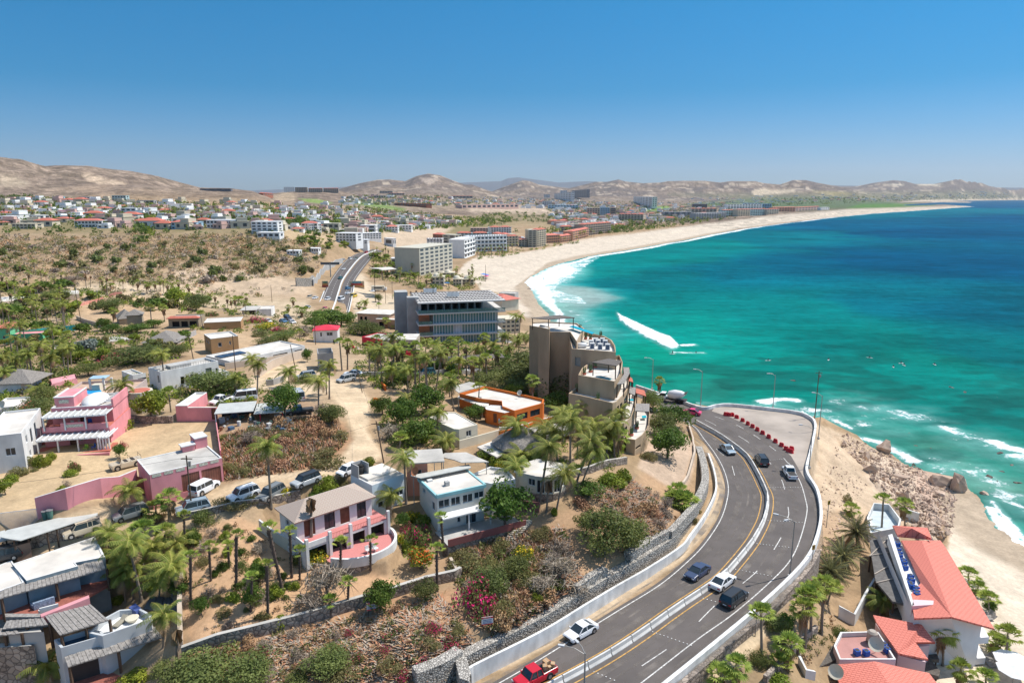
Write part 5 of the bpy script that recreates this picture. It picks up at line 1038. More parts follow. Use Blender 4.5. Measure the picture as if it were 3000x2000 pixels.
# --- glass building
h=Bld('glass_building','unfinished concrete building with teal glass balconies and two tall side slabs','apartment building',(1231,1005),(1452,994),14.5,D=26);W,D=h.W,h.D
FH=3.95;z0=14.5-1.0
for k in range(4):
 zf=z0+k*FH
 h.box('floor_slab',-.6,-1.6,zf+FH-.45,W+3.4,D,zf+FH,mat('pale_slab',(.60,.58,.55),.9,.1))
 if k<3:
  h.box('core_wall',4,1.2,zf,W,D-.5,zf+FH-.45,mat('dim_interior',(.25,.21,.18),.9,.2))
  n=22;b=None;g0=None
  for i in range(n):
   x=5+(W-5)*i/n;x1=5+(W-5)*(i+1)/n-.12
   if k==1 and 7<=i<=9:continue
   if g0 is None:o=g0=MB().box(0,.2,0,x1-x,.3,FH-.6).build('window_panel',[mat('blue_glass',(.17,.40,.44),.12,.6,.22,spec=.7,stretch=(3,3,.1))],h.t)
   else:o=g0.copy();COL.objects.link(o);o.parent=h.t
   o.location=(x,0,zf+.05)
  b=MB();[b.box(5+(W-5)*i/n-.16,-.14,zf,5+(W-5)*i/n-.02,-.02,zf+FH-.45) for i in range(n+1)];b.box(5,-.13,zf,W,-.03,zf+.12);b.build('mullions',FRAMEW,h.t)
  if k==1:h.box('bay',5+(W-5)*7/n,.05,zf,5+(W-5)*10/n,1.1,zf+FH-.45,mat('pale_blue_panel',(.48,.52,.58),.8))
  h.box('wood_panel',-.2,.6,zf,3.6,1.0,zf+FH-.45,mat('orange_wood',(.33,.13,.06),.6,.2));
  h.box('end_room',W+.1,1.5,zf,W+1.2,D-2,zf+FH-.45,GREYC)
  MB().box(-.5,-1.5,zf+.02,4.5,-1.42,zf+1.15).build('balcony_glass',TEAL_G,h.t);MB().box(W+.3,-1.5,zf+.02,W+3.3,-1.42,zf+1.15).build('balcony_glass',TEAL_G,h.t)
 else:
  for i in range(9):x=.5+(W-2)*i/9;h.box('partition',x,2.5+(i%3)*.8,zf,x+.45,D-4,zf+FH-.4,GREYC)
  h.box('back_wall',0,D-3,zf,W,D-2.6,zf+FH-.4,DARKIN);MB().box(-.5,-1.5,zf+.02,W+3.3,-1.42,zf+1.2).build('balcony_glass',TEAL_G,h.t)
  b=MB()
  for i in range(26):x=-.5+(W+2)*i/25;b.box(x,.5,zf+FH-.05,x+.18,D-2,zf+FH+.15)
  for j in range(6):y=.8+(D-4)*j/5;b.box(-.8,y,zf+FH+.15,W+3,y+.25,zf+FH+.38)
  b.build('roof_beams',mat('weathered_beams',(.34,.30,.27),.95,.2),h.t)
x,y=h.loc(1200,1010,12);h.box('side_slab',x-.4,y-1.5,z0-1,x+3.7,y+2.6,z0+4*FH+.6,GREYC)
x,y=h.loc(1170,1000,12);h.box('side_slab',x-1.0,y+1,z0-1,x+3.8,y+7,z0+4*FH+1.4,GREYC)
zr_=z0+4*FH+.4
for i,(fx,fy) in enumerate([(.44,.35),(.49,.35),(.54,.35),(.18,.85),(.22,.85),(.26,.85),(.30,.85)]):
 a,c=h.ww(W*fx,D*fy);b=MB();b.box(-.8,-.7,0,.8,.7,1.5);o=thing('condenser','white air conditioning condenser on the roof of the glass building','air conditioner',(a,c,zr_),h.ang,'condensers on the glass building');b.build('casing',WHITE,o);MB().cyl(0,0,1.5,1.54,.5,12).build('fan',FRAMED,o);AUTO.append((o,'white roof condenser',pix(a,c,zr_)))
h.box('plinth',-2,-2.2,z0-3,W+6,D,z0-.05,GREYBLK)
# --- long pergola over the car park
h=Bld('long_pergola','long dark stick pergola over parked cars below the glass building','pergola',(1260,1058),(1480,1047),21.2,D=5);h.pergola(0,0,h.W,5,21.2,DST,zg=17,ps=(9,2))
fwall('car_park_wall',[(1065,1102),(1200,1104),(1380,1098),(1500,1092)],1.1,.3,GREYBLK,'low grey wall along the front of the pergola car park')
# --- red walled house
zr_=zup((1150,1042),(1150,991));h=Bld('red_walled_house','red walled house with white flat roofs and a long outer stair','house',(1120,992),(1218,992),zr_,D=9);W=h.W
h.vol(0,0,W,9,None,zr_-.3,mat('beige_plaster',(.5,.42,.33),.85),ROOFW,0,holes=[('F',W*.55,W*.95,1.0,1.6,'slide')])
slab([(1118,995),(1184,973),(1218,993),(1135,1006)],zr_+.3,.3,ROOFW,'white_roof',h.t);slab([(1058,981),(1118,990),(1184,975),(1175,970)],zr_+.1,.3,ROOFW,'upper_roof',h.t)
zq=zup((1090,1018),(1090,994));q=Bld('red_house_wing','red block wing with grey roof at the left end of the red walled house','house',(1060,986),(1121,994),zq,D=8);q.vol(0,0,q.W,8,None,zq,REDW,ROOFG,.2)
h.box('balcony',W*.62,-1.5,zr_-4.8,W*1.05,0,zr_-3.6,REDW)
s0=Vector((*at(1033,1022,19),19.5));s1=Vector((*at(1055,1056,15.5),15.5));st=thing('stair','concrete stair with red side wall descending beside the shaggy fan palms','stair',tuple(s1));b=MB()
for i in range(12):p=(s0-s1)*(i/12);b.box(p.x,p.y,p.z-1,p.x+1.5,p.y+.8,p.z+.3)
b.build('step',GREYC,st);b=MB();b.bar((-.2,0,.8),tuple((s0-s1)+Vector((-.2,0,.9))),.25,.9);b.build('side_wall',REDW,st)
q=Bld('green_roof_shed','low dark green roofed shed with red posts near the silver wagon','shed',(1020,1062),(1048,1072),19.5,D=4);q.vol(0,0,q.W,4,None,19.4,REDW,mat('green_roof',(.12,.16,.06),.9),0,holes=[('F',.5,1.5,.3,1.8,'door')])
# --- grey block tower
h=Bld('block_tower','unfinished grey block house with open roof left of the shaggy fan palms','house',(931,1036),(976,1033),zup((935,1085),(931,1036)),(908,1022));h.vol(0,0,h.W,h.D,None,h.z,GREYBLK,GREYC,1.4,holes=[('F',h.W*.1,h.W*.25,1.8,.9,'dark')])
# --- white house with red roof
zq=zup((950,1004),(950,968));h=Bld('red_roof_cottage','small white two storey house with bright red sheet roof','house',(917,968),(988,966),zq,D=7);W=h.W
h.vol(0,0,W,7,None,zq,WHITE,ROOFW,0,holes=[('F',W*.28,W*.36,.7,1.4,'win'),('F',W*.55,W*.8,.7,1.2,'win'),('F',W*.8,W*.87,3.2,1.2,'dark')]);h.hip(-.3,-.4,W+.3,7.4,zq+.05,1.2,REDSHEET)
# --- peach house
zq=zup((1050,948),(1050,918));h=Bld('peach_house','peach coloured villa with arched windows and white flat roofs','house',(1047,918),(1140,922),zq,D=10);W=h.W;PE=mat('peach_plaster',(.62,.42,.30),.85,.08)
h.vol(0,0,W,10,None,zq,PE,ROOFW,0,holes=[('F',W*.08,W*.16,1.2,2,'arch'),('F',W*.22,W*.3,1.2,2,'arch'),('F',W*.62,W*.72,1.2,1.8,'arch'),('F',W*.78,W*.88,1.2,1.8,'arch')]);h.box('roof_slab',-.6,-.6,zq,W+.6,10.6,zq+.25,ROOFW)
x,y=h.loc(1110,935,zq-2);h.vol(x,y-2,x+15,-.1,None,zq-1.6,PE,ROOFW,0,holes=[('F',1,3,1.0,2.2,'dark')],name='wing_wall');h.box('wing_roof',x-.4,y-2.4,zq-1.6,x+15.4,-.02,zq-1.4,ROOFW)
# --- long low white house
h=Bld('long_white_house','long low white modern house with solar panels on its flat roof','house',(672,1058),(893,1012),zup((893,1038),(893,1012)),(603,1041));W,D=h.W,min(h.D,14)
h.vol(0,0,W,D,None,h.z,WHITE,ROOFW,.3,holes=[('F',W*.06,W*.14,1.1,2.0,'dark'),('F',W*.3,W*.44,.8,1.6,'slide'),('F',W*.55,W*.75,.8,1.6,'slide'),('F',W*.85,W*.96,.8,1.4,'slide')])
b=MB()
for i in range(4):b.box(1+i*1.9,D*.5,h.z-.2,2.7+i*1.9,D*.5+3.0,h.z+.05)
b.build('solar_panels',mat('solar_panel',(.03,.05,.09),.2,.2,spec=.6),h.t)
fwall('block_wall',[(760,1105),(800,1078),(880,1050),(905,1042)],2.2,.25,BEIGEW,'tan block wall with pale coping left of the grey block tower',mt=ROOFG)
fwall('block_wall',[(660,1082),(780,1066),(895,1040)],1.6,.25,BEIGEW,'tan garden wall in front of the long low white house')
# --- modern white house
h=Bld('modern_white_house','angular white modern house with roof terrace and recessed bays','house',(469,1089),(639,1057),zup((472,1151),(469,1089)),(421,1080));W,D=h.W,max(h.D,6)
h.vol(0,0,W,D,None,h.z,WHITE,ROOFG,.5,holes=[('F',W*.32,W*.38,2.0,1.7,'dark'),('F',W*.41,W*.46,2.0,1.7,'dark'),('F',W*.49,W*.54,2.0,1.7,'dark'),('F',W*.57,W*.62,2.0,1.7,'dark'),('F',W*.76,W*.87,1.2,2.1,'screen'),('F',W*.94,W*.98,1.6,1.4,'win'),('L',.8,1.6,1.0,1.6,'screen')])
h.box('roof_room',W*.25,D*.4,h.z-.5,W*.6,D*.8,h.z+.15,GREYC);b=MB()
for i in range(24):x=W*i/23;b.bar((x,.1,h.z),(x,.1,h.z+.7),.03,.03)
b.bar((0,.1,h.z+.7),(W,.1,h.z+.7),.04,.04);b.build('roof_railing',FRAMED,h.t)
x,y=h.loc(389,1105,h.z-2.2);h.vol(x,y,-.1,y+6,None,h.z-1.7,WHITE,ROOFG,.3,holes=[('F',1,2.8,1.0,1.5,'slide')])
x,y=h.loc(665,1100,h.z-3);h.vol(W+.1,-1,x+2,5,None,h.z-2.9,WHITE,ROOFW,.2,name='wing_wall')
# --- tan flat house
h=Bld('tan_flat_house','ochre two storey cube house with white flat roof','house',(617,992),(697,983),zup((619,1038),(617,992)),(590,979));W,D=h.W,h.D
h.vol(0,0,W,D,None,h.z,OCHRE,ROOFW,.35,holes=[('F',W*.25,W*.38,1.4,1.2,'win'),('F',W*.66,W*.72,1.3,1.0,'win'),('F',W*.28,W*.4,4.4,.8,'dark'),('L',D*.3,D*.5,1.2,.8,'win'),('L',D*.6,D*.8,1.2,.8,'win')],capm=WHITE)
# --- arched house
h=Bld('arched_house','two storey house with red roof edge and two rows of wide arches','house',(492,930),(580,928),24.2,D=8);W=h.W;OL=mat('olive_plaster',(.36,.29,.20),.85)
h.vol(0,0,W,8,None,23.9,OL,ROOFG,.3,holes=[('F',W*.12,W*.36,1.2,1.9,'arch'),('F',W*.42,W*.64,1.2,1.9,'arch'),('F',W*.70,W*.94,1.2,1.9,'arch'),('F',W*.16,W*.38,4.4,1.9,'arch'),('F',W*.72,W*.95,4.4,1.9,'arch')]);h.hip(-.4,-.9,W+.4,1.6,23.95,.7,TERRA,name='tile_edge')
# --- barn like thatched houses
def gabled(lb,A,B,z,D,rise,m,wm,hs=(),name='thatched_house',cat='house',top=.0,over=.5):
 q=Bld(name,lb,cat,A,B,z,D=D);q.vol(over,over,q.W-over,D-over,None,z-.02,wm,m,0,holes=hs);q.hip(0,0,q.W,D,z,rise,m,gable=False,ridge=q.W*.1);return q
gabled('grey roofed cottage with a tall gable on the ochre lot',(345,935),(400,930),21.5,9,2.8,THATCH,mat('dim_plaster',(.34,.28,.2),.9));gabled('long grey thatched hall above the bougainvillea garden',(410,1005),(517,1003),22.6,12,2.6,THATCH,DARKIN)
gabled('small grey thatched roof above the tan wall',(365,925),(418,922),24.8,6,1.8,THATCH,mat('dim_plaster',(.34,.28,.2),.9))
for px,z,lb,m in[([(245,996),(345,984),(398,992),(280,1005)],22.0,'flat pale grey roof left of the long thatched hall',ROOFG),([(155,1010),(240,997),(278,1006),(160,1022)],21.6,'dark flat roof beside the pale grey roof',mat('dark_roof',(.16,.16,.165),.9)),([(185,852),(230,850),(232,860),(188,864)],20.5,'small white flat shed above the pink boundary wall',ROOFW),([(0,870),(70,866),(74,876),(0,884)],20,'white roof among the palms at the left edge',ROOFW)]:
 t=thing('shed',lb,'shed');prismb(t,px,z,None,BEIGEW,m,.05,t)
h=Bld('white_roof_bungalow','low brown bungalow with a bright white roof above the bougainvillea hedge','house',(597,945),(705,940),zup((600,965),(597,945)),D=9);h.vol(0,0,h.W,9,None,h.z,OCHRE,ROOFW,.1,capm=WHITE)
h=Bld('grey_modern_house','grey modern house with shaded veranda beside the small car park','house',(708,905),(790,903),17.5,D=10);W=h.W;h.vol(0,0,W*.5,10,None,17.0,GREYC,ROOFW,0,holes=[('F',W*.1,W*.46,.4,2.4,'dark')]);h.box('roof_slab',-.6,-2,17.0,W*.55,10,17.25,ROOFG);h.vol(W*.5,3,W,12,None,16.8,WHITE,ROOFW,.2)
h=Bld('green_house','bright green house with a red roof edge at the left edge of the view','house',(-20,962),(22,960),zup((10,1008),(10,962)),D=9);W=h.W;h.vol(0,0,W,9,None,h.z,GREENP,TERRA,0,holes=[('F',W*.55,W*.75,2.5,1.0,'win')]);h.hip(-.5,-.5,W+.8,9.5,h.z,.8,TERRA);h.vol(W+.1,1,W+9,7,None,h.z-2.4,GREENP,PINK,.4,name='wing_wall')
fwall('turquoise_fence',[(28,992),(75,985),(140,975),(232,967)],1.9,.2,TURQ,'long turquoise solid fence behind the palm grove','fence')
fwall('boundary_wall',[(208,905),(260,890),(303,878)],1.5,.25,mat('weathered_pink',(.62,.28,.22),.9,.25),'weathered pink wall at the top of the ochre lot');fwall('boundary_wall',[(320,872),(358,865)],1.6,.25,mat('weathered_pink',(.62,.28,.22),.9,.25),'short pink wall right of the gap above the ochre lot')
fwall('boundary_wall',[(225,935),(260,948),(300,960)],1.4,.25,BEIGEW,'pale wall sloping down the left side of the ochre lot');fwall('boundary_wall',[(535,908),(562,912)],1.3,.25,PINK2,'small pink wall piece by the round green tree')
fwall('boundary_wall',[(520,1008),(575,980)],1.6,.2,GREYBLK,'grey wall running beside the ochre two storey house')
# --- mauve stucco house with roof terrace
h=Bld('stucco_terrace_house','mauve grey adobe style house with round plunge pool and roof terrace behind the pink house','house',(167,1162),(375,1152),zup((380,1215),(375,1152)),D=11);W=h.W
h.vol(0,0,W,11,None,h.z,STUC,mat('terrace_tile',(.52,.36,.26),.9),.5,holes=[('F',W*.58,W*.64,2.0,.7,'dark'),('F',W*.78,W*.83,1.9,.7,'dark'),('F',W*.86,W*.93,1.9,1.2,'dark')])
for f in(.3,.5,.62):h.box('column',W*f,5,h.z-.4,W*f+.35,5.35,h.z+2.0,WHITE)
h.box('sun_shade',W*.3,5,h.z+1.9,W*.55,7.5,h.z+2.0,mat('blue_shade',(.35,.5,.6),.8));b=MB();b.cyl(W*.42,2.2,h.z-.45,h.z+.1,1.6,18);b.build('spa',mat('blue_cover',(.02,.32,.62),.5),h.t);h.box('stair_head',5,3,h.z-.4,6.4,4.4,h.z+1.2,CREAM)
b=MB();b.cyl(W+1.6,1.5,18,h.z+.1,2.3,20);b.build('round_room',CREAM,h.t);b=MB();b.cyl(W+1.6,1.5,h.z+.1,h.z+.14,1.9,20);b.build('round_pool',TERRA,h.t)
# --- pink house
zt2,zt1=30.6,27.6
h=Bld('pink_house','three level pink house with white pergolas, dome roof and red front stair','house',(132,1296),(325,1283),25.6,D=11);W=h.W;pk=PINK
zg=24.3
h.vol(0,0,W,11,zg-.8,27.7,pk,TERRA,.0,holes=[('F',W*.07,W*.22,.8,1.1,'win'),('F',W*.25,W*.31,.8,1.1,'win'),('F',W*.37,W*.48,.7,2.2,'door'),('F',W*.52,W*.58,.8,1.4,'win'),('F',W*.62,W*.85,.7,1.1,'win')])
h.vol(W*.04,2.9,W*.98,10.9,27.7,30.7,pk,ROOFW,.5,holes=[('F',W*.16,W*.28,.8,1.1,'win'),('F',W*.42,W*.50,.7,2.1,'door'),('F',W*.62,W*.78,.8,1.0,'win')],name='upper_wall',capm=WHITE)
h.box('roof_room',W*.04,4.5,30.2,W*.34,10.5,32.0,pk);h.box('roof_room_cap',W*.03,4.4,32.0,W*.35,4.8,32.15,WHITE);h.box('lattice_panel',W*.11,4.42,31.0,W*.26,4.48,31.6,mat('cream_lattice',(.62,.60,.48),.8,.5,8));h.box('roof_room_cap',W*.03,4.8,32.0,W*.06,10.5,32.15,WHITE);h.box('roof_room_cap',W*.32,4.8,32.0,W*.35,10.5,32.15,WHITE)
b=MB();rg=10;cxx,cyy=W*.58,7.2;vs=[];
for k in range(6):
 for i in range(24):a=2*math.pi*i/24;rr_=math.cos(k*math.pi/2/6);vs.append((cxx+W*.2*rr_*math.cos(a),cyy+3.6*rr_*math.sin(a),30.4+1.25*math.sin(k*math.pi/12)))
vs.append((cxx,cyy,31.65));b.add(vs,[(k*24+i,k*24+(i+1)%24,(k+1)*24+(i+1)%24,(k+1)*24+i) for k in range(5) for i in range(24)]+[(120+i,120+(i+1)%24,144) for i in range(24)]);b.build('dome',WHITE,h.t,True)
b=MB()
for i in range(7):b.box(W*.82,4.2+i*.9,30.9,W*.97,4.4+i*.9,31.05)
b.build('roof_beams',WHITE,h.t);h.box('side_wall',W*.97,3,30.2,W*1.0,10.8,31.7,pk)
WPER=mat('pergola_mesh',(.46,.45,.42),.9,.2,2)
def wperg(x0,y0,x1,y1,z,zg_,n):
 h.box('pergola_mesh',x0,y0,z,x1,y1,z+.04,WPER);b=MB()
 for i in range(n+1):x=x0+(x1-x0)*i/n;b.box(x-.06,y0-.1,z+.05,x+.06,y1+.1,z+.2)
 b.box(x0,y0-.05,z-.15,x1,y0+.08,z);b.build('pergola_frame',FRAMEW,h.t)
 for i in range(4):x=x0+.1+(x1-x0-.2)*i/3;MB().box(x-.1,y0,zg_,x+.1,y0+.2,z-.1).build('post',WHITE,h.t)
wperg(W*.03,-.6,W*.99,2.7,30.0,27.7,10);wperg(W*.02,-3.4,W*.92,-.1,27.0,zg,10);wperg(W*.93,-3.2,W*1.08,1.2,26.8,zg,3)
h.box('balcony_wall',0,-.35,27.4,W*.28,-.1,28.3,pk);h.box('balcony_wall',W*.28,-.4,27.4,W*.66,-.1,28.9,pk);h.box('lattice_panel',W*.34,-.43,28.1,W*.62,-.38,28.6,mat('cream_lattice',(.62,.60,.48),.8,.5,8));h.box('balcony_wall',W*.66,-.35,27.4,W,-.1,28.5,pk)
h.box('terrace_floor',-.5,-4.0,zg-.9,W*1.1,0,zg+.5,TERRA);h.box('terrace_wall',W*.45,-4.9,zg-.9,W*1.12,-4.6,zg+.45,pk)
b=MB()
for i in range(6):b.box(W*.19,-4.1-.42*(i+1),zg-.9,W*.42,-4.0-.42*i,zg+.42-i*.17)
b.build('front_stair',TERRA,h.t);b=MB()
for i in range(12):b.box(-2.2,1.6+i*.55,zg-.5,-.6,2.2+i*.55,zg+.2+i*.28)
b.build('side_stair',TERRA,h.t);h.box('stair_wall',-2.5,-1,zg-.8,-2.2,9,zg+1.6,pk);h.box('stair_wall',-3.5,-2.4,zg-.8,-.6,-2.1,zg+1.0,pk)
# --- pink garage with roof terrace and compound walls
h=Bld('pink_garage','pink garage block with brown double doors, lattice parapet and paved roof terrace','garage',(438,1390),(650,1340),zup((650,1408),(650,1340)),(492,1326));W,D=h.W,min(h.D,9)
h.vol(0,0,W,D,None,h.z,PINK,ROOFG,.15,holes=[('F',W*.41,W*.66,1.2,2.7,'gate'),('F',W*.69,W*.97,1.2,2.7,'gate')],capm=WHITE)
b=MB()
for i in range(6):x=W*.03+W*.96*i/6;b.box(x,-.03,h.z-.55,x+W*.12,-.005,h.z-.12)
b.build('lattice_panel',mat('cream_lattice',(.62,.60,.48),.8,.5,8),h.t);h.box('stair_tower',W*.82,D*.9,h.z-1,W*1.0,D*.9+2.6,h.z+1.5,PINK);h.box('tower_cap',W*.81,D*.9-.1,h.z+1.5,W*1.01,D*.9+2.7,h.z+1.65,WHITE)
h.box('roof_bench',W*.62,D*.85,h.z-.1,W*.8,D*.85+1.4,h.z+.8,PINK);h.box('bench_cap',W*.6,D*.85-.2,h.z+.8,W*.81,D*.85+1.5,h.z+.95,WHITE)
fwall('compound_wall',[(112,1517),(200,1490),(300,1458),(405,1430)],3.0,.3,PINK,'long pink compound wall with white coping below the sandy lot',mt=WHITE)
fwall('compound_gate',[(405,1442),(437,1452)],2.6,.15,mat('garage_door',(.26,.10,.065),.75,.15,2),'brown wooden double gate between the pink wall and the pink garage','gate')
h=Bld('pink_annex','pink L shaped annex with white rimmed roofs above the sandy lot','house',(514,1194),(632,1193),zup((600,1233),(600,1193)),D=4);W=h.W;h.vol(0,0,W*.3,9,None,h.z+.4,PINK,ROOFW,.3,capm=WHITE);h.vol(W*.3,0,W,.5,None,h.z,PINK,ROOFW,0,holes=[('F',W*.58,W*.69,.2,2.2,'door')])
fwall('mossy_wall',[(370,1236),(440,1240),(508,1238)],1.4,.3,STONE,'low ivy covered stone wall at the top of the sandy lot')
fwall('lot_fence',[(632,1232),(640,1290),(648,1345)],1.5,.15,PINK,'pink side wall between the sandy lot and the brown scrub')
# --- white house left edge
h=Bld('white_edge_house','tall white stucco house with arched side windows at the left edge','house',(-60,1282),(62,1268),zup((60,1340),(62,1245)),D=14);W=h.W
h.vol(0,0,W,14,None,h.z,WHITE,ROOFW,.3,holes=[('F',W*.55,W*.8,2.2,1.2,'win'),('R',2,3,1.2,1.2,'win'),('R',5,6.2,1.0,2.4,'arch'),('R',8,9.2,1.0,2.4,'arch'),('R',3,4,4.0,1,'win')])
h=Bld('thatched_white_house','white house under a broad grey thatched roof at the left edge','house',(-40,1125),(70,1122),25.5,D=9);W=h.W;h.vol(1,.5,W-1,8.5,None,25.2,WHITE,ROOFW,0,holes=[('F',W*.6,W*.72,1.8,1.0,'win')]);h.hip(0,0,W+1.5,9,25.4,2.3,THATCH)
h=Bld('small_white_house','small white roofed house with dish at the left edge above the scrub','house',(-30,1195),(45,1190),25.8,D=7);h.vol(0,0,h.W,7,None,25.8,WHITE,ROOFW,.3);h.hip(h.W,1,h.W+2.5,5,25.0,.8,TERRA,name='tile_roof')
t=thing('pink_path_roof','faded pink roof strip below the palms left of the modern white house','shed');prismb(t,[(145,1110),(220,1095),(226,1108),(150,1126)],24.2,None,PINK2,PINK2,0,t)
# --- junk yard
h=Bld('metal_shelter','wide grey metal shelter with open front over stored junk','shelter',(627,1212),(830,1197),zup((640,1258),(627,1212)),D=6.5);W=h.W
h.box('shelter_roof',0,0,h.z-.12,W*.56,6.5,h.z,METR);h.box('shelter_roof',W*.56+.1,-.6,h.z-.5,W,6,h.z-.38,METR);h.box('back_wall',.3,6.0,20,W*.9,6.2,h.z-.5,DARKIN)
for x in(.1,W*.33,W*.56):h.box('post',x,.1,20,x+.15,.25,h.z-.1,FRAMEW if x<1 else FRAMED)
for x in(W*.65,W*.98):h.box('post',x,-.4,20,x+.15,-.25,h.z-.5,REDW)
jn=[mat('junk_'+n_,c,.8,.2) for n_,c in(('blue',(.08,.14,.22)),('grey',(.2,.2,.2)),('brown',(.25,.14,.08)),('white',(.6,.6,.58)),('green',(.1,.2,.16)))]
J0=[]
for i in range(46):
 px,py=random.uniform(645,860),random.uniform(1212,1262);X,Y,Zg=G(px,py);s_=random.uniform(.35,1.0);b=MB();b.box(-s_/2,-s_/2,0,s_/2,s_/2,s_*random.uniform(.5,1.1));
 if i%3==0:b=MB();b.cyl(0,0,0,s_*.9,s_*.35,8)
 o=b.build('scrap_crate' if i%3 else 'scrap_barrel',jn[i%5],None,False,(X,Y,Zg));o.rotation_euler=(0,0,random.uniform(0,3));tag(o,['dark blue','grey','rusty brown','white','dark green'][i%5]+(' scrap crate' if i%3 else ' scrap barrel')+' in the junk','crate' if i%3 else 'barrel','junk in the open yard',(px,py))
# --- stick roofed house, bottom left
h=Bld('stick_roofed_house','large terraced white house with grey stick pergola roofs at the lower left','house',(78,1702),(292,1622),20.8,(36,1650));W,D=h.W,h.D
GW_=mat('grey_white_wall',(.52,.54,.55),.9,.12,.5);FLR=mat('brick_floor',(.32,.11,.08),.9,.25,3)
PB=lambda px,z1,z0,wm,rm,par,**k:prismb(h.t,px,z1,z0,wm,rm,par,None,**k)
hr=thing('stick_roofed_house_','','house');bpy.data.objects.remove(hr)
def part_prism(root,px,z1,z0,wm,rm,par,parm=None,holes=()):
 return prismb(root,px,z1,z0,wm,rm,par,root,parm=parm,holes=holes)
bpy.data.objects.remove(h.t)
t=thing('stick_roofed_house','large terraced house with white flat roofs and grey stick pergolas at the lower left','house')
part_prism(t,[(36,1651),(278,1571),(308,1630),(220,1647),(228,1657),(78,1700)],21.2,None,mat('blue_grey_wall',(.24,.30,.33),.9,.2),ROOFW,.08,parm=WHITE)
part_prism(t,[(-120,1700),(34,1640),(72,1704),(0,1730),(-100,1760)],20.9,None,mat('blue_grey_wall',(.24,.30,.33),.9,.2),ROOFW,.08,parm=WHITE)
def sticks(px4,z,root,dz=0,n=16,m=STICK,th=.12):
 A,B,C_,D_=[Vector((*at(*p,z+(dz if i>1 else 0)),z+(dz if i>1 else 0))) for i,p in enumerate(px4)];b=MB()
 for i in range(n):
  a0=A.lerp(B,i/n);a1=A.lerp(B,(i+.92)/n);c0=D_.lerp(C_,i/n);c1=D_.lerp(C_,(i+.92)/n);u=Vector((0,0,th+.05*(i%2)))
  b.add([a0,a1,c1,c0,a0+u,a1+u,c1+u,c0+u],[(4,5,6,7),(3,2,1,0),(0,1,5,4),(1,2,6,5),(2,3,7,6),(3,0,4,7)])
 o=b.build('pergola_roof',m,root)
 for P in(A,B,A.lerp(B,.5)):MB().box(P.x-.12,P.y+.1,z-3.0,P.x+.12,P.y+.34,z).build('post',WOODD,root)
 return o
sticks([(0,1755),(310,1668),(298,1636),(0,1732)],20.4,t,.35,26)
slab([(-20,1808),(130,1800),(260,1745),(330,1705),(300,1680),(0,1760)],18.0,.3,FLR,'terrace_floor',t)
slab([(118,1798),(120,1806),(262,1750),(260,1742)],18.9,1.0,PINK2,'terrace_wall',t);slab([(14,1796),(16,1806),(118,1806),(118,1796)],18.8,1.6,STICK,'terrace_wall',t)
sticks([(176,1862),(318,1818),(266,1772),(132,1806)],18.4,t,.3,18)
sticks([(8,1844),(142,1832),(128,1812),(20,1820)],18.4,t,.2,12)
part_prism(t,[(24,1842),(124,1834),(128,1850),(24,1856)],18.0,None,GREYC,ROOFG,0);part_prism(t,[(-60,1884),(90,1880),(100,1890),(-60,1900)],16.6,None,STONE,ROOFG,0)
part_prism(t,[(258,1852),(300,1862),(442,1812),(445,1800),(410,1780),(350,1785),(300,1812)],17.6,None,GW_,mat('white_terrace',(.76,.76,.74),.9),.75)
part_prism(t,[(158,1873),(178,1897),(306,1860),(300,1848),(258,1842)],17.3,None,GW_,mat('pool_tile',(.02,.07,.13),.5),.6)
slab([(377,1778),(396,1766),(412,1779),(398,1790)],17.7,.8,mat('blue_tile_counter',(.08,.12,.32),.5),'barbecue_counter',t)
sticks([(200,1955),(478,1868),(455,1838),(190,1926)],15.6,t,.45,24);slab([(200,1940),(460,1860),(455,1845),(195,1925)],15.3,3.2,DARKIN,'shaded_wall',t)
slab([(170,2040),(300,2010),(480,1930),(450,1880),(250,1960)],12.7,.4,FLR,'lower_terrace_floor',t)
sticks([(420,1785),(525,1798),(520,1750),(440,1750)],17.0,t,.1,8,mat('dark_sheet',(.12,.125,.13),.8))
sticks([(-40,1866),(60,1858),(40,1838),(-40,1846)],18.0,t,.1,8)
for i,(px,z,m,lb,c) in enumerate([([(86,1758),(150,1738),(160,1750),(98,1770)],18.8,mat('blue_pattern',(.25,.32,.42),.9,.5,6),'sofa with blue patterned cover on the covered terrace','sofa'),([(110,1778),(168,1762),(171,1770),(116,1784)],18.8,WHITE,'sofa under a white sheet by the balcony rail','sofa')]):
 P=W_(px,z);r_=thing('sofa',lb,c);MB().prism(P,18.0,18.45).build('seat',m,r_);MB().prism([tuple(Vector(P[0]).lerp(Vector(P[3]),.75)),tuple(Vector(P[1]).lerp(Vector(P[2]),.75)),P[2],P[3]],18.45,18.9).build('backrest',m,r_)
X,Y=at(388,1818,16.9);r_=thing('planter','round stone planter on the white sun terrace','planter',(X,Y,16.85));b=MB();b.tube([(0,0,0),(0,0,.5),(0,0,.55)],[.45,.75,.55],16);b.build('bowl',CREAM,r_)
X,Y=at(352,1826,16.9);r_=thing('sun_lounger','grey beige lounger on the white sun terrace','sun lounger',(X,Y,16.86),R(80));MB().box(-.9,-.35,.2,.4,.35,.32).build('seat',mat('canvas',(.35,.32,.25),.9),r_);MB().bar((.4,0,.26),(1.0,0,.6),.7,.08).build('backrest',mat('canvas',(.35,.32,.25),.9),r_)
for x in(-.7,.3):MB().box(x,-.3,0,x+.06,.3,.2).build('leg',FRAMED,r_)
fwall('stone_wall',[(20,1628),(120,1598),(230,1568),(296,1546)],1.7,.5,STONE,'rubble stone wall between the carport and the white flat roofs',zb=None)
t=thing('carport','long pale striped sheet metal carport beside the dirt road','carport');slab([(30,1578),(60,1582),(286,1508),(287,1488),(20,1552),(0,1572)],23.6,.1,METR,'carport_roof',t)
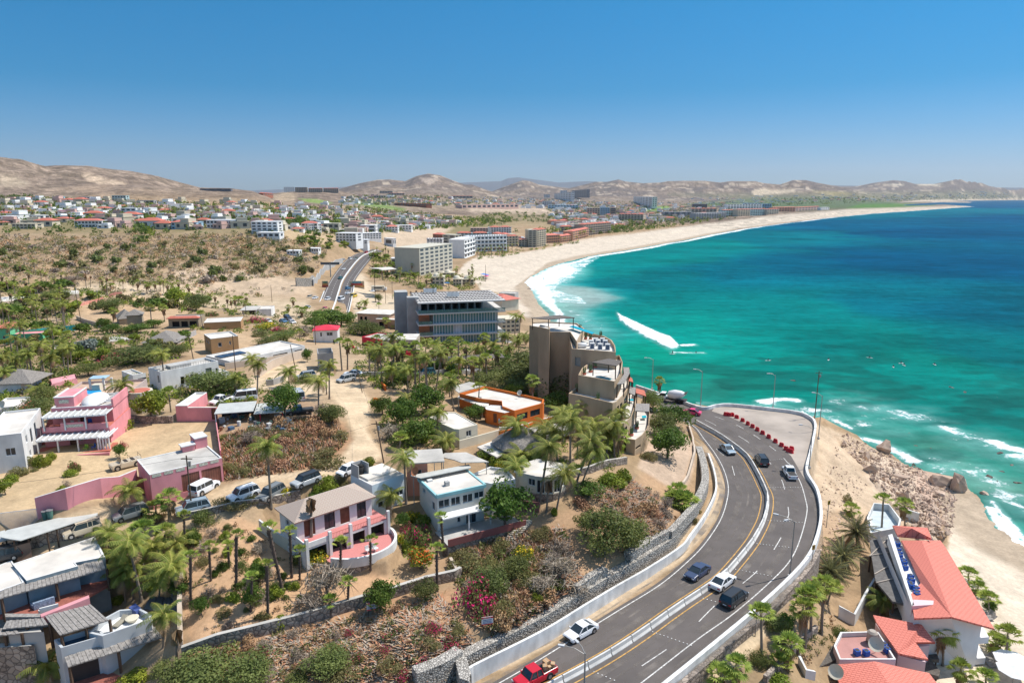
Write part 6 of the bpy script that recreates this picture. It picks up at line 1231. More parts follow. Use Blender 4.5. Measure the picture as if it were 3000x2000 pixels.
for x,y in((40,1580),(137,1556),(165,1547),(283,1507),(290,1498)):X,Y=at(x,y,23.5);MB().box(X-.07,Y-.07,gh(X,Y)-.3,X+.07,Y+.07,23.5).build('post',WOODD,t)
t=thing('carport','shorter pale striped carport at the left edge','carport');slab([(-60,1602),(28,1578),(14,1552),(-60,1570)],23.0,.1,METR,'carport_roof',t)
for x,y in((-10,1590),(18,1580)):X,Y=at(x,y,22.9);MB().box(X-.07,Y-.07,gh(X,Y)-.3,X+.07,Y+.07,22.9).build('post',WOODD,t)
t=thing('dumpster','brown wooden bin store with dark front below the carport','bin store');prismb(t,[(24,1590),(42,1600),(88,1588),(86,1576)],22.6,None,mat('bin_wood',(.22,.15,.11),.8),DARKIN,.1,t)
for i,(x,y) in enumerate(((134,1520),(148,1517))):X,Y,Zg=G(x,y);b=MB();b.cyl(0,0,0,1.1,.33,12,r1=.4);o=thing('bin',['left','right'][i]+' grey green dustbin at the end of the pink compound wall','bin',(X,Y,Zg));b.build('body',jn[4],o);b=MB();b.cyl(0,0,1.1,1.2,.43,12);b.build('lid',jn[1],o)
b=MB();A=Vector((*G(0,1530)[:2],22.5));Bq=Vector((*G(112,1522)[:2],22.5))
for i in range(40):p=A.lerp(Bq,i/39);b.bar((p.x,p.y,21.8),(p.x,p.y,24.6),.03,.03)
b.bar((A.x,A.y,24.6),(Bq.x,Bq.y,24.6),.06,.06);tag(b.build('bar_gate',FRAMEW),'long white barred sliding gate left of the pink wall','gate')
# --- garden walls
fwall('garden_wall',[(535,1928),(640,1890),(800,1850),(980,1800),(1040,1782),(1150,1750),(1250,1718),(1330,1700),(1350,1690)],1.5,.5,STONE,'long rubble stone wall with pale coping below the sandy palm garden',mt=ROOFG)
fwall('garden_wall',[(533,1700),(528,1780),(530,1900)],1.2,.5,BEIGEW,'pale wall with steps between the stick roofed house and the palm garden')
fwall('garden_wall',[(545,1520),(640,1500),(760,1478),(880,1452)],1.0,.35,STONE,'low stone wall with pale coping along the dirt road behind the tile roofed house',mt=ROOFG)
fwall('garden_wall',[(762,1552),(800,1582),(868,1620)],1.6,.25,CREAM,'pale wall down the left side of the tile roofed house',mt=WHITE)
fwall('garden_wall',[(1670,1402),(1730,1385),(1835,1358)],1.3,.4,STONE,'stone wall right of the round house under the palms',mt=ROOFG)
fwall('garden_wall',[(1320,1655),(1340,1690)],1.2,.4,BEIGEW,'short pale wall stub above the bougainvillea slope')
fwall('garden_wall',[(2017,1248),(2030,1290),(2035,1330),(2015,1400),(1995,1430)],.7,.35,BEIGEW,'pale curved low wall beside the gravel terrace')
fwall('garden_wall',[(1508,1492),(1580,1500)],1.6,.2,BRICK,'dark red panel wall below the round house')
fwall('flat_roof_wall',[(780,1130),(800,1128),(830,1118)],1.4,.4,GREYBLK,'short grey wall stub left of the old silver van')
A=Vector(G(1545,1530));Bq=Vector(G(1495,1585));st=thing('garden_steps','curving pale concrete garden steps right of the brick fenced terrace','stair',tuple(Bq))
b=MB()
for i in range(11):p=(A-Bq)*(i/11);b.box(p.x-.9,p.y-.2,p.z-.8+i*.05,p.x+.9,p.y+.35,p.z+.25+i*.03)
b.build('step',mat('pale_step',(.5,.45,.38),.9),st)
def letters(parent,txt,x,z,size,m,y=-.06):
 cu=bpy.data.curves.new('txt','FONT');cu.body=txt;cu.size=size;cu.align_x='CENTER';cu.extrude=.004;o=bpy.data.objects.new('lettering',cu);COL.objects.link(o)
 bpy.context.view_layer.update();me=bpy.data.meshes.new_from_object(o.evaluated_get(bpy.context.evaluated_depsgraph_get()));bpy.data.objects.remove(o)
 o=bpy.data.objects.new('lettering',me);COL.objects.link(o);me.materials.clear();me.materials.append(m);o.parent=parent;o.rotation_euler=(R(90),0,0);o.location=(x,y,z);return o
SR=mat('sign_red',(.62,.03,.05),.6);SB=mat('sign_blue',(.06,.12,.32),.6)
for(x,y,zb,w_,hh,lb,ht) in[(1095,1800,1.0,1.35,1.0,'red and white for sale sign on the long stone garden wall',1.0),(1428,1862,1.5,1.35,1.0,'red and white for sale sign on posts above the roadside gabions',1.3)]:
 X,Y,Zg=G(x,y);t=thing('for_sale_sign',lb,'sign',(X,Y-(.5 if ht==1.0 else 0),Zg),R(14));MB().box(-w_/2,-.04,zb,w_/2,0,zb+hh).build('board',WHITE,t);MB().box(-w_/2,-.05,zb+hh*.78,w_/2,-.041,zb+hh).build('red_band',SR,t);MB().box(-w_/2,-.05,zb,w_/2,-.041,zb+hh*.12).build('red_band',SR,t)
 letters(t,'FOR SALE',0,zb+hh*.81,.2,WHITE);
 for k in range(3):MB().box(-w_*.38,-.05,zb+hh*(.2+.18*k),w_*.38,-.041,zb+hh*(.28+.18*k)).build('text_line',SB,t)
 for s_ in(-.5,.5):MB().box(s_-.03,-.03,-.3,s_+.03,.03,zb).build('post',FRAMED,t)
for(x,y,lb) in[(2361,1640,'yellow warning sign on the parapet beside the big lamp'),(2194,1826,'yellow warning sign at the lower end of the parapet'),(2409,1505,'yellow warning sign on the slope outside the highway bend')]:
 X,Y=at(x,y,RZ);X+=.9;t=thing('road_sign',lb,'sign',(X,Y,RZ-.5),R(25));MB().box(-.04,-.04,-2,.04,.04,2.9).build('post',STEEL,t);MB().box(-.3,-.06,2.2,.3,-.04,2.95).build('plate',mat('sign_yellow',(.62,.38,.04),.6),t);b=MB();b.add([(-.2,-.07,2.4),(.05,-.07,2.4),(.2,-.07,2.6),(.05,-.07,2.8),(-.2,-.07,2.8),(-.05,-.07,2.6)],[(0,1,2,5),(5,2,3,4)]);b.build('chevron',FRAMED,t)
# --- hotel with red roofs at the right beach
RD=REDT;HW=mat('hotel_white',(.74,.73,.73),.85,.06);HP=mat('hotel_pink',(.72,.55,.56),.85,.06)
ze=11.0
def roofq(px,zs,root,m=RD,nm='roof',th=.25):
 P=[Vector((*at(*p,z),z)) for p,z in zip(px,zs)];b=MB();n=len(P);b.add(P+[p-Vector((0,0,th)) for p in P],[tuple(range(n)),tuple(range(2*n-1,n-1,-1))]+[(i,n+i,n+(i+1)%n,(i+1)%n) for i in range(n)])
 o=b.build(nm,m,root);bpy.context.view_layer.update();return o
t=thing('beach_hotel','long white beach hotel wing with red tile roof and two grey skylights','hotel')
zr,zl,zrr=12.6,11.6,9.2
RG=(2690,1565);
r0,r1=(2700,1582),(2789,1806)
roofq([(2668,1740),(2679,1810),r1,r0,(2640,1582),(2698,1706)],[11.5,11.5,zr,zr,11.7,11.5],t);roofq([r1,(2913,1840),(2770,1602),(2755,1582),r0],[zr,9.6,9.6,9.6,zr],t)
def wallq(root,a,b_,z0,z1,m,nm='wall',holes=(),dirn=1):
 p,q=at(*a),at(*b_);bb=MB();L=math.hypot(q[0]-p[0],q[1]-p[1]);hs=[(h_[0]*L,h_[1]*L,h_[2],h_[3],h_[4]) for h_ in holes]
 P=wallgrid(bb,p,q,z0,z1,hs);o=bb.build(nm,m,root)
 for h_ in hs:opening(root,P,h_,h_[4])
 return o
A=at(2682,1812,11.3);Bc=at(2862,1842,9.6);M_=at(2789,1806,zr)
def inset(p,q,f):return(p[0]+(q[0]-p[0])*f,p[1]+(q[1]-p[1])*f)
u=Vector((at(2770,1602,9.6)[0]-at(2913,1840,9.6)[0],at(2770,1602,9.6)[1]-at(2913,1840,9.6)[1])).normalized()
b=MB();A=Vector(A)+u*.5;Bc=Vector(at(2880,1834,9.4))+u*.5;M_=Vector(M_)+u*.5;b.add([(A.x,A.y,1),(Bc.x,Bc.y,1),(Bc.x,Bc.y,9.5),(M_.x,M_.y,12.35),(A.x,A.y,11.2)],[(0,1,2,3,4)]);b.build('gable_wall',HW,t)
L_=26;b=MB();E=Bc+u*L_;b.add([(Bc.x,Bc.y,1),(E.x,E.y,1),(E.x,E.y,9.5),(Bc.x,Bc.y,9.5)],[(0,1,2,3)]);b.build('wall',HW,t)
for z0_ in(3.2,6.4):
 p=Bc-u*.02;n_w=(A-Bc).normalized();b=MB();c=Bc+n_w*.4-u*.03;d=c+n_w*1.9;b.add([(c.x,c.y,z0_+.9),(d.x,d.y,z0_+.9),(d.x,d.y,z0_+2.5),(c.x,c.y,z0_+2.5)],[(0,1,2,3)]);b.build('balcony_opening',DARKIN,t)
 n2=-n_w;c1=Bc+n2*1.4;q4=[Bc,c1,c1+u*22,Bc+u*22];MB().prism([tuple(v) for v in q4],z0_,z0_+.95,bottom=True).build('balcony',HW,t)
b=MB();E2=A+u*25;b.add([(A.x,A.y,1),(A.x,A.y,11.2),(E2.x,E2.y,11.2),(E2.x,E2.y,1)],[(0,1,2,3)]);b.build('wall',HW,t)
roofq([(2676,1770),(2714,1750),(2698,1706),(2660,1630),(2634,1578),(2612,1568)],[11.0]*6,t,WHITE,'service_roof',.3)
roofq([(2602,1566),(2614,1563),(2678,1770),(2672,1774)],[12.0]*4,t,WHITE,'service_parapet',1.6);roofq([(2672,1774),(2676,1755),(2735,1758),(2735,1770)],[12.0]*4,t,HP,'service_parapet',1.4)
roofq([(2615,1538),(2672,1547),(2730,1577),(2650,1570),(2630,1568)],[12.2,13.6,12.2,12.2,12.2],t);roofq([(2615,1538),(2717,1545),(2730,1577),(2672,1547)],[12.2,12.2,12.2,13.6],t)
for i,q in enumerate([[(2698,1612),(2740,1624),(2746,1636),(2704,1626)],[(2710,1638),(2754,1650),(2761,1663),(2718,1652)]]):
 o=roofq(q,[12.4,11.4,11.4,12.3],None,mat('skylight_panel',(.16,.22,.20),.3,.2),'solar_collector',.15);tag(o,['upper','lower'][i]+' of the two grey green collector panels on the long red roof','solar collector')
AC0=thing('condenser',None,'air conditioner');MB().box(-.33,-.33,0,.33,.33,.7).build('casing',mat('blue_casing',(.02,.10,.42),.5),AC0);MB().cyl(0,0,.7,.73,.26,12).build('fan',FRAMED,AC0);reg(AC0);first=True
for i,(x,y) in enumerate([(2628,1600),(2630,1617),(2635,1635),(2634,1627),(2645,1648),(2648,1655),(2651,1668),(2667,1695),(2670,1706),(2666,1716),(2669,1722),(2683,1730),(2684,1740),(2685,1748)]):
 o=AC0 if i==0 else copy_tree(AC0);X,Y=at(x,y,11.0);o.location=(X,Y,11.0);o.rotation_euler=(0,0,R(12));tag(o,'blue roof condenser','air conditioner','blue condensers along the service roof',(x,y))
t=thing('grey_mat_roof','wide dark grey matting roof left of the red roofed hotel','roof');roofq([(2548,1580),(2600,1568),(2612,1610),(2645,1700),(2668,1772),(2615,1760),(2565,1700),(2552,1620)],[9.8]*8,t,mat('matting',(.15,.14,.13),.95,.25,2,.4),'matting',.3)
for a,c in(((2548,1627),(2602,1575)),((2552,1625),(2602,1617)),((2562,1680),(2614,1650)),((2568,1705),(2640,1688))):P1=at(*a,9.95);P2=at(*c,9.95);MB().bar((*P1,9.9),(*P2,9.9),.14,.14).build('batten',mat('pale_batten',(.42,.36,.30),.9),t)
for x,y in((2552,1625),(2568,1700),(2620,1758)):X,Y=at(x,y,9.7);MB().box(X-.1,Y,4,X+.1,Y+.2,9.6).build('post',WOODD,t)
t=thing('hotel_wing','middle hotel wing with red roof stepping down to the pink roof terrace','hotel')
roofq([(2558,1800),(2700,1828),(2740,1880),(2682,1880),(2720,1930),(2632,1912),(2568,1822)],[9.5,10.3,9.3,9.3,8.2,9.6,9.5],t);MB().prism(W_([(2566,1815),(2690,1832),(2725,1880),(2684,1884),(2714,1928),(2632,1908)],8.6),1,8.1).build('wall',HP,t)
t=thing('pink_terrace_block','hotel block with pink roof terrace and white parapet holding dishes and tanks','hotel');prismb(t,[(2443,1890),(2462,1850),(2545,1848),(2575,1850),(2625,1930),(2460,1930)],9.0,None,HP,mat('pink_roof',(.46,.24,.21),.9,.15),.6,t,parm=WHITE)
t=thing('near_red_roof_house','nearest red tile roofed hotel house at the bottom right','hotel')
roofq([(2440,1946),(2562,1936),(2640,2060),(2480,2060)],[8.6,9.6,9.6,8.2],t);roofq([(2562,1936),(2722,1970),(2790,2060),(2640,2060)],[9.6,8.2,8.2,9.6],t);MB().prism(W_([(2452,1955),(2562,1945),(2700,1972),(2740,2060),(2490,2060)],8),1,7.9).build('wall',HP,t)
def dish(px,py,z,r,lb,az=200,m=CREAM):
 X,Y=at(px,py,z);t=thing('satellite_dish',lb,'satellite dish',(X,Y,z),R(az));b=MB();n=14;vs=[(0,0,0)]
 for k in(1,2,3):
  for i in range(n):a=2*math.pi*i/n;q=r*k/3;vs.append((q*math.cos(a),q*math.sin(a),.28*q*q/r))
 b.add(vs,[(0,1+i,1+(i+1)%n) for i in range(n)]+[(1+k*n+i,1+(k+1)*n+i,1+(k+1)*n+(i+1)%n,1+k*n+(i+1)%n) for k in(0,1) for i in range(n)])
 o=b.build('reflector',m,t,True,(0,0,1.1));o.rotation_euler=(0,R(55),0);MB().cyl(0,0,0,1.1,.05,6).build('mast',STEEL,t)
dish(2565,1908,8.5,.95,'white satellite dish on the pink roof terrace',230);dish(2447,1990,8.4,.9,'white satellite dish beside the nearest red roof',230);dish(843,1252,25.0,.9,'white satellite dish at the edge of the brown scrub',230);dish(1218,1402,24.9,.7,'rusty orange satellite dish on the narrow metal roof',230,mat('rust',(.5,.2,.1),.7));dish(8,1205,25.6,1.0,'large dish on the small white house at the left edge',250);dish(1523,1165,24.6,.6,'small dish on the orange house roof',230)
X,Y=at(2553,1880,8.5);t=thing('water_tank','beige cylindrical water tank on the pink roof terrace','water tank',(X,Y,8.45));b=MB();b.cyl(0,0,.3,1.5,.65,16);b.cyl(0,0,1.5,1.75,.65,16,r1=.4);b.build('tank',mat('beige_tank',(.42,.36,.30),.6),t);MB().box(-.5,-.5,0,.5,.5,.3).build('stand',FRAMED,t)
for i,(x,y) in enumerate([(2510,1915),(2537,1916),(2590,1895),(2598,1908)]):
 X,Y=at(x,y,8.5);o=copy_tree(AC0);o.location=(X,Y,8.42);tag(o,['blue condenser at the left of the pink roof terrace','second condenser from left on the pink roof terrace','blue condenser behind the dish on the pink roof terrace','condenser right of the dish on the pink roof terrace'][i],'air conditioner')
def thatchq(px,zs,lb):t=thing('thatched_roof',lb,'thatched roof');roofq(px,zs,t,mat('dark_thatch',(.13,.115,.10),.95,.3,3.5,.8),'thatch',.5);c=W_(px,zs[0]);n=len(c);m_=Vector((sum(p[0] for p in c)/n,sum(p[1] for p in c)/n));[MB().cyl(*(m_+(Vector(p)-m_)*.7),2,zs[0]-.3,.12,6).build('post',WOODD,t) for p in c[::2]]
thatchq([(2605,1785),(2660,1770),(2672,1798),(2640,1812),(2608,1800)],[7.6]*5,'small ragged thatch between the matting roof and the middle red roof');thatchq([(2358,1940),(2380,1910),(2440,1890),(2460,1925),(2430,1940),(2370,1966)],[8.0]*6,'thatched roof left of the pink roof terrace');thatchq([(2370,1975),(2440,1950),(2462,1975),(2400,2010)],[7.2]*4,'second thatched roof below the pink roof terrace');thatchq([(2700,1935),(2722,1925),(2755,1965),(2750,1980),(2702,1965)],[5.6]*5,'thatch strip below the middle red roof by the palms');thatchq([(2696,1890),(2740,1905),(2752,1930),(2712,1930)],[5.4]*4,'thatch behind the crossing palms beside the middle hotel wing')
for pts,hh,lb in[([(2455,1806),(2500,1830),(2560,1722),(2572,1702)],1.8,'zigzag white wall between the date palms and the hotel'),([(2340,1945),(2360,1985),(2385,1990)],1.2,'short white wall left of the nearest red roof'),([(2545,1512),(2552,1560)],1.0,'white wall at the top of the hotel path'),([(2640,1515),(2690,1530)],2.0,'white courtyard wall behind the small hipped red roof')]:fwall('white_wall',pts,hh,.3,WHITE,lb)
t=thing('courtyard_block','low white walled courtyard behind the small hipped red roof','building');prismb(t,[(2540,1515),(2560,1472),(2605,1476),(2640,1520),(2632,1545),(2550,1560)],8.4,None,WHITE,mat('pale_blue_floor',(.5,.56,.58),.8),1.3,t)
fwall('path_wall',[(2240,2000),(2280,1960),(2340,1890),(2390,1850)],1.0,.5,STONE,'low rubble wall of the path between the highway and the thatched roofs')
U0=None
def umbrella(px,py,col,lb,r=1.6,z=None):
 X,Y,Zg=G(px,py);t=thing('parasol',lb,'parasol',(X,Y,Zg));b=MB();n=8;vs=[(0,0,2.9)]+[(r*math.cos(2*math.pi*i/n),r*math.sin(2*math.pi*i/n),2.25) for i in range(n)];b.add(vs,[(0,1+i,1+(i+1)%n) for i in range(n)]);b.build('canopy',mat('canopy_'+str(col),col,.9),t);MB().cyl(0,0,0,2.8,.04,6).build('pole',STEEL,t)
umbrella(2960,1975,(.8,.8,.8),'large white parasol on the hotel beach deck',2.3);umbrella(2965,2005,(.8,.8,.8),'white parasol at the bottom right corner',2.1);umbrella(1417,811,(.05,.25,.65),'pale blue parasol on the wide beach',2.5);umbrella(1426,813,(.04,.12,.55),'dark blue parasol on the wide beach',2.5);umbrella(1425,817,(.7,.04,.15),'red parasol on the wide beach',2.5);umbrella(1309,838,(.05,.22,.5),'blue parasol in the bungalow garden',2.2)
X,Y,Zg=G(1423,825);tag(MB().cyl(0,0,0,13,.25,6,r1=.12).build('flag_mast',POLEW,None,False,(X,Y,Zg)),'tall wooden mast standing on the wide beach','mast')
L0=None
for i,(x,y) in enumerate([(2893,1924),(2898,1931),(2904,1938),(2909,1945),(2915,1953),(2890,1800),(2896,1808),(2900,1816)]):
 X,Y,Zg=G(x,y)
 if L0 is None:L0=thing('sun_lounger',None,'sun lounger');MB().box(-1,-.32,.25,.4,.32,.33).build('seat',STICK,L0);MB().bar((.4,0,.3),(.95,0,.75),.62,.06).build('backrest',STICK,L0);reg(L0);o=L0
 else:o=copy_tree(L0)
 o.location=(X,Y,Zg);o.rotation_euler=(0,0,R(10));tag(o,'grey beach lounger','sun lounger','loungers on the hotel beach',(x,y))
CH0=None
for i,(x,y,z,lb) in enumerate([(1078,1618,19.33,'left white plastic chair on the pink patio'),(1090,1612,19.33,'middle white plastic chair on the pink patio'),(1101,1613,19.33,'right white plastic chair on the pink patio'),(1060,1507,21.55,'left white chair on the balcony'),(1068,1503,21.55,'middle white chair on the balcony'),(1076,1500,21.55,'right white chair on the balcony'),(943,1541,21.55,'blue chair on the balcony'),(210,1248,27.75,'white chair on the upper pink balcony left'),(228,1247,27.75,'white chair on the upper pink balcony beside the blue chair'),(243,1245,27.75,'left blue chair on the upper pink balcony'),(265,1242,27.75,'right blue chair on the upper pink balcony'),(275,1315,24.85,'blue chair on the lower pink veranda'),(252,1318,24.85,'green chair on the lower pink veranda'),(1466,1240,22.2,'white chair in front of the orange house')]):
 X,Y=at(x,y,z);t=thing('chair',lb,'chair',(X,Y,z),R(random.uniform(-60,60)));m=mat('chair_blue',(.03,.12,.42),.6) if lb.split()[0]=='blue' or ' blue chair on' in lb else(mat('chair_green',(.25,.4,.05),.6) if 'green' in lb else WHITE)
 MB().box(-.3,-.28,.38,.3,.28,.45).build('seat',m,t);MB().box(-.3,.22,.45,.3,.28,.95).build('backrest',m,t)
 for sx_ in(-1,1):
  for sy_ in(-1,1):MB().box(sx_*.27-.025,sy_*.25-.025,0,sx_*.27+.025,sy_*.25+.025,.38).build('leg',m,t)
X,Y=at(340,1945,12);b=MB();pts=[(-2.3+4.6*i/12,0,2.0-1.5*(1-(2*i/12-1)**2)) for i in range(13)]
for i in range(12):p,q=pts[i],pts[i+1];w_=.45*(1-abs(2*(i+.5)/12-1));b.add([(p[0],-w_,p[2]),(q[0],-w_,q[2]),(q[0],w_,q[2]),(p[0],w_,p[2])],[(0,1,2,3)])
tag(b.build('hammock',mat('hammock_cloth',(.55,.55,.55),.9),None,False,(X,Y,11.7)),'pale grey hammock hanging under the lowest stick roof','hammock')
# ================================================================ vegetation
def lm(n_,c,c2,trans=.4,rnd=.22):return mat(n_,c,.6,.2,1.2,col2=c2,trans=trans,rnd=rnd,spec=.25)
LF={'coco':lm('coconut_leaf',(.37,.38,.075),(.13,.19,.035)),'fan':lm('fan_palm_leaf',(.42,.48,.10),(.20,.28,.05)),'date':lm('date_palm_leaf',(.22,.22,.10),(.09,.10,.045)),'dead':mat('dead_frond',(.34,.22,.12),.9,.3,2,rnd=.15),'dense':lm('dense_leaf',(.16,.24,.04),(.06,.115,.02)),'mesq':lm('mesquite_leaf',(.24,.27,.08),(.12,.155,.045)),'lime':lm('bright_leaf',(.36,.40,.05),(.15,.22,.03)),'olive':lm('scrub_leaf',(.33,.30,.12),(.19,.18,.07)),'grey':mat('bare_twig',(.36,.29,.22),.95,.3,1.5,rnd=.2),'dry':mat('dry_leaf',(.47,.28,.15),.95,.35,1.5,rnd=.2),'silver':lm('silver_leaf',(.30,.34,.30),(.16,.19,.16)),'mag':mat('magenta_flower',(.62,.02,.14),.7,.25,2),'orange':mat('orange_flower',(.70,.14,.02),.7,.25,2),'yellow':mat('yellow_flower',(.62,.42,.02),.7,.25,2)}
BARK=mat('bark',(.20,.155,.115),.95,.3,4,.5,rnd=.15);PTR=mat('palm_bark',(.26,.215,.17),.95,.3,3,.5,rnd=.15,stretch=(1,1,4))
def mesh_only(b,name,mats,smooth=False):
 o=b.build(name,mats,None,smooth);me=o.data;bpy.data.objects.remove(o);return me
def frond(b,az,el0,L,droop,rng,nseg=9,lw=.62,mi=0,wind=.0):
 d=Vector((math.cos(az),math.sin(az),0));p=Vector((0,0,0));e=el0;side=Vector((-math.sin(az),math.cos(az),0));st=L/nseg;prev=p
 for i in range(nseg):
  t=(i+.5)/nseg;e-=droop/nseg*(.5+t);q=prev+(d*math.cos(e)+Vector((0,0,math.sin(e))))*st+Vector((-wind*t*st,wind*.3*t*st,0))
  ln=lw*math.sin(math.pi*min(.96,.12+t*.86))**.6
  ax=(q-prev).normalized()
  for s_ in(-1,1):
   for k in(0,.5):
    a=prev.lerp(q,k);tip=a+side*s_*ln+ax*ln*.55-Vector((0,0,ln*.45+rng.uniform(0,.12)));w_=ax*st*.30
    b.add([a-w_*.5,a+w_,tip+w_*.3,tip-w_*.2],[(0,1,2,3)],mi)
  b.add([prev-side*.03,prev+side*.03,q+side*.02,q-side*.02],[(0,1,2,3)],1)
  prev=q
def coco_crown(seed,n=20,L=3.0,wind=.35):
 rng=random.Random(seed);b=MB()
 for i in range(n):
  t=i/n;frond(b,i*2.399+rng.uniform(-.3,.3),R(72-95*t)+rng.uniform(-.1,.1),L*rng.uniform(.85,1.1),1.5+rng.uniform(-.2,.5),rng,mi=2 if t>.88 else 0,wind=wind)
 b.tube([(0,0,-.5),(0,0,.3)],[.16,.22],6,1);return mesh_only(b,'coconut_crown',[LF['coco'],mat('frond_rib',(.36,.30,.08),.7,.2),LF['dead']])
def date_crown(seed):
 rng=random.Random(seed);b=MB()
 for i in range(46):t=i/46;frond(b,i*2.399,R(80-120*t),3.4*rng.uniform(.85,1.1),.9,rng,9,.38,mi=2 if t>.9 else 0)
 return mesh_only(b,'date_crown',[LF['date'],mat('frond_rib',(.36,.30,.08),.7,.2),LF['dead']])
def fan_crown(seed,n=26,skirt=True,r=1.0):
 rng=random.Random(seed);b=MB()
 def leaf(az,el,pl,fr,mi):
  pl*=1.25
  d=Vector((math.cos(az)*math.cos(el),math.sin(az)*math.cos(el),math.sin(el)));c=d*pl;side=Vector((-math.sin(az),math.cos(az),0));up=d.cross(side)*-1
  b.add([c*.05-side*.02,c*.05+side*.02,c+side*.02,c-side*.02],[(0,1,2,3)],1)
  for k in range(9):
   a=(k-4)/4*1.35;v=(d*math.cos(a)+side*math.sin(a));l=fr*(1-.12*abs(k-4)/4);tip=c+v*l-Vector((0,0,.16*l+rng.uniform(0,.14)));w_=(side*math.cos(a)-d*math.sin(a))*l*.105;m_=c+v*l*.55-Vector((0,0,.04))
   b.add([c,m_-w_,tip,m_+w_],[(0,1,2,3)],mi)
 for i in range(n):t=i/n;leaf(i*2.399+rng.uniform(-.3,.3),R(88-(120 if skirt else 85)*t)+rng.uniform(-.15,.15),(.5+.35*t)*r,.85*r*rng.uniform(.8,1.15),0)
 if skirt:
  for i in range(26):t=i/26;leaf(i*2.399,R(-55-30*t),.55,.75,2);
  for i in range(22):a=i*2.399;z=-.8-1.6*i/22;b.add([(0,0,z+.5),(.5*math.cos(a),.5*math.sin(a),z),(.38*math.cos(a+.5),.38*math.sin(a+.5),z-.6)],[(0,1,2)],2)
 return mesh_only(b,'fan_crown',[LF['fan'],mat('petiole',(.30,.28,.10),.7,.2),LF['dead']])
def dead_crown():
 rng=random.Random(3);b=MB()
 for i in range(30):a=i*2.399;b.add([(0,0,.2),(.5*math.cos(a),.5*math.sin(a),rng.uniform(-1.2,.1)),(.3*math.cos(a+.5),.3*math.sin(a+.5),-1.3)],[(0,1,2)])
 return mesh_only(b,'dead_crown',LF['dead'])
def ptrunk(r0,r1,bend,shag=False):
 b=MB();P=[(bend*(t**1.8),0,t) for t in[i/8 for i in range(9)]];b.tube(P,[r0*1.35,r0]+[r0+(r1-r0)*i/7 for i in range(1,8)],8)
 if shag:
  rng=random.Random(9)
  for i in range(70):t=i/70;a=i*2.399;c,s_=math.cos(a),math.sin(a);b.add([(r0*c,r0*s_,t),(r0*2.1*c,r0*2.1*s_,t+.03),(r0*1.5*math.cos(a+.6),r0*1.5*math.sin(a+.6),t-.01)],[(0,1,2)])
 return mesh_only(b,'palm_trunk',mat('shaggy_bark',(.13,.095,.075),.95,.3,3) if shag else PTR)
CR={'coco':[coco_crown(s) for s in(1,2,3)],'date':[date_crown(4),date_crown(5)],'fan':[fan_crown(6,26,False),fan_crown(7,27,True),fan_crown(8,23,True)],'fanbare':[fan_crown(10,16,False),fan_crown(11,13,False)],'dead':[dead_crown()]}
CRlow={'coco':[coco_crown(21,11)],'fan':[fan_crown(22,11,True)]}
TR={'coco':[ptrunk(.17,.12,.0),ptrunk(.17,.12,.001)],'fan':[ptrunk(.2,.15,0)],'date':[ptrunk(.3,.25,0)],'fanbare':[ptrunk(.17,.2,0,True)],'dead':[ptrunk(.2,.14,0)]}
NMS={'coco':('coconut_palm','feathery coconut palm'),'fan':('fan_palm','green fan palm'),'date':('date_palm','broad date palm'),'fanbare':('young_fan_palm','young fan palm on dark trunk'),'dead':('dead_palm','brown dead palm')}
SKIRTS=0
def nobj(name,me,parent,loc=(0,0,0),rot=(0,0,0),sc=(1,1,1)):
 o=bpy.data.objects.new(name,me);COL.objects.link(o);o.parent=parent;o.location=loc;o.rotation_euler=rot;o.scale=sc;return o
def palm(kind,base,crown=None,h=None,s=None,low=False,desc=None,grp=None):
 X,Y,Zg=G(*base);
 if crown:h=max(zup_at(X,Y,crown)-Zg,1.2);q=pix(X,Y,Zg+h);lx=(crown[0]-q[0])*(Y*CP+(CZ-Zg)*SP)/2000
 else:lx=random.uniform(-.5,.5)
 nm,d=NMS[kind];t=thing(nm,'','palm tree',(X,Y,Zg-.1));hd=desc or(('tall ' if h>7.5 else 'short ' if h<4 else '')+d)
 t['group']=grp or{'coco':'coconut palms among the houses','fan':'fan palms among the houses','date':'date palms above the hotel','fanbare':'young palms in the sandy garden','dead':'dead palms'}[kind]
 tag(t,hd,None,None,base);tm=random.choice(TR[kind]);k=s or{'coco':1.0,'fan':1.15,'date':1.0,'fanbare':.8,'dead':1.2}[kind]*random.uniform(.88,1.12)
 an=math.atan2(0,lx);tl=math.atan2(abs(lx),h)
 nobj('trunk',tm,t,(0,0,0),(0,math.atan2(lx,h),0),(min(max(h/7,.75),1.15),)*2+(math.hypot(h,lx),))
 cs=(CRlow if low and kind in CRlow else CR)[kind];cm=random.choice(cs)
 nobj('crown',cm,t,(lx,0,h),(0,random.uniform(-.1,.1),random.uniform(-.5,.5) if kind=='coco' else random.uniform(0,6.28)),(k,k,k));return t
def zup_at(X,Y,crown):d=ray(*crown);return CZ+Y/d[1]*d[2]
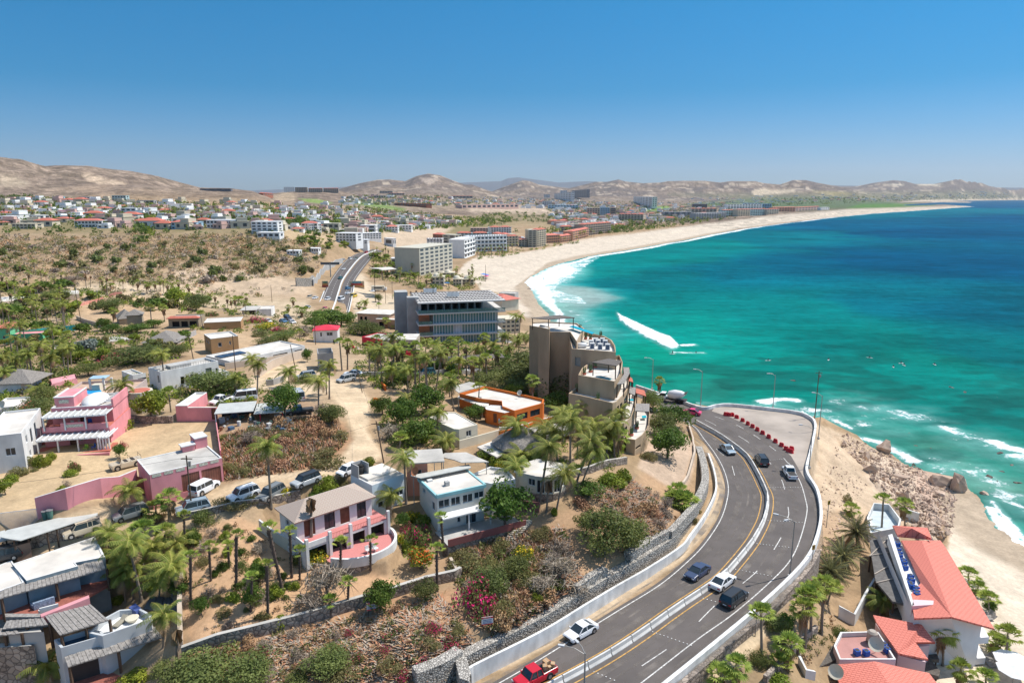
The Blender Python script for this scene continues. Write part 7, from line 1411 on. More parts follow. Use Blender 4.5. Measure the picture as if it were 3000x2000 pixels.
def crownmesh(kind,seed,n=900,ls=.13,clumps=14,flat=.8,flowers=None,fl=.0,holes=.0,twig=False):
 """unit crown: radius 1, centred on the origin, leaf-sized faces clustered into uneven clumps"""
 rng=np.random.RandomState(seed);b=MB();cs=[]
 for i in range(clumps):
  v=rng.normal(size=3);v/=np.linalg.norm(v);r=rng.uniform(.25,.72);v=v*r;v[2]=(abs(v[2]) if rng.rand()<.62 else v[2])*.95-.08;cs.append((v,rng.uniform(.26,.48)))
 V=[];Fm=[];mi=[]
 for i in range(n):
  c,r=cs[rng.randint(len(cs))];v=rng.normal(size=3);v/=np.linalg.norm(v);p=c+v*r*rng.uniform(.55,1.0)**.5;p[2]*=flat
  if twig:a=rng.normal(size=3)*ls*2.6;w_=rng.normal(size=3)*ls*.16;q=[p-w_,p+w_,p+a]
  else:
   nrm=v+rng.normal(size=3)*.7;nrm/=np.linalg.norm(nrm);a=np.cross(nrm,rng.normal(size=3));a/=np.linalg.norm(a)+1e-9;c2=np.cross(nrm,a);s_=ls*rng.uniform(.6,1.3);q=[p-a*s_,p-c2*s_*.6,p+a*s_,p+c2*s_*.6]
  o=len(V);V+=q;Fm.append(tuple(range(o,o+len(q))));mi.append(1 if(flowers and rng.rand()<fl and p[2]>-.1) else 0)
 me=bpy.data.meshes.new('crown');me.from_pydata([tuple(v) for v in V],[],Fm);me.materials.append(LF[kind]);
 if flowers:me.materials.append(LF[flowers])
 me.polygons.foreach_set('material_index',mi);me.update();return me
KM={'dense':[crownmesh('dense',s,2600,.058,24) for s in(1,2)],'mesq':[crownmesh('mesq',s,3600,.042,24,.75) for s in(3,4)],'lime':[crownmesh('lime',s,1400,.085,18) for s in(5,6)],'olive':[crownmesh('olive',s,2000,.05,14,.65) for s in(7,8,17)],'grey':[crownmesh('grey',s,700,.085,14,.8,twig=True) for s in(9,10)],'dry':[crownmesh('dry',s,800,.075,12,.6) for s in(11,12)],'boug':[crownmesh('mesq',13,2400,.05,18,flowers='mag',fl=.42),crownmesh('mesq',14,2400,.05,14,flowers='mag',fl=.12)],'flame':[crownmesh('lime',15,1400,.075,18,flowers='orange',fl=.25)],'yel':[crownmesh('lime',16,1100,.08,14,flowers='yellow',fl=.35)],'silver':[crownmesh('silver',18,700,.12,12,.8)]}
KL={k:[crownmesh({'boug':'mesq','flame':'lime','yel':'lime'}.get(k,k),40+i,230,.19,8,.75,flowers={'boug':'mag','flame':'orange','yel':'yellow'}.get(k),fl=.5)] for i,k in enumerate(KM)}
tb=MB();tb.tube([(0,0,0),(.03,0,.45),(0,.02,.8)],[.07,.05,.03],6)
for a in range(6):c,s_=math.cos(a*1.05+.2),math.sin(a*1.05+.2);tb.tube([(.02,0,.35+.04*a),(c*.3,s_*.3,.7),(c*.55,s_*.55,.95+.05*(a%3))],[.035,.022,.01],4)
TRK=mesh_only(tb,'tree_trunk',BARK)
DS={'dense':('dark green leafy','tree'),'mesq':('olive green feathery mesquite','tree'),'lime':('bright green leafy','tree'),'olive':('dusty olive','shrub'),'grey':('bare grey twiggy','shrub'),'dry':('dry brown','shrub'),'boug':('magenta flowering bougainvillea','shrub'),'flame':('orange flowering','shrub'),'yel':('yellow flowering','shrub'),'silver':('silver blue','shrub')}
def plant(kind,px,py,wpx,hpx=None,trunk=None,low=False,wm=None,sq=1,lab=None):
 """foliage standing on the ground at photo pixel (px,py), wpx wide and hpx tall there"""
 X,Y,Zg=G(px,py);dp=Y*CP+(CZ-Zg)*SP;w_=wm or wpx*dp/2000;h=(hpx*dp/2000 if hpx else w_*.75);trunk=(h>2.4 and kind not in('boug','olive','dry')) if trunk is None else trunk
 ds,ct=DS[kind];ct='tree' if trunk else 'shrub';nm=ct if not trunk else 'leafy_tree' if kind!='mesq' else 'mesquite_tree'
 if kind=='boug':nm='bougainvillea'
 me=random.choice((KL if low else KM)[kind]);sz='large ' if w_>6 else 'small ' if w_<2 else ''
 grp={'tree':'trees','shrub':'shrubs'}[ct]+(' on the far slopes' if Y>250 else ' among the houses')
 if trunk:
  t=thing(nm,'',ct,(X,Y,Zg-.05),random.uniform(0,6.28),grp);nobj('trunk',TRK,t,sc=(w_*.55,w_*.55,h*.72));nobj('crown',me,t,(0,0,h*.53),(0,0,0),(w_*.68,w_*.64*sq,h*.66))
 else:
  t=bpy.data.objects.new(nm,me);COL.objects.link(t);t.location=(X,Y,Zg+h*.16);t.rotation_euler=(0,0,random.uniform(0,6.28));t.scale=(w_*.62,w_*.58*sq,h*1.0);t['category']=ct;t['group']=grp
 if lab:t['label']=lab
 else:tag(t,sz+ds+' '+ct,None,None,(px,py))
 return t
def scatter(poly,n,seed,mind=0):
 rng=random.Random(seed);xs=[p[0] for p in poly];ys=[p[1] for p in poly];out=[];k=0
 while len(out)<n and k<n*60:
  k+=1;x,y=rng.uniform(min(xs),max(xs)),rng.uniform(min(ys),max(ys))
  if not inpoly(np.array(x),np.array(y),poly):continue
  if mind and any((x-a)**2+((y-b_)*1.7)**2<mind*mind for a,b_ in out):continue
  out.append((x,y))
 return out
for k,L in{'coco':[(1512,1328,1512,1240),(1634,1352,1623,1262),(1671,1370,1671,1228),(1689,1411,1730,1290),(1703,1418,1742,1318),(1776,1335,1785,1268),(1722,1262,1722,1182),(1760,1252,1763,1187),(1812,1292,1815,1207),(1578,1485,1606,1306),(1629,1497,1652,1385),(1530,1437,1512,1362),(1527,1358,1527,1328),(1575,1348,1572,1322),(1700,1290,1668,1210),(1750,1300,1740,1240),(795,1486,782,1306),(1190,1475,1184,1338),(1145,1529,1145,1450),(1279,1278,1282,1206),(1311,1322,1305,1288),(933,1222,933,1114),(965,1169,964,1068),(846,1134,846,1088),(753,1163,756,1066),(1120,1131,1113,1024),(1152,1134,1145,1082),(1196,1153,1193,1082),(1251,1153,1243,1047),(1276,1150,1292,1034),(1070,902,1070,884),(486,1140,472,1036),(367,1217,357,1126),(201,1099,196,1020),(121,1108,120,1020),(83,1124,78,1037),(13,1147,10,1088),(115,1172,110,1140),(8,1110,8,1042),(45,1086,42,1052),(150,1115,147,1047),(698,1160,689,1107),(750,1112,737,1048),(368,1765,360,1674),(391,1755,383,1655),(416,1760,378,1590),(504,1749,502,1655),(478,1895,480,1800),(140,1997,136,1942),(380,1500,378,1433),(1650,1300,1648,1210),(1800,1345,1798,1240),(1690,1345,1695,1255),(1600,1330,1596,1250),(520,1640,515,1590),(340,1700,350,1620),(440,1700,445,1600),(465,1760,470,1690),(400,1690,405,1590),(320,1640,318,1560),(1140,1180,1190,1185),(2578,1802,2590,1752),(1330,1204,1318,1120)],'fan':[(1811,1338,1814,1272),(1647,1130,1653,1022),(1561,1213,1559,1112),(1931,1162,1932,1114),(1172,1316,1172,1283),(1002,1086,995,1003),(1018,1083,1018,1005),(1082,1099,1082,1012),(1165,1092,1164,1024),(1216,1140,1217,1015),(1273,1099,1270,1015),(1324,1086,1321,1000),(1367,1105,1365,1012),(1318,1163,1314,1106),(1400,1204,1404,1136),(989,943,989,905),(1069,939,1069,909),(1086,943,1086,921),(1027,946,1026,922),(1128,962,1130,938),(858,900,858,878),(842,913,844,899),(878,992,878,972),(870,926,870,904),(884,930,884,908),(896,926,897,906),(1158,888,1158,866),(1110,908,1110,893),(1051,906,1051,893),(957,1156,955,1105),(501,1207,494,1150),(332,952,330,910),(445,959,440,900),(483,943,477,900),(596,965,587,919),(430,860,429,832),(453,857,453,830),(357,862,330,836),(193,1012,193,980),(105,984,105,963),(354,1035,354,1010),(418,1669,418,1553),(494,1540,494,1455),(459,1528,456,1490),(470,1600,486,1555),(530,1440,523,1418),(2232,1936,2230,1797),(2339,1917,2353,1778),(2358,1894,2368,1747),(2375,1867,2379,1728),(2406,1856,2414,1709),(2423,1768,2437,1722),(2152,2010,2157,1946),(2100,2020,2111,1978),(2307,1961,2310,1886),(2288,1965,2288,1942),(2762,1950,2766,1846),(2816,2020,2816,1956),(2948,1934,2953,1858),(2913,1904,2919,1877),(2898,1785,2896,1752),(2865,1739,2865,1720),(2839,1701,2837,1682),(2582,1566,2588,1462),(2651,1540,2651,1477),(2496,1512,2494,1488),(2890,2010,2888,1985),(1980,1455,1985,1440)],'date':[(2514,1602,2508,1556),(2482,1668,2467,1626),(2448,1718,2431,1670)],'fanbare':[(558,1768,558,1628),(542,1618,539,1512),(692,1723,692,1568),(785,1806,782,1655),(830,1736,787,1548),(855,1691,849,1556),(878,1698,878,1614),(996,1682,999,1590),(1086,1668,1085,1585),(1281,1733,1279,1607),(970,1806,967,1760),(1018,1787,1021,1706),(1302,1628,1292,1516),(735,1790,738,1690),(672,1660,668,1600),(618,1700,612,1600)],'dead':[(314,869,312,814),(253,844,249,807),(265,841,265,808),(292,841,292,811),(171,847,169,829),(913,1622,911,1462),(517,1940,517,1846),(1601,1500,1607,1410)]+[(1187+16*i,872+(i%3),1187+16*i,851+(i%2)*2) for i in range(5)]}.items():
 for bx_,by_,cx_,cy_ in L:palm(k,(bx_,by_),(cx_,cy_),s={'coco':1.12}.get(k) if 1500<bx_<1830 and k=='coco' else None)
for i,(x,y) in enumerate(scatter([(0,820),(60,800),(180,810),(190,870),(215,920),(190,960),(120,950),(30,985),(0,960)],38,1,14)):palm('coco' if i%3 else 'fan',(x,y),h=random.uniform(5,8.5),low=True)
for i,(x,y) in enumerate(scatter([(300,850),(470,850),(600,870),(740,900),(730,925),(600,900),(480,870),(300,870)],22,2,12)):palm('fan' if i%3 else 'coco',(x,y),h=random.uniform(4,7),low=True)
for i,(x,y) in enumerate(scatter([(0,1010),(60,1000),(250,1040),(240,1080),(60,1150),(0,1130)],11,3,25)):palm('coco',(x,y),h=random.uniform(6,9),low=True)
for i,(x,y) in enumerate(scatter([(1080,1060),(1460,1050),(1500,1090),(1440,1140),(1240,1150),(1100,1120)],26,4,24)):palm('coco' if i%2 else 'fan',(x,y),h=random.uniform(5,8))
for i,(x,y) in enumerate(scatter([(1470,1010),(1540,1000),(1560,1030),(1480,1060)],7,5,14)):palm('coco',(x,y),h=random.uniform(3,5))
for i,(x,y) in enumerate(scatter([(1085,745),(1150,745),(1220,790),(1215,830),(1300,850),(1340,815),(1400,800),(1390,835),(1240,850),(1085,815)],52,6,9)):palm('coco' if i%3==0 else 'fan',(x,y),h=random.uniform(5,9),low=True)
for i,(x,y) in enumerate(scatter([(1395,745),(1480,738),(1540,728),(1480,752),(1400,758)],18,7,7)):palm('fan',(x,y),h=random.uniform(6,9),low=True)
for i,(x,y) in enumerate([(1378,838),(1384,832),(1392,842),(1508,985),(1521,990),(1500,968),(1478,905),(1462,900),(1590,712),(1640,712),(1655,716),(1700,700),(1740,694),(1690,712)]):palm('coco',(x,y),h=8.5 if x>1500 else 6.5,low=True)
# ---- single trees and shrubs read off the photograph: kind, x, y (foot), width, height in photo pixels
for a in[('lime',446,1236,84,98),('lime',395,1130,50,40),('mesq',640,1155,150,75),('mesq',560,1130,90,50),('dense',215,1055,60,55),('mesq',400,1065,170,60),('mesq',260,1100,70,45),('lime',300,1055,45,40),('silver',255,1042,60,55),('boug',335,1058,75,38),('boug',395,1044,60,35),('boug',310,1070,50,30),('mesq',525,1045,62,45),('dense',330,975,50,30),('dense',400,975,70,30),('dense',450,960,50,28),('dense',305,968,42,42),('lime',520,900,58,62),('mesq',575,912,70,58),('mesq',330,915,70,46),('mesq',170,880,80,36),('grey',210,835,60,30),('dense',835,1225,92,110),('dense',1180,1255,90,105),('dense',1250,1215,95,95),('dense',1230,1300,100,85),('grey',1150,1290,70,50),('dense',1120,1215,60,60),('mesq',975,1240,80,70),('grey',945,1230,60,55),('olive',965,1358,115,65),('dense',1480,1545,135,145),('boug',1232,1590,95,95),('yel',1208,1520,50,35),('flame',1232,1665,85,75),('boug',1195,1560,40,40),('dense',1115,1790,95,105),('mesq',1245,1755,80,70),('grey',960,1760,130,130),('grey',915,1800,90,90),('lime',1230,1530,60,30),('dense',1180,1545,45,50),('mesq',1770,1620,160,140),('mesq',1850,1620,110,120),('mesq',1720,1560,70,80),('lime',1790,1415,80,35),('lime',1830,1405,60,40),('dense',1725,1455,85,50),('olive',1580,1575,75,42),('dense',1955,1342,100,104),('dense',1972,1252,100,74),('mesq',1932,1272,95,78),('mesq',1955,1290,70,60),('mesq',1912,1205,60,72),('silver',1912,1208,50,20),('olive',1895,1345,55,38),('silver',1930,1300,55,30),('dense',1632,1210,75,72),('mesq',1605,1112,175,105),('mesq',1642,1165,170,100),('dense',1700,1165,90,75),('dense',1665,1120,70,80),('mesq',1545,1095,140,80),('mesq',1650,1140,120,80),('mesq',1480,1105,130,55),('mesq',1430,1130,100,45),('mesq',1550,1130,140,80),('mesq',1500,1150,90,50),('olive',1440,1150,90,50),('dense',1590,1070,50,50),('lime',1500,1165,60,45),('lime',1405,1170,50,45),('dense',1390,1232,60,55),('lime',1640,1190,45,30),('lime',1450,1360,50,35),('yel',1468,1372,40,25),('lime',1430,1345,60,40),('dense',1560,1350,60,30),('lime',1735,1368,40,30),('dense',1690,1375,35,25),('lime',1800,1325,70,40),('dense',960,950,95,50),('dense',1000,955,75,45),('dense',925,962,70,38),('mesq',1060,980,90,45),('mesq',1090,985,70,35),('mesq',830,1000,75,38),('mesq',780,1010,60,28),('dense',900,1060,30,45),('mesq',890,1120,60,30),('grey',890,985,40,30),('mesq',1165,962,45,22),('mesq',1110,885,22,28),('boug',815,972,50,22),('yel',780,968,60,24),('olive',760,985,60,25),('boug',620,925,45,20),('boug',750,945,60,25),('lime',700,880,30,14),('lime',205,1392,45,22),('boug',222,1378,40,52),('lime',120,1362,46,38),('lime',150,1345,34,24),('olive',57,1392,62,44),('olive',85,1362,40,42),('lime',35,1412,44,28),('lime',16,1448,42,52),('olive',100,1380,22,16),('dense',352,1342,32,50),('boug',360,1312,26,28),('olive',150,1460,60,24),('lime',182,1440,26,24),('grey',192,1430,32,28),('mesq',60,1250,110,60),('mesq',100,1220,90,60),('grey',90,1280,60,60),('mesq',130,1190,60,70),('olive',40,1215,60,30),('lime',365,1255,60,35),('mesq',655,1283,40,20),('dense',590,1800,50,60),('dense',740,1780,60,80),('dense',755,1700,60,60),('lime',820,1838,42,50),('dense',560,1600,55,60),('mesq',600,1530,70,50),('olive',680,1480,110,35),('olive',730,1470,60,30),('lime',960,1425,70,40),('olive',1000,1420,50,35),('lime',930,1440,40,30),('dense',925,1450,60,22),('lime',1080,1360,40,28),('yel',835,1450,45,28),('mesq',905,1560,60,40),('yel',930,1640,80,40),('mesq',880,1650,60,45),('yel',1170,1590,30,40),('lime',1190,1610,40,40),('lime',400,1992,90,34),('mesq',470,1965,70,40),('lime',345,1765,40,26),('lime',450,1720,60,40),('dense',530,1745,60,60),('mesq',20,1790,40,20),('mesq',620,1990,190,90),('mesq',720,2010,160,110),('mesq',530,2000,130,80),('grey',780,1990,70,50),('mesq',960,1960,130,75),('olive',1000,1990,120,60),('grey',910,1950,60,50),('mesq',860,2000,100,50),('boug',1320,1905,65,50),('boug',1270,1850,60,40),('boug',1250,1960,70,45),('boug',1130,1910,40,30),('olive',1260,1890,70,40),('olive',1150,1950,80,45),('boug',1180,1990,50,40),('boug',1150,1860,60,26),('boug',1400,1780,130,110),('mesq',1440,1740,110,90),('olive',1380,1680,130,70),('olive',1460,1700,120,80),('olive',1350,1640,90,50),('mesq',1510,1690,90,80),('yel',1530,1650,70,60),('olive',1560,1720,110,60),('olive',1480,1790,80,50),('lime',1570,1760,36,34),('grey',1640,1700,110,70),('dry',1600,1740,90,40),('grey',1680,1740,90,50),('grey',1640,1620,90,50),('lime',1455,1735,46,46),('dry',1900,1500,80,45),('grey',1950,1500,40,50),('dry',1480,1830,60,30),('olive',1445,1840,40,30),('lime',1608,1830,30,40),('olive',1545,1860,30,30),('olive',2030,1530,30,30),('olive',2045,1500,24,20),('dry',1700,1480,60,40),('lime',1622,1505,26,26),('mesq',2275,1850,75,60),('dense',2300,1830,60,50),('mesq',2220,1940,70,55),('mesq',2465,1868,65,48),('lime',2290,2010,80,40),('olive',2290,1890,40,30),('olive',2485,1470,26,40),('dense',2900,1780,40,40),('dense',2930,1900,40,50),('grey',2350,1730,50,30),('dry',2370,1710,40,25)]:
 plant(*a)
X,Y,Zg=G(1985,1480);t=thing('fan_palm_bush','low round clump of fan palm leaves at the foot of the gravel terrace','shrub',(X,Y,Zg))
for i in range(4):nobj('leaf_clump',CR['fan'][0],t,(random.uniform(-1.2,1.2),random.uniform(-.8,.8),.6),(0,0,i),(1.6,1.6,1.6))
def grove(poly,n,seed,kinds,w0,w1,mind=0,low=True,**k):
 for i,(x,y) in enumerate(scatter(poly,n,seed,mind)):plant(random.choice(kinds),x,y,0,wm=random.uniform(w0,w1),low=low,**k)
grove([(1380,1640),(1540,1560),(1640,1540),(1700,1640),(1600,1770),(1450,1860),(1360,1800)],26,11,['dry','grey','olive','dry'],1.6,3.4,24,False)
grove([(1800,1450),(1900,1430),(1990,1530),(1900,1600),(1820,1500)],12,12,['dry','grey','grey'],1.2,2.6,20,False)
grove([(560,1920),(850,1850),(1100,1790),(1300,1760),(1380,1880),(1250,1990),(600,1995)],30,13,['dry','grey','dry','olive','boug'],.9,2.2,30,False)
grove([(560,1560),(700,1540),(850,1650),(1000,1680),(900,1780),(600,1860),(540,1750)],44,14,['lime','olive','mesq','grey','dense'],.8,2.3,22,False,hpx=None)
grove([(650,1290),(800,1240),(960,1220),(1010,1300),(930,1360),(660,1400)],22,15,['dry','grey','dry','olive'],1.6,3.6,16,False)
grove([(0,730),(400,720),(800,710),(950,750),(920,800),(600,830),(300,830),(0,800)],60,16,['olive','mesq','mesq','grey','olive'],5,9,22,trunk=False)
grove([(860,665),(1000,680),(1050,720),(980,730),(880,720)],26,17,['mesq','dense','lime'],4,8,8)
grove([(1085,745),(1160,745),(1230,800),(1200,830),(1100,820)],22,18,['dense','lime','mesq'],5,9,10)
grove([(0,960),(300,960),(600,1000),(500,1040),(250,1080),(0,1100)],26,19,['mesq','dense','lime','olive'],3,6,22)
grove([(0,840),(200,840),(260,870),(700,900),(740,925),(560,905),(200,930),(0,960)],40,20,['dense','mesq','lime','olive'],4,8,13)
grove([(1100,1020),(1480,1010),(1500,1060),(1300,1150),(1120,1120)],26,21,['dense','mesq','lime','boug'],2.5,5,22)
# ---- ground litter, dry grass and gravel: uncountable stuff
def litter(name,polys,n,seed,size,mats,label,flat=False):
 rng=random.Random(seed);V=[];Fm=[];M=[];per=n//len(polys)
 for poly in polys:
  for x,y in scatter(poly,per,seed):
   X,Y,Zg=G(x,y)
   for k in range(3):
    a=rng.uniform(0,6.28);l=size*rng.uniform(.5,1.4);el_=rng.uniform(.1,.5) if flat else rng.uniform(.5,1.3);d=Vector((math.cos(a)*math.cos(el_),math.sin(a)*math.cos(el_),math.sin(el_)))*l;s_=Vector((-math.sin(a),math.cos(a),0))*l*.16;p=Vector((X+rng.uniform(-.3,.3),Y+rng.uniform(-.3,.3),Zg));o=len(V);V+=[p-s_,p+s_,p+d];Fm.append((o,o+1,o+2));M.append(rng.randrange(len(mats)))
 me=bpy.data.meshes.new(name);me.from_pydata(V,[],Fm);[me.materials.append(m) for m in mats];me.polygons.foreach_set('material_index',M);me.update();o=bpy.data.objects.new(name,me);COL.objects.link(o);tag(o,label,'litter',kind='stuff')
G1,G2,G3=LF['dry'],LF['grey'],mat('red_brown_litter',(.50,.235,.13),.95,.3,2);G4=mat('bleached_frond',(.46,.37,.29),.95,.25,2)
litter('frond_litter',[[(560,1930),(850,1850),(1100,1800),(1290,1740),(1390,1880),(1290,1995),(620,1995)],[(1560,1560),(1650,1540),(1700,1700),(1500,1860),(1380,1820)],[(1740,1440),(1850,1400),(1960,1500),(1930,1590),(1800,1520)]],8400,31,.8,[G3,G1,G4,G2],'fallen palm fronds and dry litter covering the slopes',True)
litter('dry_grass',[[(645,1280),(800,1235),(960,1215),(1020,1290),(930,1370),(650,1410)],[(1340,1620),(1500,1560),(1640,1560),(1600,1780),(1450,1880),(1340,1700)],[(0,700),(800,690),(930,780),(600,840),(0,810)]],9000,32,.7,[G1,G3,LF['olive'],G2],'dry grass and low scrub on the brown lots and slopes')
# ---- rocks
def rockmesh(seed,n=3):
 rng=np.random.RandomState(seed);bm=bmesh.new();q0=rng.normal(size=(15,3));q0/=np.linalg.norm(q0,axis=1)[:,None];[bm.verts.new(tuple(v*rng.uniform(.75,1.1))) for v in q0];bmesh.ops.convex_hull(bm,input=bm.verts);bmesh.ops.subdivide_edges(bm,edges=bm.edges,cuts=3,use_grid_fill=True);off=rng.uniform(0,50,2)
 for v in bm.verts:
  c=v.co;q=np.array([c.x,c.y,c.z]);d=.82+.36*float(fbm(np.array(c.x*1.9+off[0]+c.z),np.array(c.y*1.9+off[1]-c.z*.7),seed,4));v.co=c*d;v.co.z*=.8
 me=bpy.data.meshes.new('rock');bm.to_mesh(me);bm.free();return me
RK=mat('pink_rock',(.62,.48,.37),.95,.3,.7,1.0,col2=(.38,.26,.19),detail=8);RW=mat('wet_rock',(.13,.085,.06),.5,.35,1.5,.8);RM=[rockmesh(s) for s in(1,2,3)]
for me in RM:me.materials.append(RK)
RMW=[m.copy() for m in RM]
for me in RMW:me.materials.clear();me.materials.append(RW)
def rock(px,py,s,lb=None,mes=RM,dz=0,sc=(1,1,.8),desc='pinkish tan boulder'):
 X,Y,Zg=G(px,py,True);o=bpy.data.objects.new('boulder',random.choice(mes));COL.objects.link(o);o.location=(X,Y,Zg+dz);o.rotation_euler=(0,0,random.uniform(0,6));o.scale=(s*sc[0],s*sc[1],s*sc[2]);o['category']='rock';o['group']='rocks of the shore'
 if lb:o['label']=lb
 else:tag(o,desc,None,None,(px,py))
rock(2800,1432,3.6,'huge pink brown overhanging boulder at the head of the small beach',dz=1.2,sc=(1.0,.7,.95));rock(2762,1420,3.4,'pale flat topped outcrop joined to the left of the huge boulder',dz=.6,sc=(1.3,.8,.8));rock(2752,1445,1.9,'smooth pink rock at the foot of the huge boulder');rock(2590,1325,2.0,'square grey sea stack standing at the waterline',dz=1.0,sc=(1,.9,1.6));rock(2540,1345,1.5,'grey boulder on the slope below the sea stack',dz=.4,sc=(.8,.8,1.2));rock(2883,1447,1.1,'ochre rock in the shallows in front of the small beach')
for i,(x,y) in enumerate(scatter([(2520,1300),(2600,1330),(2740,1400),(2760,1560),(2700,1540),(2620,1430),(2540,1370)],60,41,9)):rock(x,y,random.uniform(.25,.75))
for x,y in[(2553,1378),(2640,1400),(2650,1460)]:rock(x,y,1.7,None,dz=.3,sc=(.6,1.2,1.0),desc='tall leaning grey slab rock')
for x,y,s in[(2452,1240,1.2),(2497,1254,.9),(2748,1249,1.2),(2700,1363,1.6),(2745,1387,1.2),(2776,1341,1.2),(2845,1355,1.2),(2930,1328,1.7),(2964,1363,1.1),(2932,1380,1.0),(2900,1400,2.2),(2918,1412,1.5),(2960,1422,1.8),(2985,1413,1.6),(2817,1290,.7),(2680,1305,.9),(2725,1312,.6),(2790,1135,1.6),(2828,1149,1.3),(2908,1159,2.4),(2320,1114,1.7),(2316,1180,1.6),(2790,1268,.7),(2530,1233,1.0),(2660,1268,.7),(1905,1000,0),(1540,838,2.5),(1548,846,3.0),(2835,1289,.6),(2610,1330,.8),(2690,1372,1.3)]:
 if s:rock(x,y,s,None,RMW,-.25*s,(1.3,.8,.55),'dark wet rock in the surf')
# ---- surfers
SK=mat('skin',(.42,.24,.16),.6);WS=mat('wetsuit',(.03,.03,.035),.6)
def surfer(px,py,lb,stand=False):
 X,Y=at(px,py,0);t=thing('person',lb,'person',(X,Y,.05),random.uniform(0,6));b=MB();s_=1.0
 if stand:b.tube([(0,0,.1),(.1,0,.5),(0,0,.9),(.1,0,1.3),(.12,0,1.5),(.12,0,1.72)],[.09,.10,.16,.18,.07,.12],8);b.tube([(.1,-.1,1.3),(.2,-.7,1.35)],[.06,.035],5);b.tube([(.1,.1,1.3),(.1,.7,1.25)],[.06,.035],5);b.tube([(-.35,.1,.08),(-.1,0,.5),(0,0,.85)],[.06,.08,.12],6)
 else:b.tube([(0,0,.1),(0,0,.35),(.03,0,.65),(.03,0,.75),(.03,0,.95)],[.17,.16,.17,.06,.11],8);b.tube([(0,.18,.6),(.3,.22,.2)],[.05,.035],5);b.tube([(0,-.18,.6),(.3,-.22,.2)],[.05,.035],5);b.tube([(0,.1,.12),(.5,.2,.05)],[.09,.06],5)
 b.build('body',WS,t,True);o=MB().tube([(-1.1,0,.04),(-.6,0,.05),(.5,0,.05),(1.2,0,.1)],[.03,.26,.26,.02],8).build('surfboard',WHITE,None,True,(X,Y,.06));o.scale=(1.2,1.2,.3);o.rotation_euler=t.rotation_euler;o['category']='surfboard';o['label']='white board under the '+lb.replace('surfer ','surfer, ')[:60]
for x,y,lb,s_ in[(1970,1037,'surfer riding the small wave ahead of the breaker',True),(2039,1034,'surfer behind the wake of the small wave',False),(2250,1056,'surfer nearest the lamp post in the open water',False),(2427,1054,'surfer sitting above the utility pole',False),(2548,1048,'surfer farthest out in the middle of the line up',False),(2617,1075,'lone dark surfer below the line up',False),(2640,1064,'left surfer of the close pair',False),(2648,1070,'right surfer of the close pair',False),(2738,1068,'rightmost surfer of the line up',False),(1593,819,'bather in the white surf',True)]:surfer(x,y,lb,s_)
# ================================================================ uncountable vegetation as stuff
def clumps(name,polys,seed,lab,per=30,mats=('olive','mesq','grey','dry'),cat='scrub',flat=.55,ls=.16):
 """polys: (polygon in photo pixels, count, min width m, max width m)"""
 rng=np.random.RandomState(seed);V=[];Mi=[]
 for poly,n,w0,w1 in polys:
  pts=scatter(poly,n,seed)
  for x,y in pts:
   X,Y,Zg=G(x,y)
   if Zg<.6:continue
   r=rng.uniform(w0,w1)/2;k=rng.randint(len(mats));c=rng.normal(size=(per,3));c/=np.linalg.norm(c,axis=1)[:,None];c*=rng.uniform(.35,1,(per,1));c[:,2]=np.abs(c[:,2])*flat*1.7
   c=c*r*np.array([1,1,1])+np.array([X,Y,Zg])+np.array([0,0,r*.1]);a=rng.normal(size=(per,3));a/=np.linalg.norm(a,axis=1)[:,None];b_=np.cross(a,rng.normal(size=(per,3)));b_/=np.linalg.norm(b_,axis=1)[:,None]+1e-9
   s_=r*ls*rng.uniform(.7,1.6,(per,1));V.append(np.stack([c-a*s_,c-b_*s_*.7,c+a*s_,c+b_*s_*.7],1).reshape(-1,3));Mi+=[k]*per
 V=np.concatenate(V).astype(np.float32);nf=len(V)//4;me=bpy.data.meshes.new(name);me.vertices.add(len(V));me.vertices.foreach_set('co',V.ravel());me.loops.add(nf*4);me.polygons.add(nf)
 me.loops.foreach_set('vertex_index',np.arange(nf*4,dtype=np.int32));me.polygons.foreach_set('loop_start',np.arange(0,nf*4,4,dtype=np.int32));me.polygons.foreach_set('loop_total',np.full(nf,4,np.int32));me.polygons.foreach_set('material_index',np.array(Mi,np.int32));me.update()
 for k in mats:me.materials.append(LF[k])
 o=bpy.data.objects.new(name,me);COL.objects.link(o);tag(o,lab,cat,kind='stuff')
BL=[(0,700),(400,690),(800,690),(960,730),(930,800),(600,835),(300,835),(0,810)]
clumps('bluff_scrub',[(BL,1900,1.4,5.0),([(0,690),(800,685),(960,730),(940,770),(0,745)],620,3,7),([(300,835),(600,835),(900,850),(700,880),(300,860)],90,2,5)],51,'olive and grey desert scrub covering the bluff left of the distant highway',26,('olive','mesq','grey','dry','olive','grey'))
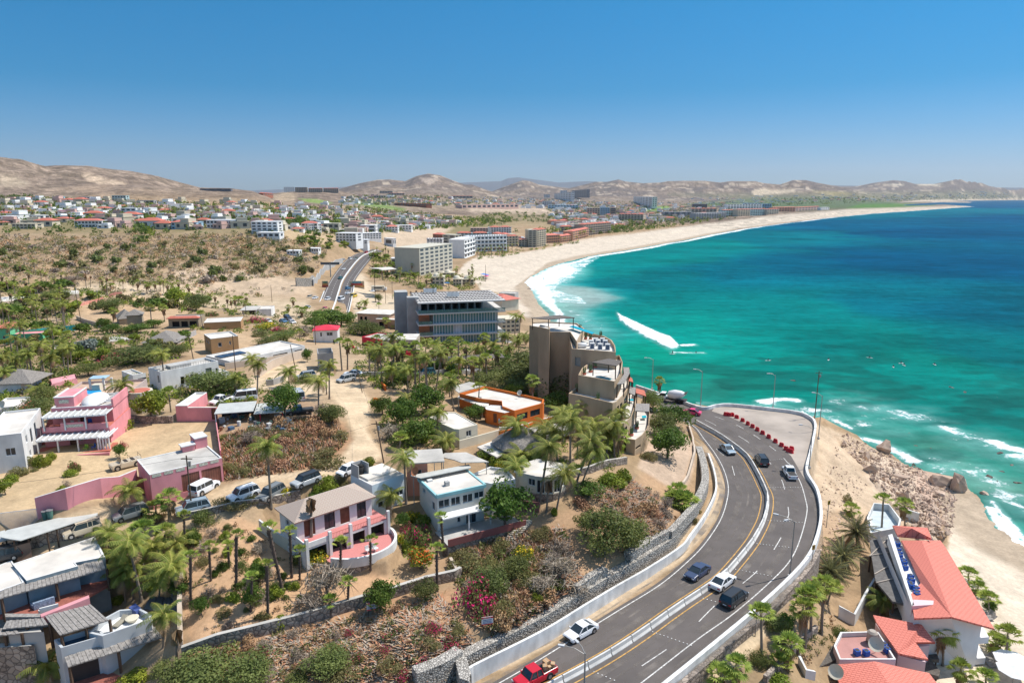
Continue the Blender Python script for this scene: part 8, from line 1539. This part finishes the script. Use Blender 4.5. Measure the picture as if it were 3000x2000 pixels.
clumps('undergrowth',[([(0,950),(300,955),(600,1000),(520,1050),(250,1090),(0,1130)],360,1.5,4.5),([(0,1100),(240,1090),(180,1150),(130,1230),(0,1260)],150,1.5,3.5),([(0,830),(200,830),(300,860),(740,890),(740,930),(560,920),(240,880),(200,960),(0,960)],380,2,5),([(400,1100),(720,1100),(700,1180),(460,1180)],190,1.2,3.2),([(1080,1040),(1480,1030),(1680,1060),(1700,1180),(1500,1180),(1380,1150),(1100,1140)],400,1.3,3.6),([(1090,1180),(1300,1180),(1310,1300),(1150,1320)],110,1.2,3),([(1400,1320),(1700,1300),(1840,1330),(1800,1380),(1500,1380)],90,.8,2),([(740,900),(1040,930),(1040,990),(760,1010)],130,1.5,4),([(560,1110),(720,1110),(760,1180),(640,1190)],90,1.2,3),([(1040,1010),(1210,1040),(1220,1130),(1090,1140),(1040,1090)],120,1,2.6),([(740,1120),(860,1100),(900,1160),(780,1190)],40,1,2.4),([(480,950),(760,940),(900,960),(880,985),(600,970)],110,1.2,3),([(1000,1000),(1480,1000),(1540,1050),(1300,1050),(1040,1040)],150,1.2,3),([(1085,745),(1160,745),(1230,800),(1420,815),(1400,850),(1240,850),(1080,810)],170,3,7),([(1395,740),(1560,722),(1700,705),(1700,712),(1480,752),(1400,762)],90,3,6),([(860,665),(1000,680),(1060,720),(980,735),(860,715)],80,3,6)],52,'mixed green undergrowth filling the gardens between the palms and houses',34,('lime','mesq','dense','olive','lime','mesq'))
clumps('slope_scrub',[([(1340,1610),(1500,1560),(1660,1560),(1640,1740),(1450,1870),(1350,1760)],200,.8,2.4),([(560,1930),(850,1850),(1100,1800),(1300,1740),(1390,1880),(1270,1995),(560,1998)],150,.6,1.8),([(1700,1480),(1900,1420),(2000,1520),(1850,1620),(1720,1560)],80,.7,2),([(650,1290),(800,1240),(960,1220),(1010,1300),(930,1360),(660,1400)],120,.8,2.2),([(540,1560),(700,1530),(850,1650),(1000,1690),(900,1790),(600,1870)],120,.4,1.3),([(2250,2000),(2330,1880),(2420,1780),(2500,1850),(2350,1960)],40,.6,1.6)],53,'low dry scrub and seedlings on the garden slopes above the highway',40,('olive','grey','dry','mesq','olive'))
TP=[([(0,600),(300,600),(800,612),(1000,605),(1000,665),(500,650),(0,650)],1700,6,11),([(0,650),(500,650),(1000,665),(1000,690),(0,685)],130,4,9),([(390,640),(450,640),(450,700),(400,715)],30,6,12),([(1000,600),(1350,640),(1500,640),(1480,660),(1300,670),(1050,690)],650,6,12),([(1340,640),(1500,620),(1700,640),(1640,655),(1400,650)],160,6,11),([(1000,572),(1400,575),(1700,585),(1700,600),(1300,605),(1000,600)],600,8,15),([(1600,590),(2100,590),(2250,610),(2100,640),(1850,680),(1700,690),(1600,640)],1000,7,13),([(1500,680),(1700,690),(1860,680),(2040,655),(2160,640),(2100,630),(1800,650)],260,6,11),([(2200,582),(2950,572),(2950,582),(2650,590),(2250,605)],420,12,26),([(0,572),(280,590),(830,600),(830,608),(0,600)],260,6,12)]
clumps('town_trees',TP,54,'mass of garden trees and palms filling the far town as one green mass',22,('dense','mesq','dense','lime'),'trees',.75,.22)
for i,(x,y) in enumerate(scatter([(0,620),(800,622),(1000,640),(1000,665),(0,655)],60,61,12)):palm('fan' if i%2 else 'coco',(x,y),h=random.uniform(7,12),low=True,s=1.7)
for i,(x,y) in enumerate(scatter([(1560,705),(1700,700),(1860,678),(2040,655),(2150,640),(2100,632),(1860,662),(1600,695)],44,62,9)):palm('fan' if i%2 else 'coco',(x,y),h=random.uniform(8,12),low=True,s=1.8)
def rubble(name,poly,n,seed,s0,s1,lab):
 rng=np.random.RandomState(seed);V=[];Fm=[]
 for x,y in scatter(poly,n,seed):
  X,Y,Zg=G(x,y);s_=s0+(s1-s0)*rng.rand()**3;q=rng.normal(size=(6,3))*.35+np.array([(1,0,0),(-1,0,0),(0,1,0),(0,-1,0),(0,0,.8),(0,0,-.6)]);o=len(V);V+=[tuple(v*s_+np.array([X,Y,Zg])) for v in q]
  Fm+=[(o+a,o+b_,o+c) for a,b_,c in((0,2,4),(2,1,4),(1,3,4),(3,0,4),(2,0,5),(1,2,5),(3,1,5),(0,3,5))]
 me=bpy.data.meshes.new(name);me.from_pydata(V,[],Fm);me.materials.append(RK);o=bpy.data.objects.new(name,me);COL.objects.link(o);tag(o,lab,'rubble',kind='stuff')
rubble('rubble',[(2470,1270),(2600,1325),(2740,1395),(2800,1450),(2790,1570),(2700,1570),(2620,1470),(2550,1390),(2470,1310)],2800,81,.10,.62,'broken pinkish rubble covering the rocky slope above the surf')
rubble('roadside_stones',[(2395,1450),(2450,1300),(2540,1420),(2500,1500),(2400,1700),(2300,1790),(2395,1560)],900,82,.05,.3,'small loose stones on the bank outside the highway parapet')
# ================================================================ hotels, flats and far buildings
WB=MB().add([(-.5,0,-.5),(.5,0,-.5),(.5,0,.5),(-.5,0,.5)],[(0,1,2,3)]);WIN_ME=mesh_only(WB,'window',[mat('far_window',(.05,.065,.08),.3,.3,spec=.5)])
CB={'w':(.78,.78,.76),'b':(.52,.49,.40),'c':(.62,.55,.42),'o':(.58,.34,.22),'g':(.42,.42,.42),'d':(.20,.19,.20),'t':(.42,.55,.55),'p':(.60,.42,.36),'m':(.68,.03,.16),'k':(.33,.13,.08),'u':(.38,.56,.68),'s':(.40,.33,.26)}
def hotel(ax,ay,bx_,by_,top,fl,bays,c,lb,roof=None,D=16,cat='hotel',bal=True,sides=3,nm='hotel',crown=0):
 z=zup((ax,ay),(ax,top));h=Bld(nm,lb,cat,(ax,top),(bx_,top+(by_-ay)),z,D=D);W=h.W;z0=gh(*h.o)-1.5;wm=mat('facade_'+c,CB[c],.85,.06,.3);H=z-gh(*h.o);fh=H/fl
 MB().box(0,0,z0-6,W,D,z).build('wall',wm,h.t);MB().box(-.3,-.3,z,W+.3,D+.3,z+.35).build('roof_slab',mat('roof_'+c,tuple(min(v*1.05,.8) for v in CB[c]),.9,.08),h.t)
 if roof:
  n=max(1,int(W/14))
  for i in range(n):h.hip(W*i/n,-.8,W*(i+.93)/n,min(D,9),z+.36,1.8,TERRA if roof==1 else REDT)
 if crown:
  b=MB().box(0,-.25,z+.3,W,.1,z+.45)
  for i in range(int(W/3)):b.box(i*3,-.25,z+.35,i*3+1.6,.1,z+1.3)
  b.build('crenellation',wm,h.t)
 ww_,hh_=W/bays*.62,fh*.52
 for j in range(fl):
  for i in range(bays):
   x=W*(i+.5)/bays;zc=z-fh*(j+.5);nobj('window',WIN_ME,h.t,(x,-.06,zc),(0,0,0),(ww_,1,hh_))
  if bal:MB().box(.1,-1.1,z-fh*(j+1)+.1,W-.1,-.02,z-fh*(j+1)+.35).build('balcony',wm,h.t)
  for i in range(sides):y=D*(i+.5)/sides;nobj('window',WIN_ME,h.t,(W+.06,y,z-fh*(j+.5)),(0,0,R(90)),(D/sides*.4,1,hh_))
 return h
for a in[(1228,808,1325,794,728,7,7,'b','grey beige seven storey tower hotel nearest the wide beach',None,22),(1360,757,1392,749,703,4,4,'w','white castle style hotel block nearest the sand',None,16),(1375,738,1485,735,693,4,10,'w','long white castle style hotel with blue domes',None,18),(1250,722,1296,722,700,3,5,'w','small white crenellated hotel behind the tower hotel',None,12),(1337,706,1430,706,683,4,8,'t','long grey green hotel with little red roof caps',1,12),(1296,711,1333,713,687,3,2,'b','plain beige block with brick end beside the grey green hotel',None,12),(1268,700,1296,702,686,3,3,'k','dark red brick block with red roofs behind the small white hotel',2,12),(1438,690,1498,689,666,4,8,'w','white four storey hotel with red caps set back from the beach',1,14),(1378,680,1432,680,668,2,6,'p','pale pink low block left of the white red capped hotel',None,12),(1442,716,1480,719,684,4,4,'c','stepped cream hotel with three red gables',2,16),(1482,722,1518,721,692,4,4,'c','lower stepped cream hotel right of the red gables',2,14),(1520,722,1545,722,702,3,3,'b','small beige block left of the tall beach hotel',2,12),(1548,724,1572,724,674,8,2,'b','plain grey side block of the tall beach hotel',None,16),(1573,724,1600,721,674,8,4,'c','tall eight storey cream beach hotel with open balconies',1,16),(1602,713,1640,711,690,3,6,'o','orange beach hotel block right of the tall hotel',2,14),(1642,711,1676,707,692,3,6,'o','middle block of the orange beach hotel',2,14),(1678,706,1724,697,678,4,7,'o','right block of the orange beach hotel',2,14),(1640,690,1680,690,664,4,3,'b','grey beige block left of the long red roofed hotel',1,16),(1682,690,1708,690,664,4,2,'c','narrow beige block before the long red roofed hotel',1,16),(1710,692,1790,686,658,5,12,'s','long dark balconied hotel with red roof edge by the beach',1,16),(1812,646,1885,647,627,4,8,'c','beige stepped hotel behind the long dark balconied hotel',1,20),(1720,631,1758,631,609,4,5,'c','cream half of the large office block with blue glass',None,18),(1759,631,1786,631,608,4,5,'u','blue glass middle of the large office block',None,18),(1787,631,1806,631,609,4,1,'s','dark brown right end of the large office block',None,18),(1856,591,1912,592,576,5,8,'w','white long apartment block on the far rise',None,18),(2030,609,2072,609,598,3,10,'d','dark grey striped block behind the far beach hotels',None,18),(2039,645,2128,642,625,5,12,'g','grey flat roofed beach hotel with long terraces',None,18),(2025,626,2100,626,611,3,7,'c','pale hotel with red caps behind the grey terraced hotel',1,18),(2120,635,2162,634,616,4,6,'t','pale teal beach hotel with red roof line',1,18),(2163,634,2198,633,614,5,5,'c','cream beach hotel between two teal hotels',1,18),(2200,632,2246,631,613,4,7,'t','right hand pale teal beach hotel',1,18),(2247,630,2282,629,613,4,5,'b','small beige beach hotel at the end of the teal row',1,18),(2132,612,2232,611,599,3,12,'w','long white and blue hotel behind the teal hotels',None,20),(2180,608,2230,608,595,3,5,'u','pale blue upper block of the white and blue hotel',None,20),(2234,611,2261,611,597,3,4,'u','bright sky blue hotel block at the right',None,20),(2266,620,2330,619,608,3,8,'o','long orange roofed hotel left half near the far beach',2,20),(2331,619,2400,616,608,2,8,'p','long orange roofed hotel right half near the far beach',2,20),(2405,616,2430,615,608,2,4,'w','last white building of the far beachfront',None,14),(1945,633,2028,633,621,3,5,'g','low grey concrete block left of the far hotels',None,18),(1676,577,1720,574,558,5,8,'d','dark unfinished block crowning the central hill',None,26),(1624,582,1674,577,567,4,8,'w','white terraced flats left of the dark hilltop block',None,20),(1642,572,1662,572,558,3,4,'w','upper white flats behind the terraced flats',None,18),(1594,579,1611,579,570,3,4,'w','small white block left of the white terraced flats',None,16),(1606,611,1694,611,601,2,10,'u','long low blue shed like mall in the central town',None,26),(1589,602,1617,602,590,4,5,'w','white apartment block above the blue mall',None,16),(1649,648,1663,648,641,2,2,'m','bright magenta cube among red roofs',None,12),(1614,657,1665,656,647,2,5,'o','low red roofed club house by the magenta cube',2,14),(1353,611,1519,609,600,1,12,'p','very long low pinkish store behind the quarry dust',None,30),(831,563,862,563,548,4,6,'s','first brown ridge apartment block on the skyline',None,14),(864,563,899,563,549,4,7,'s','second brown ridge apartment block on the skyline',None,14),(904,563,944,563,552,3,7,'s','third ridge apartment block with reddish roof line',1,14),(948,563,991,563,552,3,7,'s','rightmost ridge apartment block on the skyline',1,14),(1112,566,1150,566,560,1,5,'s','highest terrace building of the hilltop resort',None,14),(1138,572,1185,572,566,1,6,'s','second terrace building of the hilltop resort',1,14),(1095,580,1130,580,573,1,5,'c','left lower building of the hilltop resort',None,12),(1325,580,1385,580,574,1,6,'s','brown terraced resort on the second hill',1,14),(1155,601,1250,603,595,1,10,'k','long low dark red building beside the golf green',None,16),(983,706,1042,707,683,3,6,'w','white three storey flats above the highway bend',None,14),(1058,701,1117,699,684,3,7,'w','second white flats right of the first white flats',None,12),(1033,714,1076,714,703,2,4,'w','low white parking block below the white flats',None,10),(1125,716,1151,718,697,1,1,'w','tall blank white gable by the sandy cut',None,4),(1055,679,1100,679,660,2,2,'w','white terraced villa with long roof above the flats',None,12),(1160,673,1205,673,660,2,5,'w','white villa with terrace on the edge of the sandy cut',None,12),(1130,677,1165,677,664,2,4,'w','red roofed white villa left of the terrace villa',2,12),(905,677,941,676,657,3,6,'w','white stepped flats at the top of the eroded cliff',None,12),(945,669,992,669,655,1,3,'b','long grey beige wall like villa with red flowers',None,12),(217,666,298,666,647,2,8,'w','long white villa with red roof on the bluff edge',2,12),(85,655,127,655,632,3,4,'w','white three storey house above the left parking lot',None,12),(34,671,102,671,656,2,6,'c','cream low houses at the left bluff edge',None,12),(-10,655,34,655,634,2,3,'w','pale flat building at the far left edge',None,12),(340,652,391,652,637,2,5,'b','beige villa with red tile roof and arches',2,12),(353,637,397,637,610,3,3,'w','tall white cubic house left of the yellow house',None,14),(463,671,500,671,657,2,4,'p','left half of the red roofed villa on the bluff edge',2,12),(501,672,575,672,652,2,7,'u','pale blue red roofed villa on the bluff edge',2,14),(604,668,690,668,645,2,8,'w','white dome topped villas above the scrub bluff',None,14),(735,684,812,684,650,4,5,'w','large white stepped cliff house',None,14),(752,695,818,695,682,1,4,'w','white base block of the stepped cliff house',None,12),(882,672,930,672,654,2,4,'w','white house left of the stepped flats with red roofs behind',2,12),(490,640,522,640,628,1,3,'o','orange yellow house with white umbrellas',None,10),(47,621,90,621,611,1,4,'b','low white garage like house in the left town',None,10),(327,588,368,588,573,2,5,'t','dark glass villa below the left hill',None,12),(236,592,263,592,577,3,3,'w','white narrow house below the left hill',None,10),(153,590,180,590,576,2,3,'u','pale blue house below the left hill',None,10),(400,597,450,597,587,1,4,'g','grey flat house below the front hill',None,10),(585,557,676,557,553,1,4,'d','long dark flat building on the front hill crest',None,10),(770,572,800,574,566,1,4,'k','dark red house on the shoulder of the front hill',1,10)]:
 hotel(*a[:11],cat='hotel' if 'hotel' in a[8] or 'block' in a[8] else 'house' if any(k in a[8] for k in('villa','house')) else 'building',nm='villa' if any(k in a[8] for k in('villa','house')) else 'hotel' if 'hotel' in a[8] else 'apartment_block',bal=a[0]>1330 and a[5]>2,sides=2 if a[0]>1000 else 1,crown='castle' in a[8] or 'crenel' in a[8])
HP_=[]
for c,rf in(('w',0),('w',0),('c',0),('w',1),('c',1),('b',0),('p',0)):
 wm=mat('house_'+c,CB[c],.85,.06,.3,rnd=.08);b=MB();b.box(-.5,-.4,-.4,.5,.4,.62);b.box(-.15,-.3,.6,.4,.35,1.0) if not rf else None;w_=mesh_only(b,'wall',wm)
 b=MB();b.box(-.52,-.42,.62,.52,.42,.66);rm_=mesh_only(b,'roof',mat('house_roof_'+c,tuple(min(v*1.05,.82) for v in CB[c]),.9))
 if rf:b=MB();b.add([(-.55,-.45,.62),(.55,-.45,.62),(.55,.45,.62),(-.55,.45,.62),(-.2,0,.88),(.2,0,.88)],[(0,1,5,4),(1,2,5),(2,3,4,5),(3,0,4)]);rm_=mesh_only(b,'roof',TERRA)
 HP_.append((w_,rm_,{'w':'white','c':'cream','b':'beige','p':'pale pink'}[c]+(' red roofed' if rf else ' flat roofed')+' town house'))
def townhouses(poly,n,seed,w0,w1,mind,k=None):
 rng=random.Random(seed)
 for x,y in scatter(poly,n,seed,mind):
  X,Y,Zg=G(x,y)
  if Zg<2:continue
  w_,r_,d=HP_[rng.randrange(len(HP_))];s_=rng.uniform(w0,w1);hh=rng.uniform(5,9)*min(1.4,s_/15);t=thing('town_house','','house',(X,Y,Zg),rng.uniform(-.5,.5),'houses of the far town');tag(t,d,None,None,(x,y))
  nobj('wall',w_,t,sc=(s_,s_*.8,hh));nobj('roof',r_,t,sc=(s_,s_*.8,hh))
  if Y<1100:
   for i in range(2):nobj('window',WIN_ME,t,(s_*(-.25+.5*i),-s_*.32-.06,hh*.32),(0,0,0),(s_*.2,1,hh*.3))
townhouses([(0,605),(300,602),(830,612),(1000,615),(1000,680),(830,680),(0,665)],105,71,11,20,15)
townhouses([(0,578),(280,588),(800,598),(1000,600),(800,608),(0,602)],30,72,14,22,12)
townhouses([(1000,620),(1300,640),(1350,660),(1240,665),(1020,685)],34,73,11,18,13)
townhouses([(1000,575),(1300,580),(1700,585),(1800,600),(1600,612),(1300,600),(1000,600)],54,74,16,30,9)
townhouses([(1620,600),(2100,595),(2140,612),(2040,640),(1820,665),(1700,670),(1600,640)],62,75,14,26,10)
townhouses([(2000,585),(2900,568),(2950,580),(2600,588),(2100,598)],50,76,24,46,9)
def farhouses(polys,seed):
 rng=random.Random(seed);V=[];Fm=[];M=[]
 for poly,n,a,c in polys:
  for x,y in scatter(poly,n,seed,0):
   X,Y,Zg=G(x,y)
   if Zg<2:continue
   w_=rng.uniform(a,c)/2;d=w_*.7;hh=rng.uniform(3.5,9);r=rng.uniform(-.6,.6);k=rng.choice((0,0,0,1,1,2));o=len(V);cr,sr=math.cos(r),math.sin(r)
   V+=[(X+px*cr-py*sr,Y+px*sr+py*cr,Zg+z) for z in(-4,hh) for px,py in((-w_,-d),(w_,-d),(w_,d),(-w_,d))];Fm+=[(o,o+1,o+5,o+4),(o+1,o+2,o+6,o+5),(o+2,o+3,o+7,o+6),(o+3,o,o+4,o+7),(o+4,o+5,o+6,o+7)];M+=[k]*4+[k if rng.random()<.6 else 3]
 me=bpy.data.meshes.new('far_houses');me.from_pydata(V,[],Fm)
 for m in(mat('house_w',CB['w']),mat('house_c',CB['c']),mat('house_p',CB['p']),TERRA):me.materials.append(m)
 me.polygons.foreach_set('material_index',M);o=bpy.data.objects.new('far_houses',me);COL.objects.link(o);tag(o,'hundreds of tiny far houses filling the town between the trees','houses',kind='stuff')
farhouses([([(0,600),(830,608),(1000,612),(1000,650),(0,640)],190,8,16),([(1000,620),(1330,640),(1350,660),(1240,670),(1020,690)],110,8,15),([(1000,572),(1700,582),(1820,598),(1600,612),(1300,602),(1000,602)],230,10,22),([(1620,598),(2120,592),(2140,612),(2040,638),(1820,665),(1640,670)],230,9,20),([(2000,578),(2950,560),(2980,580),(2600,588),(2100,598)],170,16,36),([(1480,700),(1560,690),(1700,688),(1690,700),(1500,715)],24,8,14),([(1600,655),(1800,650),(1830,662),(1640,672)],30,8,16)],91)
for ax,bx_,y,tp,lb in[(1263,1300,833,812,'left cream domed beach bungalow'),(1327,1352,836,818,'middle cream beach bungalow with small dome'),(1354,1388,834,819,'right cream beach bungalow with blue windows'),(1296,1330,812,800,'cream bungalow behind the others')]:
 h=hotel(ax,y,bx_,y,tp,2,3,'c',lb,None,9,'house',False,1,'beach_bungalow');b=MB();n=10;b.add([(h.W*.4+2.6*math.cos(6.283*i/n)*math.cos(k),4+2.6*math.sin(6.283*i/n)*math.cos(k),h.z+.3+2.2*math.sin(k)) for k in(0,.5,1.0,1.45) for i in range(n)],[(k*n+i,k*n+(i+1)%n,(k+1)*n+(i+1)%n,(k+1)*n+i) for k in range(3) for i in range(n)]+[tuple(range(3*n,4*n))]);b.build('dome',CREAM,h.t,True)
for ax,bx_,y,tp,lb in[(1145,1215,848-78,757,'white low restaurant with red top left of the tower hotel'),(840,875,745,735,'low shop with yellow awning by the highway'),(905,932,738,728,'white red trimmed shop on the bluff above the highway')]:hotel(ax,y,bx_,y,tp,1,4,'w',lb,None,8,'building',False,1,'shop')
h=Bld('red_roof_villa','pair of red hipped roofs behind the glass building by the beach','house',(1424,872),(1470,880),zup((1440,900),(1440,868)),D=12);h.vol(0,0,h.W,12,None,h.z,CREAM,ROOFW,0);h.hip(-1,-1,h.W+1,13,h.z,2.4,REDT)
h=Bld('grey_beach_house','flat grey beach house beside the red hipped roofs','house',(1462,858),(1508,860),zup((1480,880),(1480,856)),D=8);h.vol(0,0,h.W,8,None,h.z,GREYBLK,ROOFG,.2)
hotel(1470,975,1522,972,938,3,4,'c','cream beach villa with dark windows right of the glass building',None,9,'house',False,2,'beach_villa')
X,Y,Zg=G(969,812);t=thing('sign_gantry','dark cantilever road sign panel left of the distant highway','sign',(X,Y,Zg));MB().box(-.3,-.3,-1,.3,.3,9.5).build('post',STEEL,t);MB().box(-6.5,-.2,8.6,6.5,.1,10.3).build('panel',mat('sign_back',(.13,.13,.13),.7),t)
for x,y,w_,lb,cs in[(953,842,4,'painted mural wing wall on the left of the underpass',('red','orange','green')),(1046,842,9,'painted mural wing wall on the right of the underpass',('orange','red','teal'))]:
 X,Y,Zg=G(x,y);t=thing('mural_wall',lb,'wall',(X,Y,Zg));cc={'red':(.42,.08,.06),'orange':(.5,.25,.09),'green':(.14,.25,.15),'teal':(.14,.28,.30)}
 MB().box(-w_/2,0,-1,w_/2,.4,4).build('wall',mat('mural_wall',(.55,.45,.3),.9),t)
 for i,c in enumerate(cs):MB().box(-w_/2+w_*i*.1,-.02-.005*i,.2+i*1.2,w_/2-w_*.1*i,-.01-.005*i,1.4+i*1.2).build('painted_band',mat('mural_'+c,cc[c],.9),t)
fwall('rock_wall',[(868,838),(910,838),(918,830)],5,1,GAB,'grey stone retaining wall at the foot of the scrub bluff');fwall('rock_wall',[(918,838),(940,805),(985,775),(1005,770)],4,.6,GREYC,'pale concrete wall beside the left slip road')
# ---------------------------------------------------------------- haze: even pale air in one closed box
hz=MB();hz.box(-42000,-300,-9,42000,37500,1500);hm=bpy.data.materials.new('haze_air');hm.use_nodes=True;t_=hm.node_tree
for n in list(t_.nodes):
 if n.type!='OUTPUT_MATERIAL':t_.nodes.remove(n)
pv=t_.nodes.new('ShaderNodeVolumePrincipled');pv.inputs['Color'].default_value=(.80,.87,.95,1);pv.inputs['Density'].default_value=2.2e-5;pv.inputs['Anisotropy'].default_value=.2
t_.links.new(pv.outputs[0],t_.nodes['Material Output'].inputs['Volume']);hm.cycles.homogeneous_volume=True
o=hz.build('haze',hm);o['kind']='stuff';o['label']='thin pale blue air haze over the distant hills';o['category']='haze'
# ================================================================ labels that single out each repeat
LM=[('the pink house',220,1290),('the pink garage',520,1380),('the pink wall',270,1470),('the tan flat house',640,1010),('the modern white house',540,1110),('the thatched hall',465,990),('the arched house',532,945),('the turquoise fence',150,960),('the green house',20,970),('the open junk yard',730,1220),('the dry brown lot',830,1310),('the red roofed house',950,980),('the peach house',1180,930),('the grey block tower',945,1060),('the red walled house',1130,1010),('the glass building',1350,930),('the long pergola',1400,1060),('the orange house',1450,1180),('the cream house',1340,1260),('the salmon house',1210,1340),('the round thatch',1530,1290),('the round house',1590,1400),('the curved condominium',1760,1130),('the teal trimmed house',1360,1480),('the tile roofed house',960,1500),('the curved pink patio',1080,1620),('the stick roofed house',150,1830),('the white carport',150,1540),('the sandy palm garden',700,1680),('the long garden wall',980,1820),('the for sale sign',1425,1835),('the mesquite slope',1750,1570),('the gravel terrace',1960,1330),('the highway bend',2150,1500),('the lookout',2250,1260),('the red barriers',2200,1240),('the lower median',1800,1900),('the middle median',2080,1700),('the upper median',2240,1450),('the boulder headland',2770,1420),('the rocky slope',2600,1380),('the long red roof',2700,1720),('the pink roof terrace',2540,1900),('the date palms',2480,1600),('the roadside path',2250,1900),('the right beach',2900,1650),('the beach bungalows',1330,830),('the grey tower hotel',1270,760),('the white castle hotel',1470,740),('the tall beach hotel',1570,690),('the orange beach hotel',1670,690),('the distant highway',1000,830),('the scrub bluff',600,750),('the left bluff',200,760),('the ochre lot',330,900),('the upper left town',100,640),('the dark wood',420,690),('the red roofed villa',530,660),('the white cliff house',780,670),('the villa row',950,660),('the white flats',1000,700),('the far middle town',1150,640),('the sandy cut',1250,690),('the dusty quarry',1450,610),('the dark office block',1690,565),('the long beach hotel',1800,670),('the blue hotel',2230,605),('the distant beachfront',2000,630),('the left hillside',250,590),('the ridge apartments',900,565),('the hilltop resort',1160,570),('the central town',1600,600),('the far plain',2100,590),('the breaking wave',1900,970),('the open bay',2500,1060),('the surf rocks',2850,1350),('the sand spit',2700,600)]
ORD=['','leftmost','second from left','third from left','fourth from left','fifth from left','sixth from left','seventh from left','eighth from left','ninth from left','tenth from left','eleventh from left','twelfth from left']
for i,wd in enumerate('thirteenth fourteenth fifteenth sixteenth seventeenth eighteenth nineteenth twentieth twenty-first twenty-second twenty-third twenty-fourth twenty-fifth twenty-sixth twenty-seventh twenty-eighth twenty-ninth thirtieth'.split()):ORD.append(wd+' from left')
def where(px,py):
 n,lx,ly=min(LM,key=lambda l:(l[1]-px)**2+((l[2]-py)*1.6)**2)
 dx,dy=px-lx,(py-ly)*1.6
 if abs(dx)>abs(dy):return('left of ' if dx<0 else 'right of ')+n
 return('below ' if dy>0 else 'above ')+n
bk={}
for o,desc,(px,py) in AUTO:bk.setdefault((desc,where(px,py)),[]).append((px,py,o))
for(desc,wh),L in bk.items():
 L.sort(key=lambda t:(t[0],t[1]));n=len(L)
 for i,(px,py,o) in enumerate(L):
  if n==1:o['label']=f'{desc} {wh}'
  elif i==n-1:o['label']=f'{desc} {wh}, rightmost'
  else:o['label']=f'{desc} {wh}, '+(ORD[i+1] if i+1<len(ORD) else f'number {i + 1} from left')
